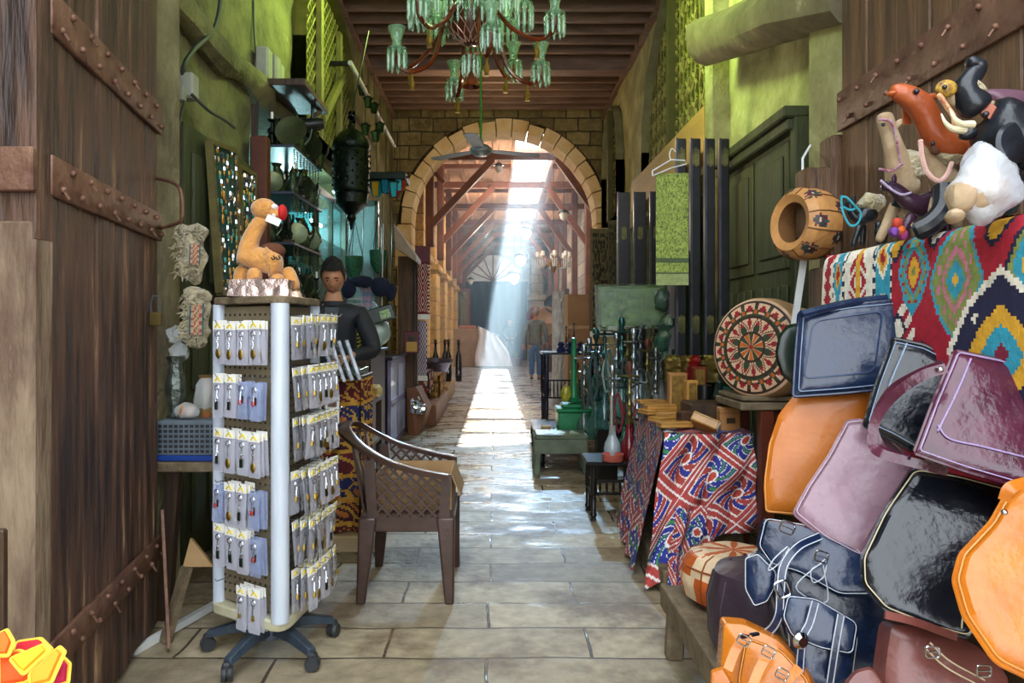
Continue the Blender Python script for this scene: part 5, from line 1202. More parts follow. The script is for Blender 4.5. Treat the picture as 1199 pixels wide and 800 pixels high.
for i, px in enumerate((510, 521, 525, 537)):
    b = V(((px-CX)/F*14.6, 14.6, .291)); tt = thing('dark_bottle', 'tall dark turned bottle, '+['closest to the red rug', 'second from the red rug', 'third from the red rug', 'closest to the white cloth stall'][i], 'bottle', tuple(b), 'dark bottles near the platform end')
    MB().lathe([(0, 0), (.06, 0), (.065, .1), (.06, .5), (.03, .6), (.024, .72), (.03, .75), (.028, .78), (0, .78)], b, 10).build('body', M_bottle, tt); MB().lathe([(0, .78), (.03, .78), (.03, .84), (0, .85)], b, 8).build('stopper', M_dkwood, tt)
# rugs and frames hung around the stall before the arch
def kilim(u, v):
    if u < .14 or u > .86: return lin('#7c1c24') if int(v*30) % 2 else lin('#d8c8bc')
    if v < .05 or v > .95: return lin('#6a1420')
    d = abs(u-.5)*2.2+abs((v*2 % 1)-.5)*1.6; k = int(d*9)
    return [lin('#b01c28'), lin('#7c1c24'), lin('#e2d2c8'), lin('#8a1420'), lin('#2b1c2c'), lin('#d8c0b8')][k % 6]
def hung_textile(name, lo, hi, Y, colfn, label, nu=40, nv=70, m=None, wave=.012, fringe=True, back='#5a4038', axis='x', X=0.):
    """hanging cloth with two faces; axis x: faces up the lane, axis y: lies along the wall at X"""
    t = thing(name, label, 'rug' if 'rug' in name else 'textile', (0, 0, 0)); (a0, z1), (a1, z0) = lo, hi
    def q(a, z, o): return V((a, Y+o, z)) if axis == 'x' else V((X+o, a, z))
    t.location = q((a0+a1)/2, z0, 0); WL[t.name] = V(t.location)
    w_ = lambda a, z: wave*math.sin(a*30+z*2)+wave*.6*math.sin(z*7)
    b = MB().grid(lambda u, v: q(a0+(a1-a0)*u, z1+(z0-z1)*v, w_(a0+(a1-a0)*u, z1+(z0-z1)*v)), nu, nv, colfn=colfn)
    b.grid(lambda u, v: q(a0+(a1-a0)*u, z1+(z0-z1)*v, .009+w_(a0+(a1-a0)*u, z1+(z0-z1)*v)), nu, 20, colfn=lambda u, v: lin(back)); b.build('weave', m or M_pat, t)
    if fringe:
        f = MB()
        for i in range(nu): a = a0+(a1-a0)*(i+.5)/nu; p = q(a, z0, w_(a, z0)); f.tube([p, p+V((R.uniform(-.01, .01), 0, -.07))], .006, 4)
        o = f.build('fringe', M_wht, t); o['kind'] = 'stuff'
    return t
hung_textile('hanging_rug', ((-1.10, 2.38), (-.89, 1.27)), None or (-.89, 1.27), 9.7, kilim, '') if False else None
def ht(name, px0, py0, px1, py1, Y, cf_, label, **k):
    a, b = P(px0, py0, Y), P(px1, py1, Y); return hung_textile(name, (a.x, a.z), (b.x, b.z), Y, cf_, label, **k)
ht('hanging_rug', 487, 306, 503, 368, 9.7, kilim, 'small red and white geometric rug hanging beside the brown post')
ht('hanging_rug', 488, 376, 500, 440, 9.95, lambda u, v: lin('#cfc8d4') if (int(u*8)+int(v*20)) % 2 else lin('#6f5a74'), 'white and mauve rug hanging just below the red geometric one')
one(MB().box(P(495, 298, 9.7), (.2, .05, .22), ch=.01), 'roll_holder', mat('maroon_board', '#5c2430', '#70303a', rough=.6), 'maroon board above the small red rug', 'board')
for i, (px0, px1, Y, m_) in enumerate(((466, 484, 9.5, M_gateR), (484, 488, 9.5, M_dkwood))):
    a = P(px0, 300, Y); b = P(px1, 300, Y); one(MB().b2((a.x, Y, 0), (b.x, Y+.12, a.z), ch=.01), 'timber_post', m_, ['broad brown timber post of the stall before the arch', 'slim dark post beside the hanging red rug'][i], 'post')
aw_ = thing('stall_awning', 'pale slanting wooden awning board over the stall post', 'awning', (-1.3, 8.9, 2.2)); MB().prism([P(461, 262, 8.7), P(487, 300, 8.7), P(487, 306, 8.7), P(463, 290, 8.7)], (0, .6, 0)).build('board', mat('pale_stall_board', '#b09a86', '#94806c', rough=.7, scale=4), aw_)
pf_ = thing('picture_frame', 'red framed panel with a yellow square hanging at the stall', 'picture', tuple(P(482, 414, 9.0))); MB().box(P(482, 401, 9.0), (.19, .03, .27), ch=.005).build('frame', mat('wine_frame', '#5c1420', rough=.4), pf_); MB().box(P(482, 406, 8.97), (.13, .02, .12)).build('yellow_box', mat('ochre_card', '#b98c40', rough=.6), pf_); MB().ball(P(482, 397, 8.985), (.05, .008, .05), 14, 8).build('arched_print', mat('brown_print', '#5a4a34', '#2f2a20', rough=.6, scale=30), pf_)
# stall under a white cloth, mirror, basket of the court
stl = thing('covered_stall', 'large carton-clad stall under a white cloth in the court', 'stall', (-.8, 26.5, 0))
MB().b2((-1.6, 25.6, 0), (-.35, 27.3, 1.35), ch=.02).build('carton', M_card, stl); MB().b2((-1.3, 25.7, 1.35), (-.7, 26.4, 1.46), ch=.02).build('top_box', mat('brick_box', '#a8603c', rough=.8), stl)
def sheet(u, v):
    X = -.62+.95*u; z = 1.43-1.40*v; sp = .4*v; return V((X+sp*(u-.15)+.05*math.sin(v*6+u*5)-.2*(1-v)*u, 25.5-.06*math.sin(u*22)-.1*v, max(.02, z-.35*u*(1-v))))
MB().grid(sheet, 40, 24).grid(lambda u, v: V((-.62+.75*u, 25.5+1.6*v, 1.44-.35*u)), 12, 10).grid(lambda u, v: sheet(u, v)+V((0, .1, 0)), 40, 24).build('white_cloth', mat('white_sheet', '#e6e6ec', '#d8d8e0', rough=.9, scale=4, bump=.3), stl)
mr_ = thing('mirror_cabinet', 'narrow brown mirror cabinet standing behind the carton-clad stall', 'mirror', tuple(V((-1.2, 27.5, 0))))
a, b = P(533, 338, 27.4), P(550, 385, 27.4); MB().b2((a.x, 27.4, 0), (b.x, 27.7, a.z), ch=.02).build('frame', M_truss, mr_); MB().b2((a.x+.1, 27.36, .3), (b.x-.1, 27.4, a.z-.12)).build('mirror', mat('mirror_glass', '#8fa4a8', rough=.05, metal=1.), mr_)
fp = thing('flower_pot', 'brown pot with a small plant standing on the lane', 'plant pot', tuple(PF(604, 429))); q = PF(604, 429)
MB().lathe([(0, 0), (.2, 0), (.22, .1), (.2, .28), (.16, .3), (0, .28)], q, 14).build('pot', mat('brown_pot', '#6a4434', rough=.7), fp)
b = MB()
for k in range(9): a = k*.7; b.tube([q+V((0, 0, .28)), q+V((.08*math.cos(a), .08*math.sin(a), .45)), q+V((.16*math.cos(a), .16*math.sin(a), .55))], [.015, .02, .003], 4)
b.build('leaves', mat('pot_leaf', '#5a6a34', rough=.7), fp)
# ================================================================ things hanging from the roofs
CHC = V((-.165, 4.9, 0)); M_amber = mat('amber_glass', '#4a1a0e', '#6a2c12', rough=.12, spec=.9, scale=6)
chd = thing('crystal_chandelier', 'large green crystal chandelier with amber arms hanging at the top', 'chandelier', (-.165, 4.9, 3.0))
def cz(py): return H-(py-HY)/F*4.9
MB().tube([CHC+V((0, 0, cz(30))), CHC+V((0, 0, 5.0))], .02, 10).build('stem', M_amber, chd)
bw = MB().lathe([(0, cz(53)), (.06, cz(51)), (.12, cz(42)), (.165, cz(28)), (.17, cz(22)), (.15, cz(20))], CHC, 20); bw.build('bowl', mat('bowl_glass', '#3a1a14', '#5e3426', rough=.1, spec=1., scale=30), chd)
nt_ = MB()
for i in range(14):
    for sg in (1, -1):
        nt_.tube([CHC+V((r_*math.cos(2*math.pi*i/14+sg*k*.22), r_*math.sin(2*math.pi*i/14+sg*k*.22), z)) for k, (r_, z) in enumerate(((.05, cz(52)), (.1, cz(46.5)), (.14, cz(38)), (.168, cz(29)), (.175, cz(21))))], .0035, 4)
nt_.build('bowl_lattice', mat('rosy_lattice', '#c29a8a', rough=.3, metal=.5), chd)
MB().lathe([(0, cz(53)), (.012, cz(60)), (.02, cz(66)), (.014, cz(70)), (.014, cz(85)), (.03, cz(93)), (.055, cz(99)), (.06, cz(102)), (.05, cz(101)), (0, cz(95))], CHC, 16).build('drop', M_amber, chd)
def crystal(p, L_=.13, r_=.0115):
    return MB().tube([p, p-V((0, 0, .012)), p-V((0, 0, L_*.85)), p-V((0, 0, L_))], [.004, r_, r_, .0015], 6)
def cup(parent, c, r_, n, L_, tulip=True, single=False):
    cu = MB().lathe([(.012, -.02), (r_*.5, -.012), (r_, .006), (r_*1.05, .012), (r_*.5, .0), (.012, .002)], c, 14)
    if tulip: cu.lathe([(.02, .01), (.034, .02), (.03, .04), (.03, .07), (.045, .12), (.06, .15), (.056, .15), (.04, .12), (.024, .06)], c, 12)
    cu.build('drip_cup', M_cglass, parent)
    for k in range(n):
        a = 2*math.pi*k/n+.2; crystal(c+V((r_*.95*math.cos(a), r_*.95*math.sin(a), -.004)), L_).build('crystal', M_cglass, parent)
for i in range(8):
    a = 2*math.pi*i/8+.28; d = V((math.cos(a), math.sin(a), 0)); up = i % 2
    R0 = .62 if up else .5; zt = cz(40) if up else cz(68)
    arm = thing if False else None
    pts = [CHC+d*.05+V((0, 0, cz(18))), CHC+d*.16+V((0, 0, cz(14))), CHC+d*(R0*.5)+V((0, 0, zt-.02)), CHC+d*(R0*.78)+V((0, 0, zt-.13)), CHC+d*(R0*.97)+V((0, 0, zt-.1)), CHC+d*R0+V((0, 0, zt))]
    am = MB().tube(smooth_line(pts, 6), .015, 8).build('arm', M_amber, chd)
    c = CHC+d*R0+V((0, 0, zt)); cup(am, c, .062, 9, .135)
    MB().lathe([(0, -.0), (.01, -.01), (.006, -.03), (.018, -.06), (.02, -.08), (.012, -.1), (.02, -.115), (0, -.115)], CHC+d*(R0*.8)+V((0, 0, zt-.14)), 8).build('pendant', M_gold, am)
for i in range(10):
    a = 2*math.pi*i/10+.1; crystal(CHC+V((.055*math.cos(a), .055*math.sin(a), cz(66))), .14).build('crystal', M_cglass, chd)
ut = MB()
for i in range(8):
    a = 2*math.pi*i/8; d = V((math.cos(a), math.sin(a), 0)); c = CHC+d*.36+V((0, 0, cz(6)))
    ut.lathe([(.012, -.02), (.05, 0), (.06, .01), (.02, .0)], c, 12); ut.lathe([(.02, .01), (.034, .02), (.03, .05), (.05, .13), (.04, .12), (.024, .06)], c, 12)
    for k in range(8):
        p = c+V((.055*math.cos(k*.785), .055*math.sin(k*.785), 0)); ut.tube([p, p-V((0, 0, .012)), p-V((0, 0, .15)), p-V((0, 0, .17))], [.004, .0115, .0115, .0015], 6)
for i in range(22):
    a = 2*math.pi*i/22; p = CHC+V((.19*math.cos(a), .19*math.sin(a), cz(5))); ut.tube([p, p-V((0, 0, .012)), p-V((0, 0, .17)), p-V((0, 0, .19))], [.004, .012, .012, .0015], 6)
o = ut.build('upper_crystals', M_cglass, chd); o['kind'] = 'stuff'
light('POINT', 'chandelier_glow', (-.165, 4.9, 3.75), 14, (.75, 1, .55), shadow_soft_size=.2)
fa = thing('ceiling_fan', 'grey ceiling fan with a green rod hanging before the arch', 'ceiling fan', (-.15, 7.5, 3.1)); fc = V((-.15, 7.5, 3.19))
MB().tube([fc+V((0, 0, .1)), (fc.x, fc.y, 5.2)], .013, 8).build('rod', mat('green_rod', '#3a7a34', rough=.5), fa)
MB().lathe([(0, -.06), (.07, -.05), (.11, -.02), (.115, .02), (.08, .05), (.03, .07), (.02, .12), (0, .12)], fc, 20).build('motor', mat('fan_grey', '#8a8f98', '#6c7078', rough=.35, metal=.3, scale=6), fa)
for ang in (22, 142, 262):
    a = math.radians(ang); d = V((math.cos(a), math.sin(a), 0)); s_ = V((-d.y, d.x, 0)); b = MB()
    b.prism([fc+d*.1-s_*.035, fc+d*.2-s_*.06, fc+d*.64-s_*.07, fc+d*.67, fc+d*.64+s_*.07, fc+d*.2+s_*.06, fc+d*.1+s_*.035], (0, 0, .008)); b.build('blade', mat('fan_blade', '#70757c', '#565a60', rough=.4, scale=4), fa)
def pendant(px, py, Y, label, lit, s=1., top=5.2):
    c = P(px, py, Y); t = thing('pendant_lamp', label, 'pendant lamp', tuple(c-V((0, 0, .3*s))))
    MB().lathe([(0, .2*s), (.05*s, .18*s), (.2*s, .08*s), (.24*s, .03*s), (0, .04*s)], c, 14).build('cap', M_brassd, t)
    MB().lathe([(.12*s, .04*s), (.17*s, -.06*s), (.13*s, -.2*s), (.05*s, -.28*s), (0, -.3*s)], c, 14).build('glass', mat('lit_lamp_glass', '#f4f6f8', emit='#f2f6ff', estr=2.2) if lit else mat('milk_glass', '#cfc8be', rough=.3), t)
    MB().tube([c+V((0, 0, .2*s)), (c.x, c.y, top)], .012*s, 5).build('chain', M_brassd, t)
pendant(616, 270, 20.8, 'glowing white glass lamp in the sunbeam, highest of three', True, .9, 4.7)
pendant(610, 301, 22.2, 'glowing white glass lamp in the sunbeam, middle of three', True, .95)
pendant(602, 322, 24.2, 'glowing white glass lamp in the sunbeam, lowest of three', True, 1.1)
pendant(660, 250, 16.2, 'bell shaped lamp hanging beside the plate seller posts', False, .55)
pendant(584, 195, 15.2, 'slim lamp hanging under the first truss behind the fan', False, .5)
pendant(551, 328, 27.5, 'small lamp hanging before the pale fanlight', False, .6)
def cchand(px, py, Y, s, label):
    c = P(px, py, Y); t = thing('small_chandelier', label, 'chandelier', tuple(c-V((0, 0, .4*s)))); MB().tube([c+V((0, 0, .1)), (c.x, c.y, 5.2)], .01, 5).build('chain', M_brassd, t)
    MB().lathe([(0, -.35*s), (.05*s, -.3*s), (.1*s, -.1*s), (.03*s, .05*s), (.06*s, .15*s), (0, .2*s)], c, 12).build('body', M_gold, t)
    for i in range(8):
        a = i*math.pi/4; d = V((math.cos(a), math.sin(a), 0)); am = MB().tube(smooth_line([c+d*.05*s, c+d*.25*s-V((0, 0, .16*s)), c+d*.42*s-V((0, 0, .04*s)), c+d*.42*s+V((0, 0, .05*s))], 4), .014*s, 6).build('arm', M_gold, t)
        MB().lathe([(.02*s, .05*s), (.06*s, .1*s), (.05*s, .22*s), (.04*s, .22*s)], c+d*.42*s, 8).build('shade', mat('milk_glass', '#cfc8be', rough=.3), am)
        b = MB()
        for k in range(4): p = c+d*.42*s+V((.05*s*math.cos(k*1.57), .05*s*math.sin(k*1.57), .03*s)); b.tube([p, p-V((0, 0, .22*s))], [.012*s, .016*s], 5)
        b.build('crystal_drops', mat('clear_drop', '#c8ccd0', rough=.1, spec=1.), am)
cchand(648, 305, 17.6, .92, 'small crystal chandelier hanging near the plate seller')
cchand(629, 262, 23.5, .6, 'tiny crystal chandelier hanging deep in the court')
# ================================================================ black folding shutters of the store
def shutter(lo, hi, label, hinges, yv=None):
    """one tall leaf of the folding shutters, folded square to the wall"""
    t = thing('folding_shutter', label, 'shutter', ((lo[0]+hi[0])/2, (lo[1]+hi[1])/2, lo[2]), 'black folding shutters')
    MB().b2(lo, hi, ch=.006).build('board', M_black, t)
    xm = (lo[0]+hi[0])/2
    for z in hinges: MB().b2((xm-.028, lo[1]-.008, z-.06), (xm+.028, lo[1], z+.06), ch=.002).b2((xm-.008, lo[1]-.016, z-.07), (xm+.008, lo[1]-.005, z+.07)).build('hinge', M_hinge, t)
    MB().b2((lo[0]-.004, lo[1]-.012, lo[2]), (lo[0]+.012, lo[1], hi[2])).build('metal_edge', mat('shutter_edge', '#5a5e66', '#3a3c42', rough=.3, metal=.5), t); return t
M_hinge = mat('yellowed_hinge', '#6c683c', '#3e3c24', rough=.45, metal=.5, scale=12)
wordp = ['closest to the hanging brown rug', 'second from the brown rug', 'third from the brown rug', 'fourth from the brown rug']
for i in range(4):
    x = 1.28+.165*i; Y = 7.6-.02*i; shutter((x, Y, 0.02), (x+.13, Y+.04, 2.78), 'tall black folding shutter leaf with yellowed hinges, '+wordp[i], (.55, 1.45, 2.35))
wordp = ['right behind the green scarf', 'next to the scarf, with a bright steel edge', 'middle of the tall set beside the panelled door', 'closest to the panelled door']
for i in range(4):
    x = 1.32+.105*i; Y = 5.3+.0*i; shutter((x, Y, 0.02), (x+.075, Y+.05, 2.74), 'very tall black shutter leaf '+wordp[i].replace(', with a bright steel edge', ''), (.45, 1.38, 2.6))
one(MB().b2((1.33, 5.55, .02), (1.43, 5.62, 1.95), ch=.01), 'grey_board', mat('mauve_grey_board', '#6d6468', '#544c50', rough=.6, scale=4), 'mauve-grey upright board below the green scarf', 'board')
# tan panel bits over the shutters
one(MB().prism([P(838, 118, 6.1), P(838, 150, 6.1), P(815, 160, 6.3), P(806, 148, 6.5)], (0, .03, 0)), 'cardboard_sheet', mat('yellow_sheet', '#b8a860', '#a08f48', rough=.7), 'yellowish sheet tucked over the black shutters', 'sheet')
# ---------------------------------------------------------------- the panelled green-brown door
d2 = struct(MB().b2((1.80, 4.34, 0), (1.87, 5.66, 2.62), ch=.005), 'door_4', M_green_door, 'tall dark green panelled door on the toy seller wall')
for y0, y1 in ((4.42, 4.96), (5.04, 5.58)):
    struct(MB().b2((1.785, y0, 1.72), (1.80, y1, 2.50), ch=.01).b2((1.77, y0+.07, 1.80), (1.787, y1-.07, 2.42), ch=.012), 'panel', M_green_door, None, d2)
    for k in range(4): struct(MB().b2((1.775, y0+.01+k*.135, .55), (1.80, y0+.11+k*.135, 1.62), ch=.012), 'panel', M_green_door, None, d2)
struct(MB().b2((1.70, 4.28, 2.60), (1.9, 5.72, 2.67), ch=.01).b2((1.73, 4.30, 2.53), (1.9, 5.70, 2.60), ch=.01).b2((1.76, 4.26, 0), (1.9, 4.34, 2.6), ch=.008).b2((1.76, 5.66, 0), (1.9, 5.76, 2.6), ch=.008), 'door_frame', M_green_door, None, d2)
struct(MB().b2((1.72, 5.80, 0), (1.95, 5.96, 5.2), ch=.02), 'wall_pillar_shop', M_plR, 'narrow plastered pillar between the panelled door and the shutters', warp=.01)
# ---------------------------------------------------------------- hanging textiles of the shutter side
def darkrug(u, v):
    if u < .1 or u > .9 or v < .04 or v > .95: return lin('#6a5a38')
    n = mnoise.noise(V((u*14, v*26, 1))); return lin('#2a1f14') if n > .12 else (lin('#4c4628') if n > -.15 else lin('#6a5c3a'))
ht('hanging_rug', 691, 268, 718, 388, 9.3, darkrug, 'dark brown patterned rug with a pale fringe hanging before the arch', back='#3a3020')
ht('hanging_rug', 712, 258, 722, 380, 8.9, lambda u, v: mixc(darkrug(u, v), lin('#2a2416'), .3), 'narrow darker rug hanging next to the brown fringed rug')
def scarf(u, v):
    n = mnoise.noise(V((u*22, v*60, 3)))
    if .76 < v < .80 or .88 < v < .90: return lin('#4c5a3c')
    if v > .9: return lin('#8f9a62')
    return lin('#7f9040') if n > .05 else (lin('#98a850') if n > -.25 else lin('#5c6a34'))
sf = ht('hanging_scarf', 768, 203, 806, 334, 4.85, scarf, 'yellow-green printed scarf hanging from a wire hanger', wave=.006, back='#6a7438', fringe=False)
hg = MB(); a, b, c = P(764, 206, 4.83), P(804, 192, 4.83), P(786, 178, 4.83); hg.tube([a, P(785, 197, 4.83), b, P(802, 188, 4.83), P(786, 187, 4.83), P(764, 200, 4.83), a], .005, 6)
hg.tube(smooth_line([P(785, 187, 4.83), P(784, 180, 4.83), P(787, 174, 4.83), P(791, 178, 4.83)], 4), .004, 6); hg.build('hanger', M_white, sf)
# clear sheet parcel over the hookahs
gp = thing('wrapped_tray', 'large flat tray wrapped in greenish film lying over the hookahs', 'tray', tuple(P(740, 383, 6.2)))
q4 = [P(703, 339, 6.2), P(778, 337, 6.1), P(780, 380, 6.1), P(705, 383, 6.2)]
MB().prism(q4, (0, .12, .03)).build('tray', mat('green_tray', '#5f8440', '#2c4a28', rough=.5, scale=7, stretch=(1, 1, 2), c3='#a4bc58'), gp)
b = MB().prism([q4[0]+V((-.03, -.03, .02)), q4[1]+V((.12, -.03, .02)), q4[2]+V((.12, -.03, -.03)), q4[3]+V((-.03, -.03, -.03))], (0, .2, .03)); b.build('film', mat('dull_film', '#5f7a5c', '#3c5640', rough=.15, alpha=.35, spec=.6, scale=6, bump=.6), gp)
for i, (px, py) in enumerate(((776, 352), (784, 380), (778, 400), (786, 420))):
    b = MB().ball(P(px, py, 5.6), (.07, .06, .09), 12, 8)
    for k, v in enumerate(b.v): b.v[k] = v+mnoise.noise_vector(v*20)*.03
    one(b, 'glass_bundle', mat('bottle_green_film', '#2f5a44', '#16302a', rough=.12, alpha=.8, spec=1., scale=12, bump=.6), 'bundle of green wrapped glassware below the film tray, '+['topmost', 'second', 'third', 'lowest'][i]+' in the string', 'glassware')
# ================================================================ hookahs
M_hk = [mat('hookah_steel', '#b4bac0', '#848c94', rough=.25, metal=.85, scale=20), mat('hookah_brass', '#9a8e50', '#6a6438', rough=.28, metal=.8, scale=20), mat('hookah_teal', '#3a6a68', '#234846', rough=.2, metal=.6, scale=20)]
def hookah(kind, h, gcol, hose, label, loc, n=16):
    t = thing('hookah', label, 'hookah', loc, 'hookahs of the shutter side stall'); L = V(loc); g = .30*h; s = h/.75
    MB().lathe([(0, 0), (.055*s, 0), (.062*s, .02*s), (.07*s, .07*s), (.06*s, .12*s), (.03*s, .18*s), (.024*s, .24*s), (.03*s, .27*s), (.0, .27*s)], L, n).build('glass_base', mat('hk_glass_'+gcol[1:], gcol, rough=.06, alpha=.75, spec=1.), t)
    pf = [(.03, .26), (.034, .28), (.018, .30), (.03, .33), (.012, .36), (.02, .39), (.028, .41), (.012, .44), (.01, .47), (.024, .5), (.012, .53), (.01, .57), (.016, .6), (.008, .62)]
    MB().lathe([(0, .26*s)]+[(a*s, b*s) for a, b in pf]+[(0, .62*s)], L, n).build('stem', M_hk[kind], t)
    MB().lathe([(.01*s, .622*s), (.08*s, .627*s), (.088*s, .638*s), (.08*s, .634*s), (.01*s, .63*s)], L, 20).build('tray', M_hk[kind], t)
    MB().lathe([(.008*s, .63*s), (.012*s, .66*s), (.022*s, .68*s), (.026*s, .71*s), (.018*s, .74*s), (0, .75*s)], L, n).build('bowl', [M_hk[0], mat('clay_bowl', '#5a2e20', rough=.6), M_hk[2]][kind], t)
    a = R.uniform(0, 6.3); d = V((math.cos(a), math.sin(a)*.5, 0)); hp = [L+V((0, 0, .33*s)), L+d*.05*s+V((0, 0, .36*s)), L+d*.10*s+V((0, 0, .5*s)), L+d*.13*s+V((0, 0, .38*s)), L+d*.1*s+V((0, 0, .2*s)), L+d*.06*s+V((0, 0, .3*s)), L+d*.09*s+V((0, 0, .45*s))]
    MB().tube(smooth_line(hp, 6), .009*s, 7).build('hose', mat('hose_'+hose[1:], hose, rough=.45, scale=60, bump=.5), t)
    return t
# black turned stand, tables
def turned_table(x0, x1, y0, y1, z1, m, name, label, top=.03, rail=True, lr=.022):
    t = thing(name, label, 'table', ((x0+x1)/2, (y0+y1)/2, 0)); MB().b2((x0-.02, y0-.02, z1-top), (x1+.02, y1+.02, z1), ch=.006).build('table_top', m, t)
    for x in (x0+.03, x1-.03):
        for y in (y0+.03, y1-.03):
            h = z1-top; MB().lathe([(0, 0), (lr, 0), (lr*.8, h*.05), (lr*1.2, h*.1), (lr*.8, h*.16), (lr, h*.4), (lr*.8, h*.45), (lr*1.2, h*.5), (lr, h*.9), (lr, h), (0, h)], (x, y, 0), 10).build('leg', m, t)
    if rail:
        for z in (z1*.45, z1*.66):
            MB().b2((x0+.03, y0+.02, z-.01), (x1-.03, y0+.04, z+.01)).build('rail', m, t); MB().b2((x0+.02, y0+.03, z-.01), (x0+.04, y1-.03, z+.01)).build('rail', m, t)
        n = max(3, int((x1-x0)/.05)); sp = MB()
        for i in range(1, n):
            x = x0+.03+(x1-x0-.06)*i/n; sp.tube([(x, y0+.03, z1*.45), (x, y0+.03, z1*.55), (x, y0+.03, z1*.66)], [.006, .01, .006], 6)
        for i in range(1, n):
            y = y0+.03+(y1-y0-.06)*i/n; sp.tube([(x0+.03, y, z1*.45), (x0+.03, y, z1*.55), (x0+.03, y, z1*.66)], [.006, .01, .006], 6)
        sp.build('spindles', m, t)
    return t
M_blk = mat('black_lacquer', '#121110', '#1e1b18', rough=.25, scale=8); M_prp = mat('purple_black_lacquer', '#191a30', '#10101e', rough=.25, scale=6)
turned_table(.66, 1.05, 5.08, 5.42, .42, M_blk, 'side_table', 'small black turned-leg table with spindle rail holding a hookah')
turned_table(.62, 1.34, 9.2, 9.9, 1.05, M_prp, 'tall_stand', 'tall purple-black stand at the lane edge with slim posts', lr=.03)
turned_table(.42, 1.05, 7.1, 8.4, .30, M_prp, 'low_table', 'low purple-black table carrying the green chest', rail=False, lr=.04)
turned_table(1.0, 1.5, 5.7, 7.0, .62, M_blk, 'side_table', 'black table full of hookahs before the shutters', rail=False)
one(MB().b2((.9, 6.4, 0), (1.08, 6.6, .45), ch=.01), 'plinth', M_blk, 'slim black plinth carrying a teal hookah behind the small black table', 'plinth')
# inlaid stool
sl = thing('inlaid_stool', 'low grey-green stool with an inlaid top standing before the green chest', 'stool', (.62, 6.9, 0))
M_stl = mat('grey_green_wood', '#5f6a54', '#454f3e', rough=.45, scale=5, c3='#7c8468')
MB().b2((.36, 6.66, .32), (.86, 7.04, .375), ch=.02).build('seat', M_stl, sl)
q = MB(); 
for x0, cc in ((.44, 0), (.56, 1), (.68, 0)): q.prism([(x0, 6.72, .376), (x0+.1, 6.72, .376), (x0+.05, 6.98, .376)], (0, 0, .004), m=cc)
q.build('inlay', [mat('shell_inlay', '#a8ac90', rough=.3), mat('yellow_inlay', '#a8a860', rough=.3)], sl)
for x in (.40, .82):
    for y in (6.7, 7.0): MB().beam((x, y, .33), (x+(.02 if x > .5 else -.02), y, 0), .06, .05, ch=.01).build('leg', M_stl, sl)
MB().b2((.36, 6.67, .2), (.84, 6.69, .33)).build('apron', M_stl, sl)
# green chest
gx = thing('green_chest', 'bright green stepped box chest on the low dark table', 'chest', (.76, 7.3, .30)); M_gr = mat('malachite_green', '#1f7a4c', '#15603a', rough=.3, scale=5)
MB().b2((.60, 7.15, .302), (.98, 7.5, .34), ch=.008).b2((.62, 7.17, .34), (.96, 7.48, .52), ch=.01).build('body', M_gr, gx); MB().b2((.60, 7.15, .52), (.98, 7.5, .56), ch=.012).b2((.66, 7.2, .56), (.92, 7.44, .60), ch=.012).build('lid', M_gr, gx)
one(MB().lathe([(0, 0), (.07, .01), (.075, .03), (.045, .06), (.035, .14), (.028, .3), (.03, .5), (.022, .62), (.03, .65), (0, .66)], (.79, 7.3, .602), 12), 'green_pillar', M_gr, 'slender green pedestal standing on the green chest', 'pedestal')
one(MB().ball((.70, 7.22, .70), (.05, .04, .09), 12, 9), 'yellow_ornament', mat('yellow_glass', '#a8a030', '#6a6a20', rough=.2, scale=20), 'yellow glass ornament leaning on the green pedestal', 'ornament', warp=.02)
one(MB().b2((.46, 7.2, .302), (.56, 7.36, .38), ch=.006), 'small_box', M_card, 'small tan box beside the green chest', 'box')
def at_px(px, py, Y): q = P(px, py, Y); return (q.x, q.y)
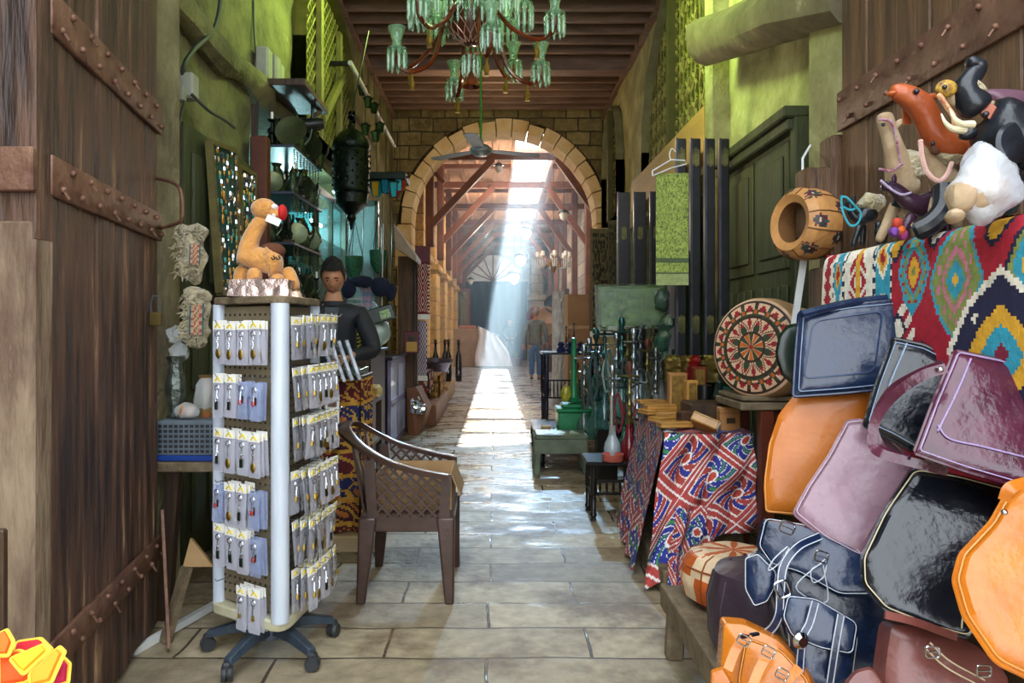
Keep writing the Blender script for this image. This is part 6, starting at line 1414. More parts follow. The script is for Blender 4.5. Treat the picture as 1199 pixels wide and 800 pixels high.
specs = [  # px, Y, base z, height, kind, glass, hose, what it stands beside
 (663, 9.6, 1.052, .30, 2, '#2a3a5a', '#1a1c2c', 'on the tall stand, closest to the lane'),
 (672, 9.5, 1.052, .34, 2, '#2a3a5a', '#1a1c2c', 'on the tall stand, second along'),
 (690, 7.6, .302, .85, 0, '#6a8a8c', '#5a8a84', 'behind the green chest'),
 (698, 6.9, .30, .95, 2, '#3f6a60', '#39463c', 'tall and slim between green chest and film tray'),
 (708, 6.5, .452, .90, 2, '#2d5a58', '#2c4442', 'teal one standing on the slim plinth'),
 (684, 7.2, .302, .80, 0, '#58706a', '#78807a', 'in front of the tall stand, silver'),
 (722, 6.2, .622, .62, 0, '#7a8a8c', '#8aa098', 'on the black table, nearest the lane'),
 (735, 6.4, .622, .80, 1, '#7a6a30', '#7a6a3a', 'with a brass bowl under the film tray'),
 (750, 6.5, .622, .86, 0, '#6a8488', '#30405a', 'with a bright steel stem under the film tray'),
 (742, 5.9, .622, .66, 0, '#7c8890', '#3a3a3e', 'in the middle of the black table'),
 (758, 5.95, .622, .58, 1, '#8a8a7c', '#5a5a4c', 'short one close to the wooden boxes'),
 (768, 5.85, .622, .52, 0, '#8c9490', '#3c4a44', 'short silver one closest to the wooden boxes'),
 (717, 5.22, .422, .60, 0, '#a8b4b8', '#a09a8c', 'on the small black table, with a clear glass base'),
 (737, 5.24, .422, .62, 1, '#7a1c24', '#6a1824', 'on the small black table, with a red hose and red base'),
 (746, 5.32, .422, .56, 0, '#8c9498', '#4c1c24', 'on the small black table, closest to the draped counter'),
 (702, 8.0, .302, .78, 0, '#6a8088', '#7c868c', 'half hidden behind the green pedestal'),
 (676, 7.75, .302, .62, 1, '#7a7a3a', '#6a6a2a', 'brassy, between tall stand and green chest'),
 (728, 6.0, .622, .74, 2, '#4a7a74', '#2c4a4a', 'teal, at the lane edge of the black table'),
 (765, 6.7, .622, .84, 1, '#7a7440', '#4c4a34', 'brass, at the back of the black table'),
 (774, 6.4, .622, .72, 0, '#8c9498', '#3c4448', 'steel, before the folded shutters'),
 (731, 5.36, .422, .52, 2, '#3a6a5c', '#8f2c34', 'teal, at the back of the small black table')]
for px, Y, z, h, k, gc_, hs, wh in specs:
    x, y = at_px(px, 0, Y); hookah(k, h*1.12, gc_, hs, 'hookah '+wh, (x, y, z+.001))
one(MB().lathe([(0, 0), (.07, 0), (.075, .01), (.078, .05), (.07, .05), (.066, .012), (0, .01)], (.825, 5.10, .422), 18), 'red_dish', mat('coral_dish', '#b0584a', '#964838', rough=.5), 'coral red dish at the edge of the small black table', 'dish')
for i, (px, py, Y) in enumerate(((657, 412, 9.3), (668, 408, 9.35), (680, 410, 9.3), (690, 414, 9.2))):
    q = P(px, py, Y); one(MB().lathe([(0, 0), (.05, 0), (.06, .03), (.03, .07), (.05, .1), (.02, .13), (0, .13)], (q.x, q.y, 1.052), 10), 'blue_glass_pot', mat('cobalt_glass', '#182448', '#2c3c70', rough=.1, spec=1.), ['dark blue glass pot at the lane end of the tall stand', 'dark blue glass pot second along the tall stand', 'dark blue glass pot third along the tall stand', 'dark blue glass pot by the tall teal hookah'][i], 'glass pot')
# ---------------------------------------------------------------- wrapped board and cardboard panel behind
cbp = thing('cardboard_sheeting', 'large cardboard packed panel standing beyond the hookahs', 'panel', (1.5, 13.0, 0)); a = P(662, 345, 12.2); b = P(690, 345, 12.2)
MB().b2((a.x, 12.2, 0), (b.x, 12.3, a.z), ch=.01).build('panel', mat('tan_cardboard', '#b08a6c', '#a07a5c', rough=.8, scale=3), cbp); MB().b2((a.x, 12.19, 1.35), (b.x, 12.2, 1.4)).b2((a.x-.02, 12.17, 0), (a.x+.04, 12.2, a.z)).build('tape', mat('pale_batten', '#c8a888', rough=.7), cbp)
wb = MB().b2((a.x-.2, 12.25, 0), (a.x-.02, 12.5, a.z+.03)); 
bb = MB()
for sy in (0,): bb.grid(lambda u, v: V((a.x-.22+.2*u+.02*mnoise.noise(V((u*3, v*14, 0))), 12.2-.04*math.sin(u*math.pi)+.03*mnoise.noise(V((u*5, v*18, 4))), (a.z+.05)*v)), 10, 60)
t = thing('wrapped_board', 'board wrapped in white bubble film leaning by the cardboard panel', 'board', (a.x-.1, 12.3, 0)); wb.build('board', M_white, t); bb.build('film', mat('white_film', '#d8dade', '#b8bac4', rough=.25, scale=9, bump=.8), t)
# plates and brass trays of the far seller
for i, (px, py, Y, r_, cc) in enumerate(((627, 370, 24, .30, '#6a1c28'), (640, 372, 23, .36, '#a07a54'), (643, 388, 22.5, .26, '#8a6a34'), (648, 356, 23, .3, '#1c2230'), (650, 398, 22, .24, '#7a5030'))):
    q = P(px, py, Y); one(MB().lathe([(0, 0), (r_*.6, 0), (r_*.95, .04), (r_, .06), (r_*.95, .07), (r_*.6, .03), (0, .03)], q, 20, r=rot(math.pi/2, 0, 0)), 'wall_plate', mat('plate_'+cc[1:], cc, rough=.35, metal=.3), ['dark red round plate behind the walking man', 'tan round plate on the far seller display', 'brassy round plate below the tan one', 'black round plate above the tan one', 'copper round plate closest to the wrapped board'][i], 'plate', loc=tuple(q-V((0, 0, r_))))
vst = thing('vendor_stall', 'dark wooden stall of plates on the far side of the court', 'stall', (2.0, 23, 0)); MB().b2((1.5, 22.6, 0), (2.3, 24.4, .9), ch=.02).build('body', M_dkwood, vst); MB().b2((2.15, 22.6, .9), (2.3, 24.4, 2.6), ch=.02).build('back_board', M_dkwood, vst)
# ================================================================ counter under the appliqué cloth
def scroll(u, v, faded=0.):
    """blue and red tent-maker appliqué with white scrolls"""
    x, y = u*2.3, v*2.3; fx, fy = x % 1-.5, y % 1-.5; d = abs(fx)+abs(fy)
    if d > .5: x += .5; y += .5; fx, fy = x % 1-.5, y % 1-.5; d = abs(fx)+abs(fy); x += .5
    a = math.atan2(fy, fx); r_ = math.hypot(fx, fy)
    if d > .485: c = lin('#efe6e2')
    elif d > .40: c = lin('#b04440')
    elif d > .375: c = lin('#e8dccf')
    else:
        k = int((x//1)+(y//1)) % 2; c = lin('#2c3690') if k else lin('#a8403a')
        w_ = math.sin(a*6+r_*26); 
        if abs(w_) < .20 and r_ > .07: c = lin('#f0e8e4')
        elif w_ > .35 and r_ > .1: c = lin('#3f8a48') if k and w_ > .8 else lin('#28358c')
        if r_ < .07: c = lin('#c24a3a')
        elif r_ < .10: c = lin('#f2ece6')
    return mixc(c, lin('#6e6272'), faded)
dc = thing('draped_counter', 'counter draped in blue and red appliqué cloth beside the pouffes', 'counter', (1.1, 4.4, 0))
MB().b2((1.04, 3.97, .16), (1.36, 5.0, .765), ch=.01).build('body', M_oldwood, dc)
MB().b2((.84, 3.62, .0), (.92, 5.02, .14), ch=.01).b2((.92, 3.9, 0), (1.36, 5.0, .14)).build('plinth', M_oldwood, dc)
c_ = MB()
def side_cloth(u, v):      # hangs on the lane side
    y = 3.93+1.12*u; z = .785-.75*v; return V((.92+.1*u-.03*abs(math.sin(u*13+.7))*(.3+v)-.15*v, y, z))
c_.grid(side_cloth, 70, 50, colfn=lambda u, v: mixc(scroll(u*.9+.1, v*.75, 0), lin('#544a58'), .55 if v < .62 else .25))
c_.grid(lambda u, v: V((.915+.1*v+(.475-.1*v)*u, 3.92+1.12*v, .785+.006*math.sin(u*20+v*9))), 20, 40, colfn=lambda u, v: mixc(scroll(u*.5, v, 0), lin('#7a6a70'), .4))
def front_cloth(u, v):
    x = .91+.48*u-.15*v*(1-u); z = .79-.52*v-.26*v*max(0, 1-u*1.6); return V((x, 3.93-.03-.04*abs(math.sin(u*9+v*3))-.20*v*(1-u)*v-.02*math.sin(v*12+u*4), z))
c_.grid(front_cloth, 110, 110, colfn=lambda u, v: scroll(u*.72+.08*v, v*.8+.18*u))
def knot(u, v):
    x = .94-.12*v+.16*u*(1-.45*v); z = .42-.41*v; return V((x, 3.80-.28*v-.05*math.sin(u*7)-.03*math.sin(v*9), max(.012, z)))
c_.grid(knot, 40, 70, colfn=lambda u, v: scroll(u*.4+.3, v*.8))
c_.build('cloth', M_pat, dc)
# wooden boxes, book-shaped caskets and packs on it
def rbox(c, s, r, m, name, label, latch=False, page=False, grp=None):
    c = V(c); t = thing(name, label, 'box', (c.x, c.y, c.z-s[2]/2), grp)
    MB().box(c, s, r, ch=.006).build('body', m, t)
    MB().box(c+r @ V((0, 0, s[2]*.28)), (s[0]*1.01, s[1]*1.01, .003), r).build('seam', M_dkwood, t)
    if page: MB().box(c+r @ V((s[0]*.5, 0, 0)), (.004, s[1]*.9, s[2]*.8), r).build('white_edge', M_wht, t)
    if latch: MB().box(c+r @ V((0, -s[1]*.5-.003, 0)), (.05, .008, .03), r, ch=.002).build('latch', M_dkwood, t)
    return t
M_wb2 = mat('polished_box_wood', '#b98a48', '#a0702f', rough=.35, scale=5, stretch=(1, 6, 1), c3='#c89c58'); M_wb3 = mat('plain_box_wood', '#a87848', '#946638', rough=.5, scale=4, stretch=(5, 1, 1))
rbox(P(826, 496, 4.0), (.15, .12, .055), rot(-.5, .35, -.5), M_wb2, 'wooden_box', 'pale wooden box with a white edge leaning on a carved box', page=True)
rbox(P(853, 492, 4.08), (.12, .06, .15), rot(0, 0, .1), M_wb3, 'wooden_box', 'plain standing wooden box with a dark latch', latch=True)
rbox(P(803, 492, 4.16), (.09, .07, .10), rot(0, 0, .3), mat('carved_brown', '#5a3820', '#3c2414', rough=.5, scale=40, bump=.8), 'wooden_box', 'dark brown carved box between the pale ones')
k = 0
for (px, py, Y, s, rz, wh) in ((770, 482, 4.7, (.22, .14, .03), .3, 'lowest of the flat pile at the counter corner'), (772, 476, 4.74, (.20, .13, .03), .1, 'in the middle of the flat pile at the counter corner'), (788, 486, 4.45, (.2, .12, .035), -.3, 'slanting off the flat pile'), (778, 493, 4.3, (.16, .12, .03), .5, 'set across the counter edge'), (790, 503, 4.06, (.19, .1, .03), .1, 'lying before the carved box over the cloth edge'), (762, 470, 4.9, (.2, .12, .02), .2, 'thin one at the back of the flat pile')):
    c = P(px, py, Y); c.z = max(c.z, .80+s[2]/2); rbox(c, s, rot(0, 0, rz), M_wb2, 'flat_wooden_box', 'flat polished wooden box '+wh); k += 1
for (px0, py0, px1, py1, Y, m, wh) in ((784, 437, 805, 478, 4.75, M_wb3, 'tall amber wooden box standing behind the flat pile'), (804, 446, 818, 482, 4.6, M_wb2, 'narrow upright wooden box beside the black roll'), (812, 430, 828, 455, 4.9, mat('red_brown_box', '#6a2a18', '#4c1c10', rough=.4), 'red-brown small cabinet box in front of the gift wrap')):
    a, b = P(px0, py0, Y), P(px1, py1, Y); t = thing('upright_box', wh, 'box', ((a.x+b.x)/2, Y, .79)); MB().b2((a.x, Y, .79), (b.x, Y+.08, a.z), ch=.006).build('body', m, t); MB().b2((a.x+.015, Y-.004, .80), (b.x-.015, Y+.002, a.z-.015), ch=.002).build('front_panel', mat('gilt_panel', '#8a6a2c', '#5e4416', rough=.4, scale=40), t)
a = P(825, 485, 4.5); one(MB().tube([(a.x, 4.5, .79), (a.x, 4.5, 1.0)], .045, 16), 'black_roll', M_black, 'short black cylinder case between the wooden boxes', 'cylinder')
gb = thing('dark_green_box', 'dark green lacquer box tilted above the plain latch box', 'box', tuple(P(851, 470, 4.3))); MB().box(P(851, 458, 4.2), (.13, .06, .11), rot(.2, .12, .1), ch=.008).build('body', mat('bottle_green', '#15302c', '#0e2420', rough=.25), gb); MB().box(P(851, 458, 4.165), (.05, .004, .05), rot(.2, .12, .1), ch=.002).build('emblem', mat('grey_emblem', '#3c6a64', rough=.3), gb)
one(MB().b2((1.12, 4.15, .79), (1.34, 4.4, .92), ch=.01), 'dark_case', M_dkwood, 'dark case lying under the tilted green box', 'case')
gw = MB()
gw.grid(lambda u, v: P(778+62*u, 416+34*v*(1-.15*abs(u-.5)), 5.15)+V((0, .05*math.sin(u*18)+.03*mnoise.noise(V((u*9, v*7, 2))), 0)), 50, 24, colfn=lambda u, v: lin('#8a1c20') if (.42 < u < .72 and abs(u-.57) < .05+.12*v) else (lin('#9a8c38') if (int(u*24)+int(v*9)) % 4 == 0 and v < .2 else lin('#6e5e30')))
gw.grid(lambda u, v: P(780+58*u, 416+34*v, 5.3), 10, 8, colfn=lambda u, v: lin('#54481e'))
one(gw, 'gift_wrap', mat('shiny_wrap', '#ffffff', attr=True, rough=.25, metal=.3, scale=20), 'gold and red gift wrap flaring behind the wooden boxes', 'wrapping')
# right table with leather drums
rt_ = thing('red_brown_table', 'red-brown wooden table carrying the round leather pouffe', 'table', (1.55, 4.1, 0))
MB().b2((1.26, 3.72, .93), (1.79, 4.16, .97), ch=.006).b2((1.27, 3.74, .975), (1.77, 4.14, 1.0), ch=.006).build('table_top', M_oldwood, rt_)
for x in (1.40, 1.73):
    for y in (3.76, 4.12): MB().b2((x-.035, y-.03, 0), (x+.035, y+.03, .93), ch=.005).build('leg', mat('red_brown_wood', '#5e2a1a', '#4a2014', rough=.4, scale=4), rt_)
MB().b2((1.38, 3.77, .8), (1.75, 3.8, .93)).build('apron', mat('red_brown_wood'), rt_) if False else MB().b2((1.38, 3.77, .8), (1.75, 3.8, .93)).build('apron', MATS['red_brown_wood'], rt_)
def drumface(u, v):         # u angle, v radius 0 centre .. 1 rim
    a = u*2*math.pi; r_ = v; cream = lin('#d8b090'); red = lin('#8f1c22'); gr = lin('#33402c'); orr = lin('#b85c24'); dk = lin('#33261a')
    if r_ > .965: return cream
    if abs(r_-.93) < .012 or abs(r_-.30) < .012 or abs(r_-.62) < .009: return dk
    if r_ < .05: return red
    if r_ < .28:
        k = int(a/(2*math.pi)*14) % 2; w_ = abs((a/(2*math.pi)*14) % 1-.5); 
        return (gr if k else orr) if w_ < .42 and .05 < r_ < .26 else cream
    if r_ < .62:
        w_ = (a/(2*math.pi)*8) % 1-.5; t_ = (r_-.31)/.3
        if abs(abs(w_)-(.46-.40*t_)) < .035: return dk
        if abs(w_) < .30-.3*t_ and t_ < .8: return gr if abs(w_) > .03+.1*t_*0 and t_ < .5 else red
        w2 = (a/(2*math.pi)*8+.5) % 1-.5
        if abs(w2) < .16*(1-abs(t_-.6)*2.2): return red
        return cream
    t_ = (r_-.63)/.3; w_ = (a/(2*math.pi)*16) % 1-.5
    if abs(abs(w_)-(.47-.45*t_)) < .06: return dk if abs(abs(w_)-(.47-.45*t_)) < .03 else cream
    if abs(w_) < .45-.45*t_:
        return orr if abs(w_) < .1 and t_ < .5 and t_ > .15 else gr
    return red if .3 < t_ < .75 and abs(abs(w_)-.5) < .22*(1-abs(t_-.55)*2.5) else cream
DC = P(884, 407, 3.80); n = V((-.80, -.60, .08)).normalized(); qd = V((0, 0, 1)).rotation_difference(n).to_matrix()
dm = thing('leather_pouffe', 'round pouffe with star patterned leather face standing on the table', 'pouffe', tuple(DC-V((0, 0, .2))))
RD = .256; b = MB(); pr_ = [(RD*i/22, .035*math.sqrt(max(0, 1-(i/22)**2))) for i in range(23)]
b.lathe(pr_, DC, 128, r=qd, col=lambda i, k: drumface((k+.5)/128, (i+.5)/22))
b.build('face', M_patl, dm)
MB().lathe([(RD, 0), (RD*1.03, -.02), (RD*1.05, -.10), (RD*1.02, -.18), (RD*.9, -.2), (0, -.2)], DC, 48, r=qd).build('side', mat('cream_leather', '#b8946c', '#a07c54', rough=.6, scale=8), dm)
b2_ = thing('leather_pouffe', 'second pale pouffe edge showing behind the star patterned one', 'pouffe', tuple(DC+V((.1, .28, -.2)))); MB().lathe([(0, 0), (.2, 0), (.235, -.03), (.235, -.12), (.2, -.15), (0, -.15)], DC+V((.22, .17, -.01)), 40, r=qd).build('body', MATS['cream_leather'], b2_)
# hanging pouffe (open shell of padded leather)
HC = P(940, 262, 3.25); ax = V((-.95, -.30, .04)).normalized(); qh = V((0, 0, 1)).rotation_difference(ax).to_matrix()
hp = thing('hanging_pouffe', 'tan leather pouffe with red and green flowers hanging open by the gate', 'pouffe', tuple(HC-V((0, 0, .16))))
def flower(i, k):
    return None
b = MB(); prof = [(.09, .06), (.125, .075), (.155, .045), (.163, 0), (.16, -.05), (.145, -.10), (.10, -.13), (0, -.14)]
pr2 = []
for i in range(len(prof)-1):
    for j in range(5): t_ = j/5; pr2.append((prof[i][0]*(1-t_)+prof[i+1][0]*t_, prof[i][1]*(1-t_)+prof[i+1][1]*t_))
pr2.append(prof[-1])
def hcol(i, k):
    u = k/96*7; fu = u % 1-.5; r_, z = pr2[i]; s_ = (i/len(pr2)); v1 = (s_-.28)/.16; v2 = (s_-.62)/.16
    base = lin('#c08a50')
    for vv, off in ((v1, 0), (v2, .5)):
        f2 = (u+off) % 1-.5; rr_ = math.hypot(f2*1.6, vv*.55); aa = math.atan2(vv*.55, f2*1.6)
        if rr_ < .08: return lin('#d8c09a')
        if rr_ < .40*(.62+.38*abs(math.cos(aa*4))): return lin('#5a1c2c') if int(aa/math.pi*8+16) % 2 else lin('#1f4a4a')
    return base
b.lathe(pr2, HC, 96, r=qh, col=hcol); b.lathe([(.09, .06), (.085, .02), (.09, -.07), (0, -.09)], HC, 40, r=qh, col=lin('#6a4828')); b.build('shell', M_patl, hp)
b = MB()
for k in range(12):
    a = k*math.pi/6; b.tube([HC+qh @ V((r_*1.012*math.cos(a), r_*1.012*math.sin(a), z)) for r_, z in prof[1:7]], .003, 5)
b.build('seams', mat('seam_brown', '#6a4424', rough=.7), hp); MB().tube([HC+V((.02, .05, .15)), HC+V((.05, .12, .32)), HC+V((.12, .2, .4))], .006, 6).build('cord', M_white, hp)
one(MB().beam(P(941, 305, 3.3), P(930, 380, 3.35), .03, .008, up=(0, 1, 0)), 'white_strap', M_white, 'white strap hanging down below the open pouffe', 'strap')
# ================================================================ bench with pouffes
bn = thing('wooden_bench', 'weathered wooden bench standing on the paving with pouffes on it', 'bench', (.95, 2.5, 0))
for i in range(4): MB().b2((.70+.16*i, 1.5, .25), (.855+.16*i, 3.02, .285), ch=.006).build('seat_plank', M_oldwood, bn)
MB().b2((.69, 1.5, .19), (.715, 3.04, .285), ch=.004).b2((.7, 3.0, .17), (1.34, 3.04, .25), ch=.004).build('apron', M_oldwood, bn)
for x, y in ((.74, 2.96), (1.28, 2.96), (.74, 2.25), (1.28, 2.25), (.74, 1.6), (1.28, 1.6)): MB().beam((x, y, .25), (x-.01, y+.01, 0), .07, .06, ch=.01).build('leg', M_oldwood, bn)
one(MB().b2((.76, 2.35, 0), (.82, 2.5, .14), ch=.01), 'stone_block', M_oldwood, 'short block of old wood lying below the bench', 'block')
OC = V((.925, 2.82, .287)); op = thing('leather_pouffe', 'orange and cream quilted leather pouffe on the bench', 'pouffe', tuple(OC))
prof = [(0, .0), (.14, .0), (.185, .03), (.2, .09), (.19, .15), (.165, .185), (.12, .20), (.05, .205), (0, .205)]
pr2 = []
for i in range(len(prof)-1):
    for j in range(4): t_ = j/4; pr2.append((prof[i][0]*(1-t_)+prof[i+1][0]*t_, prof[i][1]*(1-t_)+prof[i+1][1]*t_))
pr2.append(prof[-1])
def ocol(i, k):
    cr_, og = lin('#dcc09c'), lin('#b8541c'); u = k/96*10; s_ = i/len(pr2)
    if s_ < .42: return og if (int(u+.35*(s_ > .2))+ (s_ > .24)) % 2 else cr_
    if s_ < .62: return og if int(u+.5) % 2 else cr_
    f = abs((u*.8) % 1-.5); return og if f < (s_-.6)*1.2 else (cr_ if s_ < .93 else og)
b = MB(); b.lathe(pr2, OC, 96, col=ocol); b.build('leather', M_patl, op, warp=.006, wscale=9)
b = MB()
for k in range(10):
    a = k*math.pi/5; b.tube([OC+V((r_*1.01*math.cos(a), r_*1.01*math.sin(a), z+.002)) for r_, z in prof[1:7]], .003, 5)
b.tube([OC+V((.19*math.cos(a), .19*math.sin(a), .152)) for a in [x*math.pi/16 for x in range(32)]], .004, 5, closed=True); b.build('seams', mat('orange_seam', '#8a4418', rough=.6), op)
PC = V((.87, 2.38, .287)); pp = thing('leather_pouffe', 'dark plum leather pouffe on the bench before the orange one', 'pouffe', tuple(PC)); M_plum = mat('plum_leather', '#2e2230', '#42323c', rough=.42, scale=5, bump=.4)
MB().lathe([(0, 0), (.13, 0), (.165, .04), (.17, .17), (.15, .25), (.145, .27), (.09, .295), (0, .30)], PC, 32).build('leather', M_plum, pp, warp=.012, wscale=8)
b = MB()
for k in range(7):
    a = k*math.pi/3.5; b.tube([PC+V((r_*math.cos(a), r_*math.sin(a), z)) for r_, z in ((.167, .04), (.172, .17), (.152, .25), (.09, .297))], .003, 5)
b.build('seams', M_plum, pp)
# ================================================================ rug covered shelf with toy animals
RX, RT = 1.15, 1.607
rs = thing('rug_covered_shelf', 'shelf covered with a red geometric rug behind the leather bags', 'shelf', (1.3, 2.0, 0))
MB().b2((1.17, 1.3, 0), (1.47, 2.52, 1.59), ch=.01).build('body', M_dkwood, rs)
RED, NAVY, YEL, CYN, WHT, OLV, PNK = [lin(x) for x in ('#a3162c', '#1c1c3c', '#d8a22c', '#2f96b0', '#e4dccb', '#7f8a48', '#c4728a')]
def rugcol(s_, t_):
    q = .0085; s_ = math.floor(s_/q)*q+q/2; t_ = math.floor(t_/q)*q+q/2
    def med(cs, ct, a, b):
        d = abs(s_-cs)/a+abs(t_-ct)/b; dd = max(abs(s_-cs)/a, abs(t_-ct)/b); return .75*d+.35*dd
    if s_ < .085:
        k = abs((t_/.045) % 1-.5); return RED if (abs(s_-.045)/.04+k) < .75 else WHT
    if s_ < .16:
        if s_ < .093 or s_ > .152: return WHT if int(t_/.017) % 2 else NAVY
        m = (t_ % .16)-.08; d = abs(s_-.122)/.03+abs(m)/.07; return RED if d < .45 else (YEL if d < .75 else (CYN if d < 1.5 else WHT))
    if s_ < .34:
        m = ((t_+.08) % .30)-.19; x = abs(s_-.25); d = x/.075+abs(m)/.12
        if x < .012 and abs(m) < .1: return YEL
        if d < .35: return NAVY if x > .02 else WHT
        if d < .95 and (abs(m) > x*.6 or x < .05): return RED if int((x+abs(m))/.017) % 3 else WHT
        return WHT if not (abs(x-.085) < .006 and int(t_/.02) % 2) else NAVY
    if s_ < .43:
        if s_ < .348 or s_ > .422: return WHT if int(t_/.017) % 2 else NAVY
        m = (t_ % .15)-.05; d = abs(s_-.385)/.035+abs(m)/.06; return RED if d < .4 else (YEL if d < .8 else (WHT if d < 1.1 else CYN))
    d = med(.897, .315, .19, .20)
    if d < 1.12:
        return [mixc(NAVY, RED, .5), CYN, CYN, YEL, YEL, NAVY, WHT if abs(abs(s_-.897)-abs(t_-.315)) < .02 else NAVY, NAVY, WHT][min(8, int(d*8))] if d < 1.06 else WHT
    d = med(.735, .135, .115, .165)
    if d < 1.05: return [YEL, CYN, CYN, OLV, PNK, OLV, OLV if int(s_/q) % 3 else PNK, OLV, CYN][min(8, int(d*8.5))]
    d = med(.545, .10, .085, .13)
    if d < 1.05: return [OLV, YEL, YEL, RED, CYN, OLV, CYN if int(t_/q) % 3 else RED, CYN][min(7, int(d*7.6))]
    d = med(.98, .12, .08, .12)
    if d < 1.: return [YEL, YEL, CYN, CYN, OLV, NAVY][min(5, int(d*6))]
    for cs, ct in ((.45, .02), (.87, .02), (.64, .0), (.60, .34), (.47, .26)):
        d = med(cs, ct, .05, .055)
        if d < 1: return (YEL if cs in (.45, .87) else (CYN if cs == .6 else WHT)) if d < .72 else NAVY
    if t_ > .19 and abs((s_-.52)-.35*(t_-.25)) < .035: return WHT if int((s_+t_)/.02) % 3 else RED
    return RED
rg = MB()
def rug_front(u, v):
    s_ = 1.25*u; t_ = .62*v; y = 2.54-s_; r_ = .035
    if t_ < r_: a = t_/r_*math.pi/2; return V((RX+r_*(1-math.sin(a)), y, RT-r_*(1-math.cos(a))))
    return V((RX-.006*math.sin(s_*9+t_*4)-.03*math.sin(min(1, t_*2)*3)*.2, y, RT-t_))
rg.grid(rug_front, 148, 73, colfn=lambda u, v: rugcol(1.25*u, .62*v))
rg.grid(lambda u, v: V((1.185+.3*v, 2.54-1.25*u, RT+.004*math.sin(u*30))), 148, 36, colfn=lambda u, v: rugcol(1.25*u, .05+.3*v))
rg.grid(lambda u, v: V((1.16+.3*u, 2.54+.004*math.sin(u*20), RT-.5*v)), 20, 30, colfn=lambda u, v: RED)
rg.build('rug', M_pat, rs)
# ---------------------------------------------------------------- toy animals, made limb by limb
M_legth_tan = mat('orange_tan_leather', '#a85228', '#8a3e1c', rough=.35, scale=9, bump=.25, c3='#c4703c'); M_bead = mat('turquoise_beads', '#3fa0b0', rough=.3); M_bl = mat('black_leather', '#14161c', '#20242c', rough=.28, scale=9, bump=.2)
M_purp2 = mat('purple_leather', '#46283c', '#2c1a2c', rough=.25, scale=8, bump=.2, c3='#7a5470'); M_hide = mat('pale_goat_hide', '#b09a7c', '#8f7658', rough=.9, scale=8, bump=.4, c3='#c9b89c'); M_tusk = mat('ivory_white', '#e4dcb8', rough=.4)
def toy(name, label, cat, Y, body, legs, mt, extra=None, head=None, legm=None):
    """body: list of (px,py,r,dy) along back and neck; legs: lists of the same"""
    def N(l): return [(*P(x, y, Y+(dy[0] if dy else 0)), r) for x, y, r, *dy in l]
    zmin = min((P(n[0], n[1], Y).z for l in legs for n in l), default=RT) if legs else P(*max(body, key=lambda b: b[1])[:2], Y).z
    c = P(body[0][0], body[0][1], Y); t = thing(name, label, cat, (c.x, c.y, zmin))
    skin('body', N(body), chain(body), mt, t)
    for l in legs: skin('leg', N(l), chain(l), legm or mt, t, sub=1)
    if head:
        (hx, hy, hr, ex, ey) = head; h = P(hx, hy, Y-.0)
    return t
def ear(t, px, py, Y, m, s=.016, d=(0, 0, 1)):
    c = P(px, py, Y); MB().ball(c, (s*.5, s*.35, s), 8, 6, rt=rot(0, math.atan2(d[0], d[2]), 0)).build('ear', m, t)
def eye(t, px, py, Y, s=.006): MB().ball(P(px, py, Y), s, 8, 6).build('eye', M_bl, t)
def beads(t, pts, Y, m, r_=.0042, name='bridle'):
    b = MB(); l = smooth_line([P(x, y, Y) for x, y in pts], 7)
    for p in l: b.ball(p, r_, 6, 4)
    b.tube(l, r_*.5, 5); b.build(name, m, t)
# small black camel with turquoise bridle
T = toy('toy_camel', 'small black toy camel with turquoise beaded bridle at the rug edge', 'toy animal', 2.42, [(1027, 247, .032), (1013, 250, .036), (1003, 258, .022), (997, 250, .016), (996, 240, .017), (990, 234, .012)], [[(1008, 262, .016, -.03), (1002, 276, .011, -.03), (998, 290, .010, -.03)], [(1010, 262, .016, .03), (1010, 277, .011, .03), (1009, 288, .01, .03)], [(1030, 258, .018, -.03), (1027, 273, .012, -.03), (1030, 288, .01, -.03)], [(1034, 258, .018, .03), (1036, 273, .012, .03), (1035, 286, .01, .03)]], M_bl)
MB().ball(P(1020, 238, 2.42), (.045, .04, .035), 14, 9).build('hump', M_fur, T, warp=.012, wscale=30); ear(T, 1000, 233, 2.41, M_bl); eye(T, 993, 237, 2.40)
beads(T, [(985, 230), (992, 232), (1000, 240), (1008, 250), (1004, 262), (996, 264), (990, 256), (986, 244), (985, 230)], 2.385, M_bead); beads(T, [(986, 242), (996, 246), (1003, 243)], 2.39, M_bead)
# tall cream camel raising its head
T = toy('toy_camel', 'cream hide toy camel stretching its neck straight up, with a red braided bridle', 'toy animal', 2.2, [(1075, 222, .05), (1055, 224, .052), (1056, 206, .052), (1049, 182, .034), (1042, 158, .026), (1036, 140, .028), (1036, 131, .022)], [[(1052, 235, .024, -.03), (1040, 258, .016, -.03), (1028, 284, .014, -.03)], [(1056, 235, .024, .03), (1060, 258, .016, .03), (1064, 280, .013, .03)], [(1078, 232, .026, -.03), (1072, 256, .016, -.03), (1074, 280, .013, -.03)], [(1082, 230, .026, .03), (1088, 254, .016, .03), (1086, 276, .013, .03)]], M_hide)
MB().ball(P(1068, 196, 2.2), (.045, .045, .055), 14, 9).build('hump', M_fur, T, warp=.014, wscale=26); ear(T, 1052, 145, 2.2, M_hide, .02, (1, 0, 1)); eye(T, 1034, 146, 2.172)
MB().box(P(1065, 236, 2.14), (.10, .012, .05), rot(0, .25, 0), ch=.004).build('saddle', M_bl, T)
beads(T, [(1030, 140), (1042, 142), (1047, 152), (1051, 170), (1054, 190), (1058, 200)], 2.165, mat('magenta_braid', '#8f2c54', '#b09aa8', rough=.6, scale=60)); beads(T, [(1030, 198), (1044, 200), (1056, 192)], 2.15, MATS['magenta_braid'])
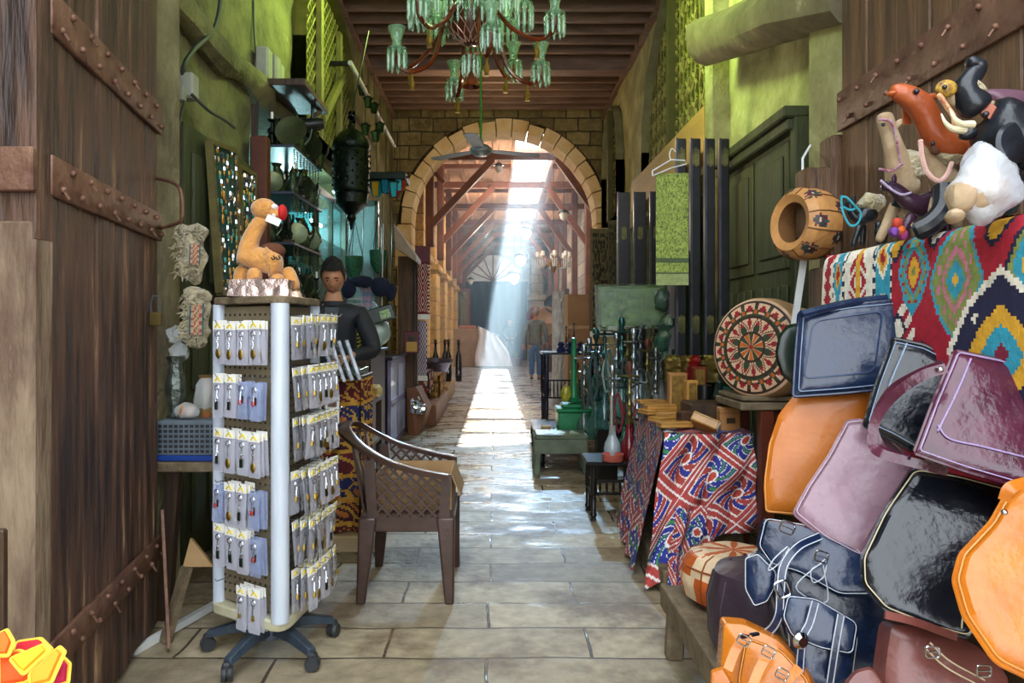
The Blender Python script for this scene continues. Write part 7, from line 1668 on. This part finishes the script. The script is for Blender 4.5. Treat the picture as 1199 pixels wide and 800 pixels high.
# purple camel lying in front
T = toy('toy_camel', 'glossy purple toy camel looking along the rug edge, below the cream one', 'toy animal', 2.08, [(1098, 232, .04), (1078, 244, .040), (1062, 236, .026), (1050, 222, .020), (1040, 217, .019), (1031, 220, .012)], [[(1070, 250, .02, -.03), (1058, 268, .014, -.03), (1062, 280, .012, -.03)], [(1098, 246, .022, -.03), (1100, 264, .014, -.03), (1092, 278, .013, -.03)], [(1104, 244, .022, .03), (1108, 262, .014, .03), (1108, 276, .013, .03)]], M_purp2)
ear(T, 1047, 210, 2.07, M_purp2); eye(T, 1040, 214, 2.06); beads(T, [(1032, 212), (1044, 222), (1056, 228), (1066, 226)], 2.055, mat('lilac_beads', '#b0a0c0', rough=.3), .004)
for i, (x, y, m) in enumerate(((1050, 262, '#b03a28'), (1054, 270, '#c85a20'), (1047, 272, '#6a3a8a'), (1058, 275, '#8a2a6a'))): MB().ball(P(x, y, 2.02), .015, 8, 6).build('pompom', mat('pom_'+m[1:], m, rough=.8, scale=30), T, warp=.004, wscale=60)
# orange-tan leather camel, neck curving back
T = toy('toy_camel', 'orange-tan polished leather toy camel with long curved neck facing the lane', 'toy animal', 1.95, [(1175, 196, .062), (1150, 186, .05), (1128, 178, .040), (1106, 170, .037), (1092, 157, .036), (1088, 142, .036), (1078, 122, .038), (1062, 112, .032), (1049, 107, .025), (1042, 108, .018)], [[(1150, 200, .026, -.05), (1146, 232, .018, -.05), (1148, 264, .015, -.05)], [(1180, 210, .03, .05), (1184, 236, .018, .05), (1182, 258, .015, .05)]], M_legth_tan)
ear(T, 1091, 113, 1.94, M_legth_tan, .018, (1, 0, .2)); eye(T, 1073, 107, 1.915, .008); MB().ball(P(1045, 110, 1.945), (.016, .014, .008), 8, 6).build('lip', M_legth_tan, T); MB().beam(P(1060, 122, 2.0), P(1062, 146, 2.0), .02, .008, up=(0, 1, 0)).build('strap', M_legth_tan, T)
# spotted small camel with pink bridle
T = toy('toy_camel', 'brown and white toy camel with a pale pink rope bridle and fluffy hump', 'toy animal', 1.98, [(1118, 210, .045), (1104, 214, .042), (1094, 198, .028), (1090, 182, .024), (1084, 170, .022), (1079, 160, .017)], [[(1100, 226, .022, -.03), (1092, 250, .014, -.03), (1090, 272, .013, -.03)], [(1122, 222, .022, -.03), (1124, 248, .014, -.03), (1120, 270, .013, -.03)]], M_hide)
MB().ball(P(1120, 182, 1.97), (.07, .05, .035), 16, 9).build('hump', M_fur, T, warp=.016, wscale=24); MB().ball(P(1096, 172, 1.945), (.018, .012, .022), 10, 7).build('patch', mat('brown_hide', '#5a3422', rough=.6), T); ear(T, 1104, 160, 1.96, M_wht); eye(T, 1092, 168, 1.93)
beads(T, [(1078, 166), (1080, 184), (1086, 202), (1098, 212), (1108, 206), (1114, 192)], 1.925, mat('pink_rope', '#d0a69c', rough=.6), .007); MB().tube(smooth_line([P(1106, 222, 1.93), P(1104, 245, 1.9), P(1090, 262, 1.9), P(1070, 272, 1.92)], 5), [.03]+[.028]*14+[.02], 10).build('black_neck_strap', M_bl, T)
# camel with a yellow face behind
T = toy('toy_camel', 'toy camel with a yellow patterned face and white fur behind the elephant trunk', 'toy animal', 1.82, [(1190, 150, .055), (1165, 140, .045), (1140, 126, .028), (1120, 118, .022), (1108, 108, .024), (1098, 96, .016)], [[(1180, 165, .025, .04), (1184, 210, .018, .04), (1186, 250, .015, .04)]], M_hide)
MB().ball(P(1134, 108, 1.81), (.04, .035, .035), 14, 9).build('mane', M_fur, T, warp=.014, wscale=26); MB().ball(P(1108, 104, 1.80), (.026, .018, .022), 12, 8).build('face_cover', mat('yellow_tassels', '#c9a036', '#5a3a2a', rough=.6, scale=60), T); eye(T, 1106, 102, 1.78)
beads(T, [(1100, 112), (1108, 124), (1116, 136), (1118, 146)], 1.79, mat('mixed_beads', '#a05a4a', '#d8b080', rough=.4, scale=90), .007); MB().beam(P(1150, 125, 1.79), P(1183, 150, 1.77), .02, .03).build('saddle_pole', M_legth_tan, T)
# black leather elephant
EY = 1.8
T = thing('toy_elephant', 'black leather toy elephant raising its trunk, with white tusks', 'toy animal', tuple(P(1180, 262, EY)))
def EN(l): return [(*P(x, y, EY+(d[0] if d else 0)), r) for x, y, r, *d in l]
bd = [(1215, 190, .10), (1190, 165, .085), (1168, 146, .078), (1150, 140, .072)]; skin('body', EN(bd), chain(bd), M_bl, T)
tr = [(1150, 132, .046), (1136, 118, .040), (1128, 104, .032), (1135, 92, .027), (1145, 82, .024), (1147, 72+4, .022), (1138, 70+2, .019), (1131, 74, .014)]; skin('trunk', EN(tr), chain(tr), M_bl, T)
for k, (x0, y0) in enumerate(((0, 0), (-5, 4))): MB().tube(smooth_line([P(1138+x0*2, 146+y0*1.5, EY-.05), P(1126+x0*2, 145+y0*1.5, EY-.07), P(1117+x0*2, 138+y0*1.5, EY-.08), P(1112+x0*2, 127+y0*1.5, EY-.08)], 5), [.0105-.0006*q for q in range(16)], 8).build('tusk', M_tusk, T)
MB().pillow(smooth_loop([P(1172, 150, EY-.08), P(1200, 138, EY-.04), P(1222, 160, EY-.02), P(1205, 185, EY-.05), P(1180, 192, EY-.1), P(1166, 172, EY-.09)], 5), (-.4, -.9, .1), .018).build('ear', M_bl, T)
eye(T, 1154, 134, EY-.062, .008)
for l in ([(1180, 190, .045, -.05), (1176, 225, .035, -.05), (1176, 258, .034, -.05)], [(1215, 200, .045, -.05), (1218, 230, .035, -.05), (1218, 254, .034, -.05)]): skin('leg', EN(l), chain(l), M_bl, T, sub=1)
skin('mouth', EN([(1142, 150, .028, -.01), (1130, 160, .016, -.01), (1122, 158, .008, -.01)]), [(0, 1), (1, 2)], M_bl, T, sub=1)
# plush wrapped in plastic
T = thing('wrapped_plush', 'cream plush animal wrapped in a thin white plastic bag below the elephant', 'toy animal', tuple(P(1148, 262, 1.62)))
MB().ball(P(1146, 226, 1.64), (.06, .055, .058), 16, 10).ball(P(1126, 232, 1.62), (.03, .03, .035), 12, 8).ball(P(1118, 252, 1.62), (.02, .025, .018), 10, 7).build('plush', M_hide, T, warp=.01, wscale=20)
b = MB().ball(P(1153, 220, 1.63), (.085, .06, .082), 26, 18)
cc = P(1153, 220, 1.63)
for i, v in enumerate(b.v):
    d = v-cc; f = .88+.22*mnoise.noise(v*18)+.10*mnoise.noise(v*40)
    if d.z > .03: f += max(0, .35*(d.z-.03)/.05*math.exp(-((d.x+.01)/.03)**2))
    b.v[i] = cc+d*f
b.build('film', mat('white_bag_film', '#e4e8ee', '#cfd6e0', rough=.18, alpha=.5, spec=1., scale=6, bump=.8), T, angle=180)
T = thing('leather_toy', 'mauve padded leather piece behind the toy camels by the gate', 'toy', tuple(P(1185, 130, 2.0))); MB().pillow(smooth_loop([P(1150, 108, 2.0), P(1175, 104, 2.0), P(1215, 112, 2.0), P(1215, 150, 2.0), P(1185, 150, 2.0), P(1165, 128, 2.0)], 5), (0, -1, 0), .03).build('body', mat('mauve_leather', '#6a4a58', '#553a48', rough=.4, scale=6), T)
# ================================================================ the heap of leather bags
def leather(name, a, b, rough=.3, c3=None): return mat(name, a, b, rough=rough, scale=7, bump=.16, bscale=30, c3=c3, rvar=.1, coat=.15)
L_blue = leather('midnight_blue_leather', '#101c34', '#1a2a48', .24, '#2c4266'); L_tan = leather('orange_leather', '#b8691e', '#a85c18', .42); L_mauve = leather('mauve_leather_flap', '#7a5c68', '#8c6c78', .3, '#6a4650')
L_black = leather('black_satchel_leather', '#0c0e14', '#161a22', .2); L_wine = leather('wine_leather', '#3c1424', '#57243a', .18, '#6c3a50'); L_tan2 = leather('saddle_tan_leather', '#c0701c', '#a85a14', .3, '#cf8a38'); L_brown = leather('rosy_brown_leather', '#5a2e28', '#744038', .35)
M_stitch = mat('pale_stitching', '#b8a888', rough=.7); M_stitchb = mat('blue_grey_stitching', '#7f90a8', rough=.6); M_pur_edge = mat('lilac_edge', '#9a86b0', rough=.4)
def plane_pts(px, p0, n): return [on_plane(x, y, p0, n) for x, y in px]
def inset(pts, k):
    c = sum(pts, V((0, 0, 0)))/len(pts); return [c+(p-c)*k for p in pts]
def bag(name, label, px, Y, n, th, m, rr=.16, cat='bag', back=None, st=M_stitch, stk=.93, body=None, zrot=None, e=5.):
    n = V(n).normalized(); c0 = sum((V((x, y, 0)) for x, y in px), V((0, 0, 0)))/len(px); p0 = P(c0.x, c0.y, Y)
    raw = plane_pts(px, p0, n); out = rounded(raw, rr, 5); zb = min(p.z for p in raw)
    t = thing(name, label, cat, (p0.x, p0.y, zb-.01)); t['_n'] = 0; del t['_n']
    # body behind the flap
    d = -n*th
    full = []
    o1 = out; K = len(out); dense = []
    for i in range(K):
        a, b_ = out[i], out[(i+1) % K]; k = max(1, int((b_-a).length/.03))
        for j in range(k): dense.append(a+(b_-a)*j/k)
    MB().pillow([p+n*.0 for p in dense], n, th*.28, th*.9, rings=8, e=e).build('body' if body is None else 'flap', m, t)
    if body is not None: MB().pillow([p-n*th*.5 for p in inset(dense, .96)], n, th*.3, th*.8, rings=6, e=e).build('body', body, t)
    if st is not None:
        ins = inset(dense, stk); h = th*.28*(1-stk**e)**(1/e); ln = [p+n*(h+.0015) for p in ins]
        MB().tube(ln, .0016, 5, closed=True).build('stitching', st, t)
        MB().tube([p+n*.001 for p in dense], .0045, 6, closed=True).build('edge_piping', m, t)
    return t, p0, n
def strap(t, px, Yl, w, th, m, name='strap', st=None, up=None):
    l = smooth_line([P(x, y, Y) for (x, y), Y in zip(px, Yl)], 7); mb = MB(); K = len(l); vs = []
    for i, p in enumerate(l):
        d = (l[min(i+1, K-1)]-l[max(i-1, 0)]).normalized(); view = V((0, 0, H))-p; view.normalize(); s_ = d.cross(V(up) if up else view).normalized(); nn = s_.cross(d)
        for a, b_ in ((-1, -.5), (1, -.5), (1, .5), (-1, .5)): vs.append(p+s_*a*w/2+nn*b_*th)
    mb.add(vs, [[i*4+k, i*4+(k+1) % 4, (i+1)*4+(k+1) % 4, (i+1)*4+k] for i in range(K-1) for k in range(4)]+[[3, 2, 1, 0], [(K-1)*4+k for k in range(4)]])
    so = mb.build(name, m, t)
    if st:
        sb = MB()
        for sg in (-1, 1): sb.tube([(vs[i*4+2]+vs[i*4+3])/2+(vs[i*4+2]-vs[i*4+3])*.36*sg+(vs[i*4+2]-vs[i*4+1])*.2 for i in range(K)], .0016, 4)
        sb.build('stitching', st, so)
    return so
def buckle(t, x, y, Y, s=.02, ang=0.):
    c = P(x, y, Y); r = rot(0, ang, 0); q = [c+r @ V((a*s, 0, b*s)) for a, b in ((-1, -.8), (1, -.8), (1, .8), (-1, .8))]
    MB().tube(rounded(q, .3, 3), s*.14, 6, closed=True).tube([q[0]+(q[3]-q[0])*.5, q[1]+(q[2]-q[1])*.5], s*.1, 5).build('buckle', M_chrome, t)
# A midnight blue embossed satchel
T, p0, n = bag('leather_satchel', 'embossed midnight blue leather satchel on top of the bag heap', [(935, 366), (1000, 356), (1060, 350), (1056, 400), (1044, 455), (985, 461), (928, 465), (931, 415)], 2.12, (-.25, -.93, .2), .05, L_blue, .1, st=M_stitchb, stk=.90)
ins = rounded(plane_pts([(953, 376), (1034, 364), (1024, 436), (940, 444)], p0+n*.016, n), .15, 4); MB().tube(ins, .0025, 5, closed=True).build('embossed_line', mat('blue_emboss', '#26385a', rough=.3), T)
MB().pillow(smooth_loop([P(1058, 350, 2.12), P(1080, 349, 2.2), P(1086, 372, 2.2), P(1078, 408, 2.2), P(1052, 420, 2.12)], 4), (.5, -.8, 0), .012).build('side_gusset', L_black, T)
MB().tube(smooth_line([P(938, 368, 2.13), P(1000, 354, 2.14), P(1062, 348, 2.14), P(1076, 352, 2.2)], 5), .012, 8).build('rolled_top', L_blue, T)
# B orange flap bag
T, p0, n = bag('leather_bag', 'plain orange leather bag hanging below the midnight blue satchel', [(930, 462), (1020, 456), (1010, 500), (985, 545), (962, 606), (930, 604), (897, 600), (894, 570), (900, 520), (912, 485)], 2.15, (-.3, -.93, .15), .05, L_tan, .12, st=None)
MB().tube(rounded(plane_pts([(931, 464), (1018, 458), (984, 545), (961, 604), (897, 599), (896, 560), (902, 518)], p0+n*.002, n), .1, 4), .003, 5, closed=True).build('edge_piping', mat('pale_tan_edge', '#c88a4a', rough=.5), T)
# D black satchel
T, p0, n = bag('leather_satchel', 'glossy black leather satchel between the mauve flap and the wine bag', [(1046, 396), (1082, 404), (1122, 424), (1100, 480), (1078, 534), (1045, 515), (1011, 499), (1026, 450)], 1.88, (-.3, -.9, .3), .05, L_black, .12, st=M_stitchb, stk=.9)
MB().tube(smooth_line([P(1062, 402, 1.86), P(1042, 450, 1.83), P(1028, 498, 1.80)], 6), .002, 5).build('stitching', M_stitchb, T)
# C mauve flap
T, p0, n = bag('leather_bag', 'mauve leather flap bag leaning over the orange bag', [(992, 494), (1008, 492), (1040, 512), (1074, 546), (1040, 600), (1008, 654), (966, 632), (929, 602), (945, 572), (970, 535)], 1.9, (-.25, -.85, .45), .05, L_mauve, .12, st=mat('mauve_edge', '#b39aa8', rough=.5), stk=.965)
# E wine satchel
T, p0, n = bag('leather_satchel', 'glossy wine-coloured leather satchel with a looping strap', [(1118, 411), (1180, 424), (1270, 450), (1275, 500), (1262, 590), (1198, 572), (1130, 552), (1070, 531), (1092, 472)], 1.58, (-.22, -.86, .45), .05, L_wine, .08, st=M_pur_edge, stk=.95)
for pts in ([(1137, 420), (1120, 460), (1098, 505)], [(1098, 498), (1112, 514), (1150, 523), (1210, 538)]): MB().tube(smooth_line([on_plane(x, y, p0+n*.0165, n) for x, y in pts], 6), .002, 5).build('stitching', M_pur_edge, T)
strap(T, [(1108, 431), (1080, 440), (1048, 462), (1026, 490), (1022, 520), (1034, 532), (1070, 542), (1110, 552)], [1.6, 1.62, 1.65, 1.68, 1.68, 1.66, 1.64, 1.6], .022, .006, L_wine)
strap(T, [(1104, 424), (1070, 438), (1040, 458), (1024, 492), (1036, 525), (1066, 536)], [1.62, 1.66, 1.7, 1.72, 1.70, 1.64], .012, .006, L_wine)
MB().ball(P(1101, 433, 1.585), .007, 8, 6).build('stud', M_chrome, T)
# F black rounded flap
T, p0, n = bag('leather_bag', 'black leather bag with a wide rounded stitched flap', [(1070, 550), (1120, 558), (1180, 574), (1176, 620), (1160, 670), (1135, 748), (1090, 736), (1035, 714), (1010, 685), (1009, 655), (1035, 600)], 1.6, (-.2, -.82, .52), .05, L_black, .2, st=M_stitch, stk=.975)
MB().tube(smooth_line([on_plane(x, y, p0+n*.017, n) for x, y in ((1126, 736), (1130, 700), (1136, 675), (1150, 664), (1160, 668))], 6), .002, 5).build('stitching', M_stitch, T)
# H navy backpack with pockets
BKP = thing('leather_backpack', 'navy leather backpack with white stitching, pockets and buckles', 'backpack', tuple(P(960, 800, 1.85)))
def pill(name, px, Y, n, th, m, par, e=3.5, rr=.2, st=M_wht, stk=.93):
    n = V(n).normalized(); c0 = sum((V((x, y, 0)) for x, y in px), V((0, 0, 0)))/len(px); p0 = P(c0.x, c0.y, Y); out = rounded(plane_pts(px, p0, n), rr, 5); dense = []
    for i in range(len(out)):
        a, b_ = out[i], out[(i+1) % len(out)]; k = max(1, int((b_-a).length/.025))
        for j in range(k): dense.append(a+(b_-a)*j/k)
    o = MB().pillow(dense, n, th, th, rings=8, e=e).build(name, m, par)
    if st is not None:
        h = th*(1-stk**e)**(1/e); MB().tube([p+n*(h+.001) for p in inset(dense, stk)], .0013, 5, closed=True).build('stitching', st, o)
    return o
pill('body', [(893, 606), (945, 618), (1000, 632), (1046, 668), (1050, 720), (1030, 800), (960, 812), (918, 768), (900, 710), (884, 660)], 1.93, (-.3, -.85, .3), .075, L_blue, BKP, st=None)
pill('top_flap', [(893, 606), (945, 615), (1010, 645), (1030, 700), (985, 700), (935, 672), (900, 662), (885, 640)], 1.86, (-.3, -.8, .45), .03, L_blue, BKP, st=mat('white_stitching', '#aeb2ba', rough=.7), stk=.93)
pill('side_pocket', [(872, 650), (888, 644), (912, 668), (910, 688), (900, 706), (884, 712), (872, 690)], 1.86, (-.4, -.85, .2), .035, L_blue, BKP, st=MATS['white_stitching'], stk=.88)
pk = pill('front_pocket', [(918, 708), (960, 716), (1004, 740), (996, 800), (975, 820), (930, 806), (922, 770)], 1.78, (-.25, -.87, .3), .05, L_blue, BKP, st=MATS['white_stitching'], stk=.95)
pill('pocket_flap', [(920, 696), (955, 700), (1006, 730), (1000, 768), (960, 760), (925, 745), (914, 722)], 1.745, (-.25, -.87, .35), .018, L_blue, BKP, st=MATS['white_stitching'], stk=.93)
strap(BKP, [(960, 628), (935, 640), (918, 662), (914, 692), (912, 720), (902, 738), (886, 744)], [1.84, 1.81, 1.79, 1.78, 1.78, 1.8, 1.82], .022, .005, L_blue, st=MATS['white_stitching'])
strap(BKP, [(955, 705), (948, 730), (940, 748), (936, 790)], [1.72, 1.715, 1.71, 1.71], .02, .005, L_blue, name='pocket_strap', st=MATS['white_stitching'])
strap(BKP, [(985, 720), (978, 760), (972, 800)], [1.71, 1.70, 1.70], .018, .005, L_blue, name='pocket_strap', st=MATS['white_stitching'])
for pts in ([(922, 640), (906, 655), (900, 668), (912, 660), (924, 642)], [(966, 655), (932, 688), (968, 705), (964, 662)], [(962, 660), (950, 668), (952, 682), (964, 676), (968, 662)], [(918, 650), (912, 672), (918, 690)]): MB().tube(smooth_line([P(x, y, 1.80) for x, y in pts], 6), .0016, 5).build('stitched_line', MATS['white_stitching'], BKP)
buckle(BKP, 922, 618, 1.82, .018, .4); buckle(BKP, 962, 652, 1.80, .016, .3); buckle(BKP, 916, 690, 1.77, .02, 1.2)
MB().lathe([(0, .012), (.012, .012), (.02, .004), (.02, 0), (0, 0)], P(937, 750, 1.70), 16, r=rot(math.pi/2, 0, .2)).build('turn_lock', M_chrome, BKP)
# I tan satchel at the bottom
ST = thing('leather_satchel', 'orange-tan satchel with buckled straps below the navy backpack', 'bag', tuple(P(895, 850, 1.72)))
pill('body', [(843, 722), (870, 724), (915, 745), (955, 790), (960, 860), (850, 870), (838, 790)], 1.78, (-.3, -.85, .35), .06, L_tan2, ST, st=None)
pill('flap', [(872, 745), (915, 760), (950, 800), (950, 850), (880, 850), (862, 800)], 1.68, (-.3, -.8, .5), .02, L_tan2, ST, st=MATS['pale_tan_edge'], stk=.93)
for a in ([(876, 742), (862, 760), (852, 785)], [(906, 756), (890, 782), (878, 812)], [(936, 782), (920, 800), (905, 822)]):
    strap(ST, a, [1.65, 1.63, 1.61], .02, .005, L_tan2)
for x, y in ((871, 750), (900, 764), (916, 790)): buckle(ST, x, y, 1.62, .014, .5)
MB().beam(P(868, 746, 1.64), P(888, 742, 1.66), .008, .006).build('strap_slot', L_black, ST)
T, p0, n = bag('leather_bag', 'small piece of an orange bag at the bench corner under the tan satchel', [(832, 785), (846, 780), (858, 800), (858, 830), (830, 830)], 1.74, (-.3, -.9, .2), .03, L_tan2, .2, st=None)
# G tan shoulder bag
T, p0, n = bag('leather_shoulder_bag', 'bright orange-tan shoulder bag with a curved stitched flap over the black bag', [(1200, 562), (1260, 560), (1300, 640), (1290, 800), (1220, 802), (1165, 776), (1128, 722), (1116, 680), (1124, 650), (1160, 612), (1178, 580)], 1.36, (-.2, -.86, .4), .06, L_tan2, .2, st=MATS['pale_tan_edge'], stk=.965)
strap(T, [(1176, 586), (1182, 572), (1198, 566), (1225, 560)], [1.33, 1.325, 1.33, 1.34], .02, .008, L_tan2); MB().ball(P(1176, 600, 1.335), .006, 8, 6).build('stud', M_chrome, T)
# J rosy brown bags along the bottom edge
JB = thing('leather_satchel', 'rosy brown satchel with metal rings under the black rounded flap', 'bag', tuple(P(1090, 860, 1.5)))
pill('body', [(1030, 726), (1080, 728), (1140, 752), (1180, 790), (1190, 870), (1020, 870), (1022, 780)], 1.56, (-.2, -.85, .45), .06, L_brown, JB, st=None)
strap(JB, [(1036, 720), (1070, 728), (1120, 746)], [1.5, 1.5, 1.5], .016, .006, L_brown); strap(JB, [(1085, 755), (1110, 778), (1150, 800)], [1.46, 1.45, 1.44], .02, .006, L_brown, st=M_stitch)
buckle(JB, 1092, 764, 1.45, .014); buckle(JB, 1152, 786, 1.43, .014)
T, p0, n = bag('leather_bag', 'small rosy leather bag in front of the rosy brown satchel', [(988, 800), (1000, 785), (1020, 780), (1034, 800), (1036, 850), (986, 850)], 1.5, (-.2, -.87, .4), .04, L_brown, .3, st=None)
# dark round bag behind the satchel
T, p0, n = bag('leather_bag', 'round dark green-black bag behind the blue satchel with a green glint', [(912, 392), (922, 380), (940, 378), (950, 400), (948, 440), (930, 452), (915, 440), (907, 415)], 2.45, (-.3, -.95, 0), .05, mat('black_green_leather', '#0c1a10', '#13241a', rough=.2), .3, st=None)
one(MB().b2((1.0, 2.0, .287), (1.12, 2.4, .62), ch=.01), 'bag_crate', M_dkwood, 'dark timber crate standing on the bench behind the navy backpack', 'crate')
# ================================================================ bright cloth pieces at the near corner by the gate
ft = thing('small_table', 'small dark table at the foot of the gate with bright pouches', 'table', (-.9, 1.05, 0)); MB().b2((-1.12, .86, .72), (-.72, 1.2, .745), ch=.004).build('table_top', M_dkwood, ft)
for x in (-1.09, -.75):
    for y in (.9, 1.16): MB().b2((x-.02, y-.02, 0), (x+.02, y+.02, .72)).build('leg', M_dkwood, ft)
for i, (px, Y, cc, wh) in enumerate((([(0, 768), (22, 762), (60, 775), (30, 800), (0, 805)], 1.12, '#d84a10', 'orange one lying lowest'), ([(20, 752), (48, 748), (62, 762), (40, 782), (12, 778)], 1.16, '#c41c2c', 'red one beneath the yellow corner'), ([(0, 742), (8, 738), (16, 752), (10, 768), (-6, 768)], 1.12, '#e8641a', 'deep orange one closest to the gate stile'), ([(12, 772), (52, 755), (58, 762), (28, 790)], 1.09, '#e8b020', 'yellow one with a folded corner'), ([(35, 790), (70, 758), (76, 764), (60, 800), (36, 806)], 1.07, '#ec9020', 'amber one pointing to the paving'), ([(48, 790), (74, 770), (82, 778), (80, 800), (55, 806)], 1.1, '#b81c48', 'crimson one at the table corner'))):
    t = thing('cloth_pouch', 'bright folded felt pouch, '+wh, 'pouch', tuple(P(px[0][0], px[0][1], Y))); nn = V((.1, -.8, .6)).normalized(); c0 = P(sum(p[0] for p in px)/len(px), sum(p[1] for p in px)/len(px), Y)
    MB().pillow(rounded(plane_pts(px, c0, nn), .12, 3), nn, .012, .012, rings=5, e=4).build('felt', mat('felt_'+cc[1:], cc, rough=.8, scale=20, bump=.2), t); MB().tube(rounded(plane_pts(px, c0+nn*.004, nn), .12, 3), .003, 5, closed=True).build('seam', mat('felt_edge', '#f0c040', rough=.8), t)
one(MB().b2((-1.08, 1.44, .0), (-.978, 1.46, .95), ch=.004), 'dark_board', M_dkwood, 'dark upright board edge standing by the worn gate stile', 'board')
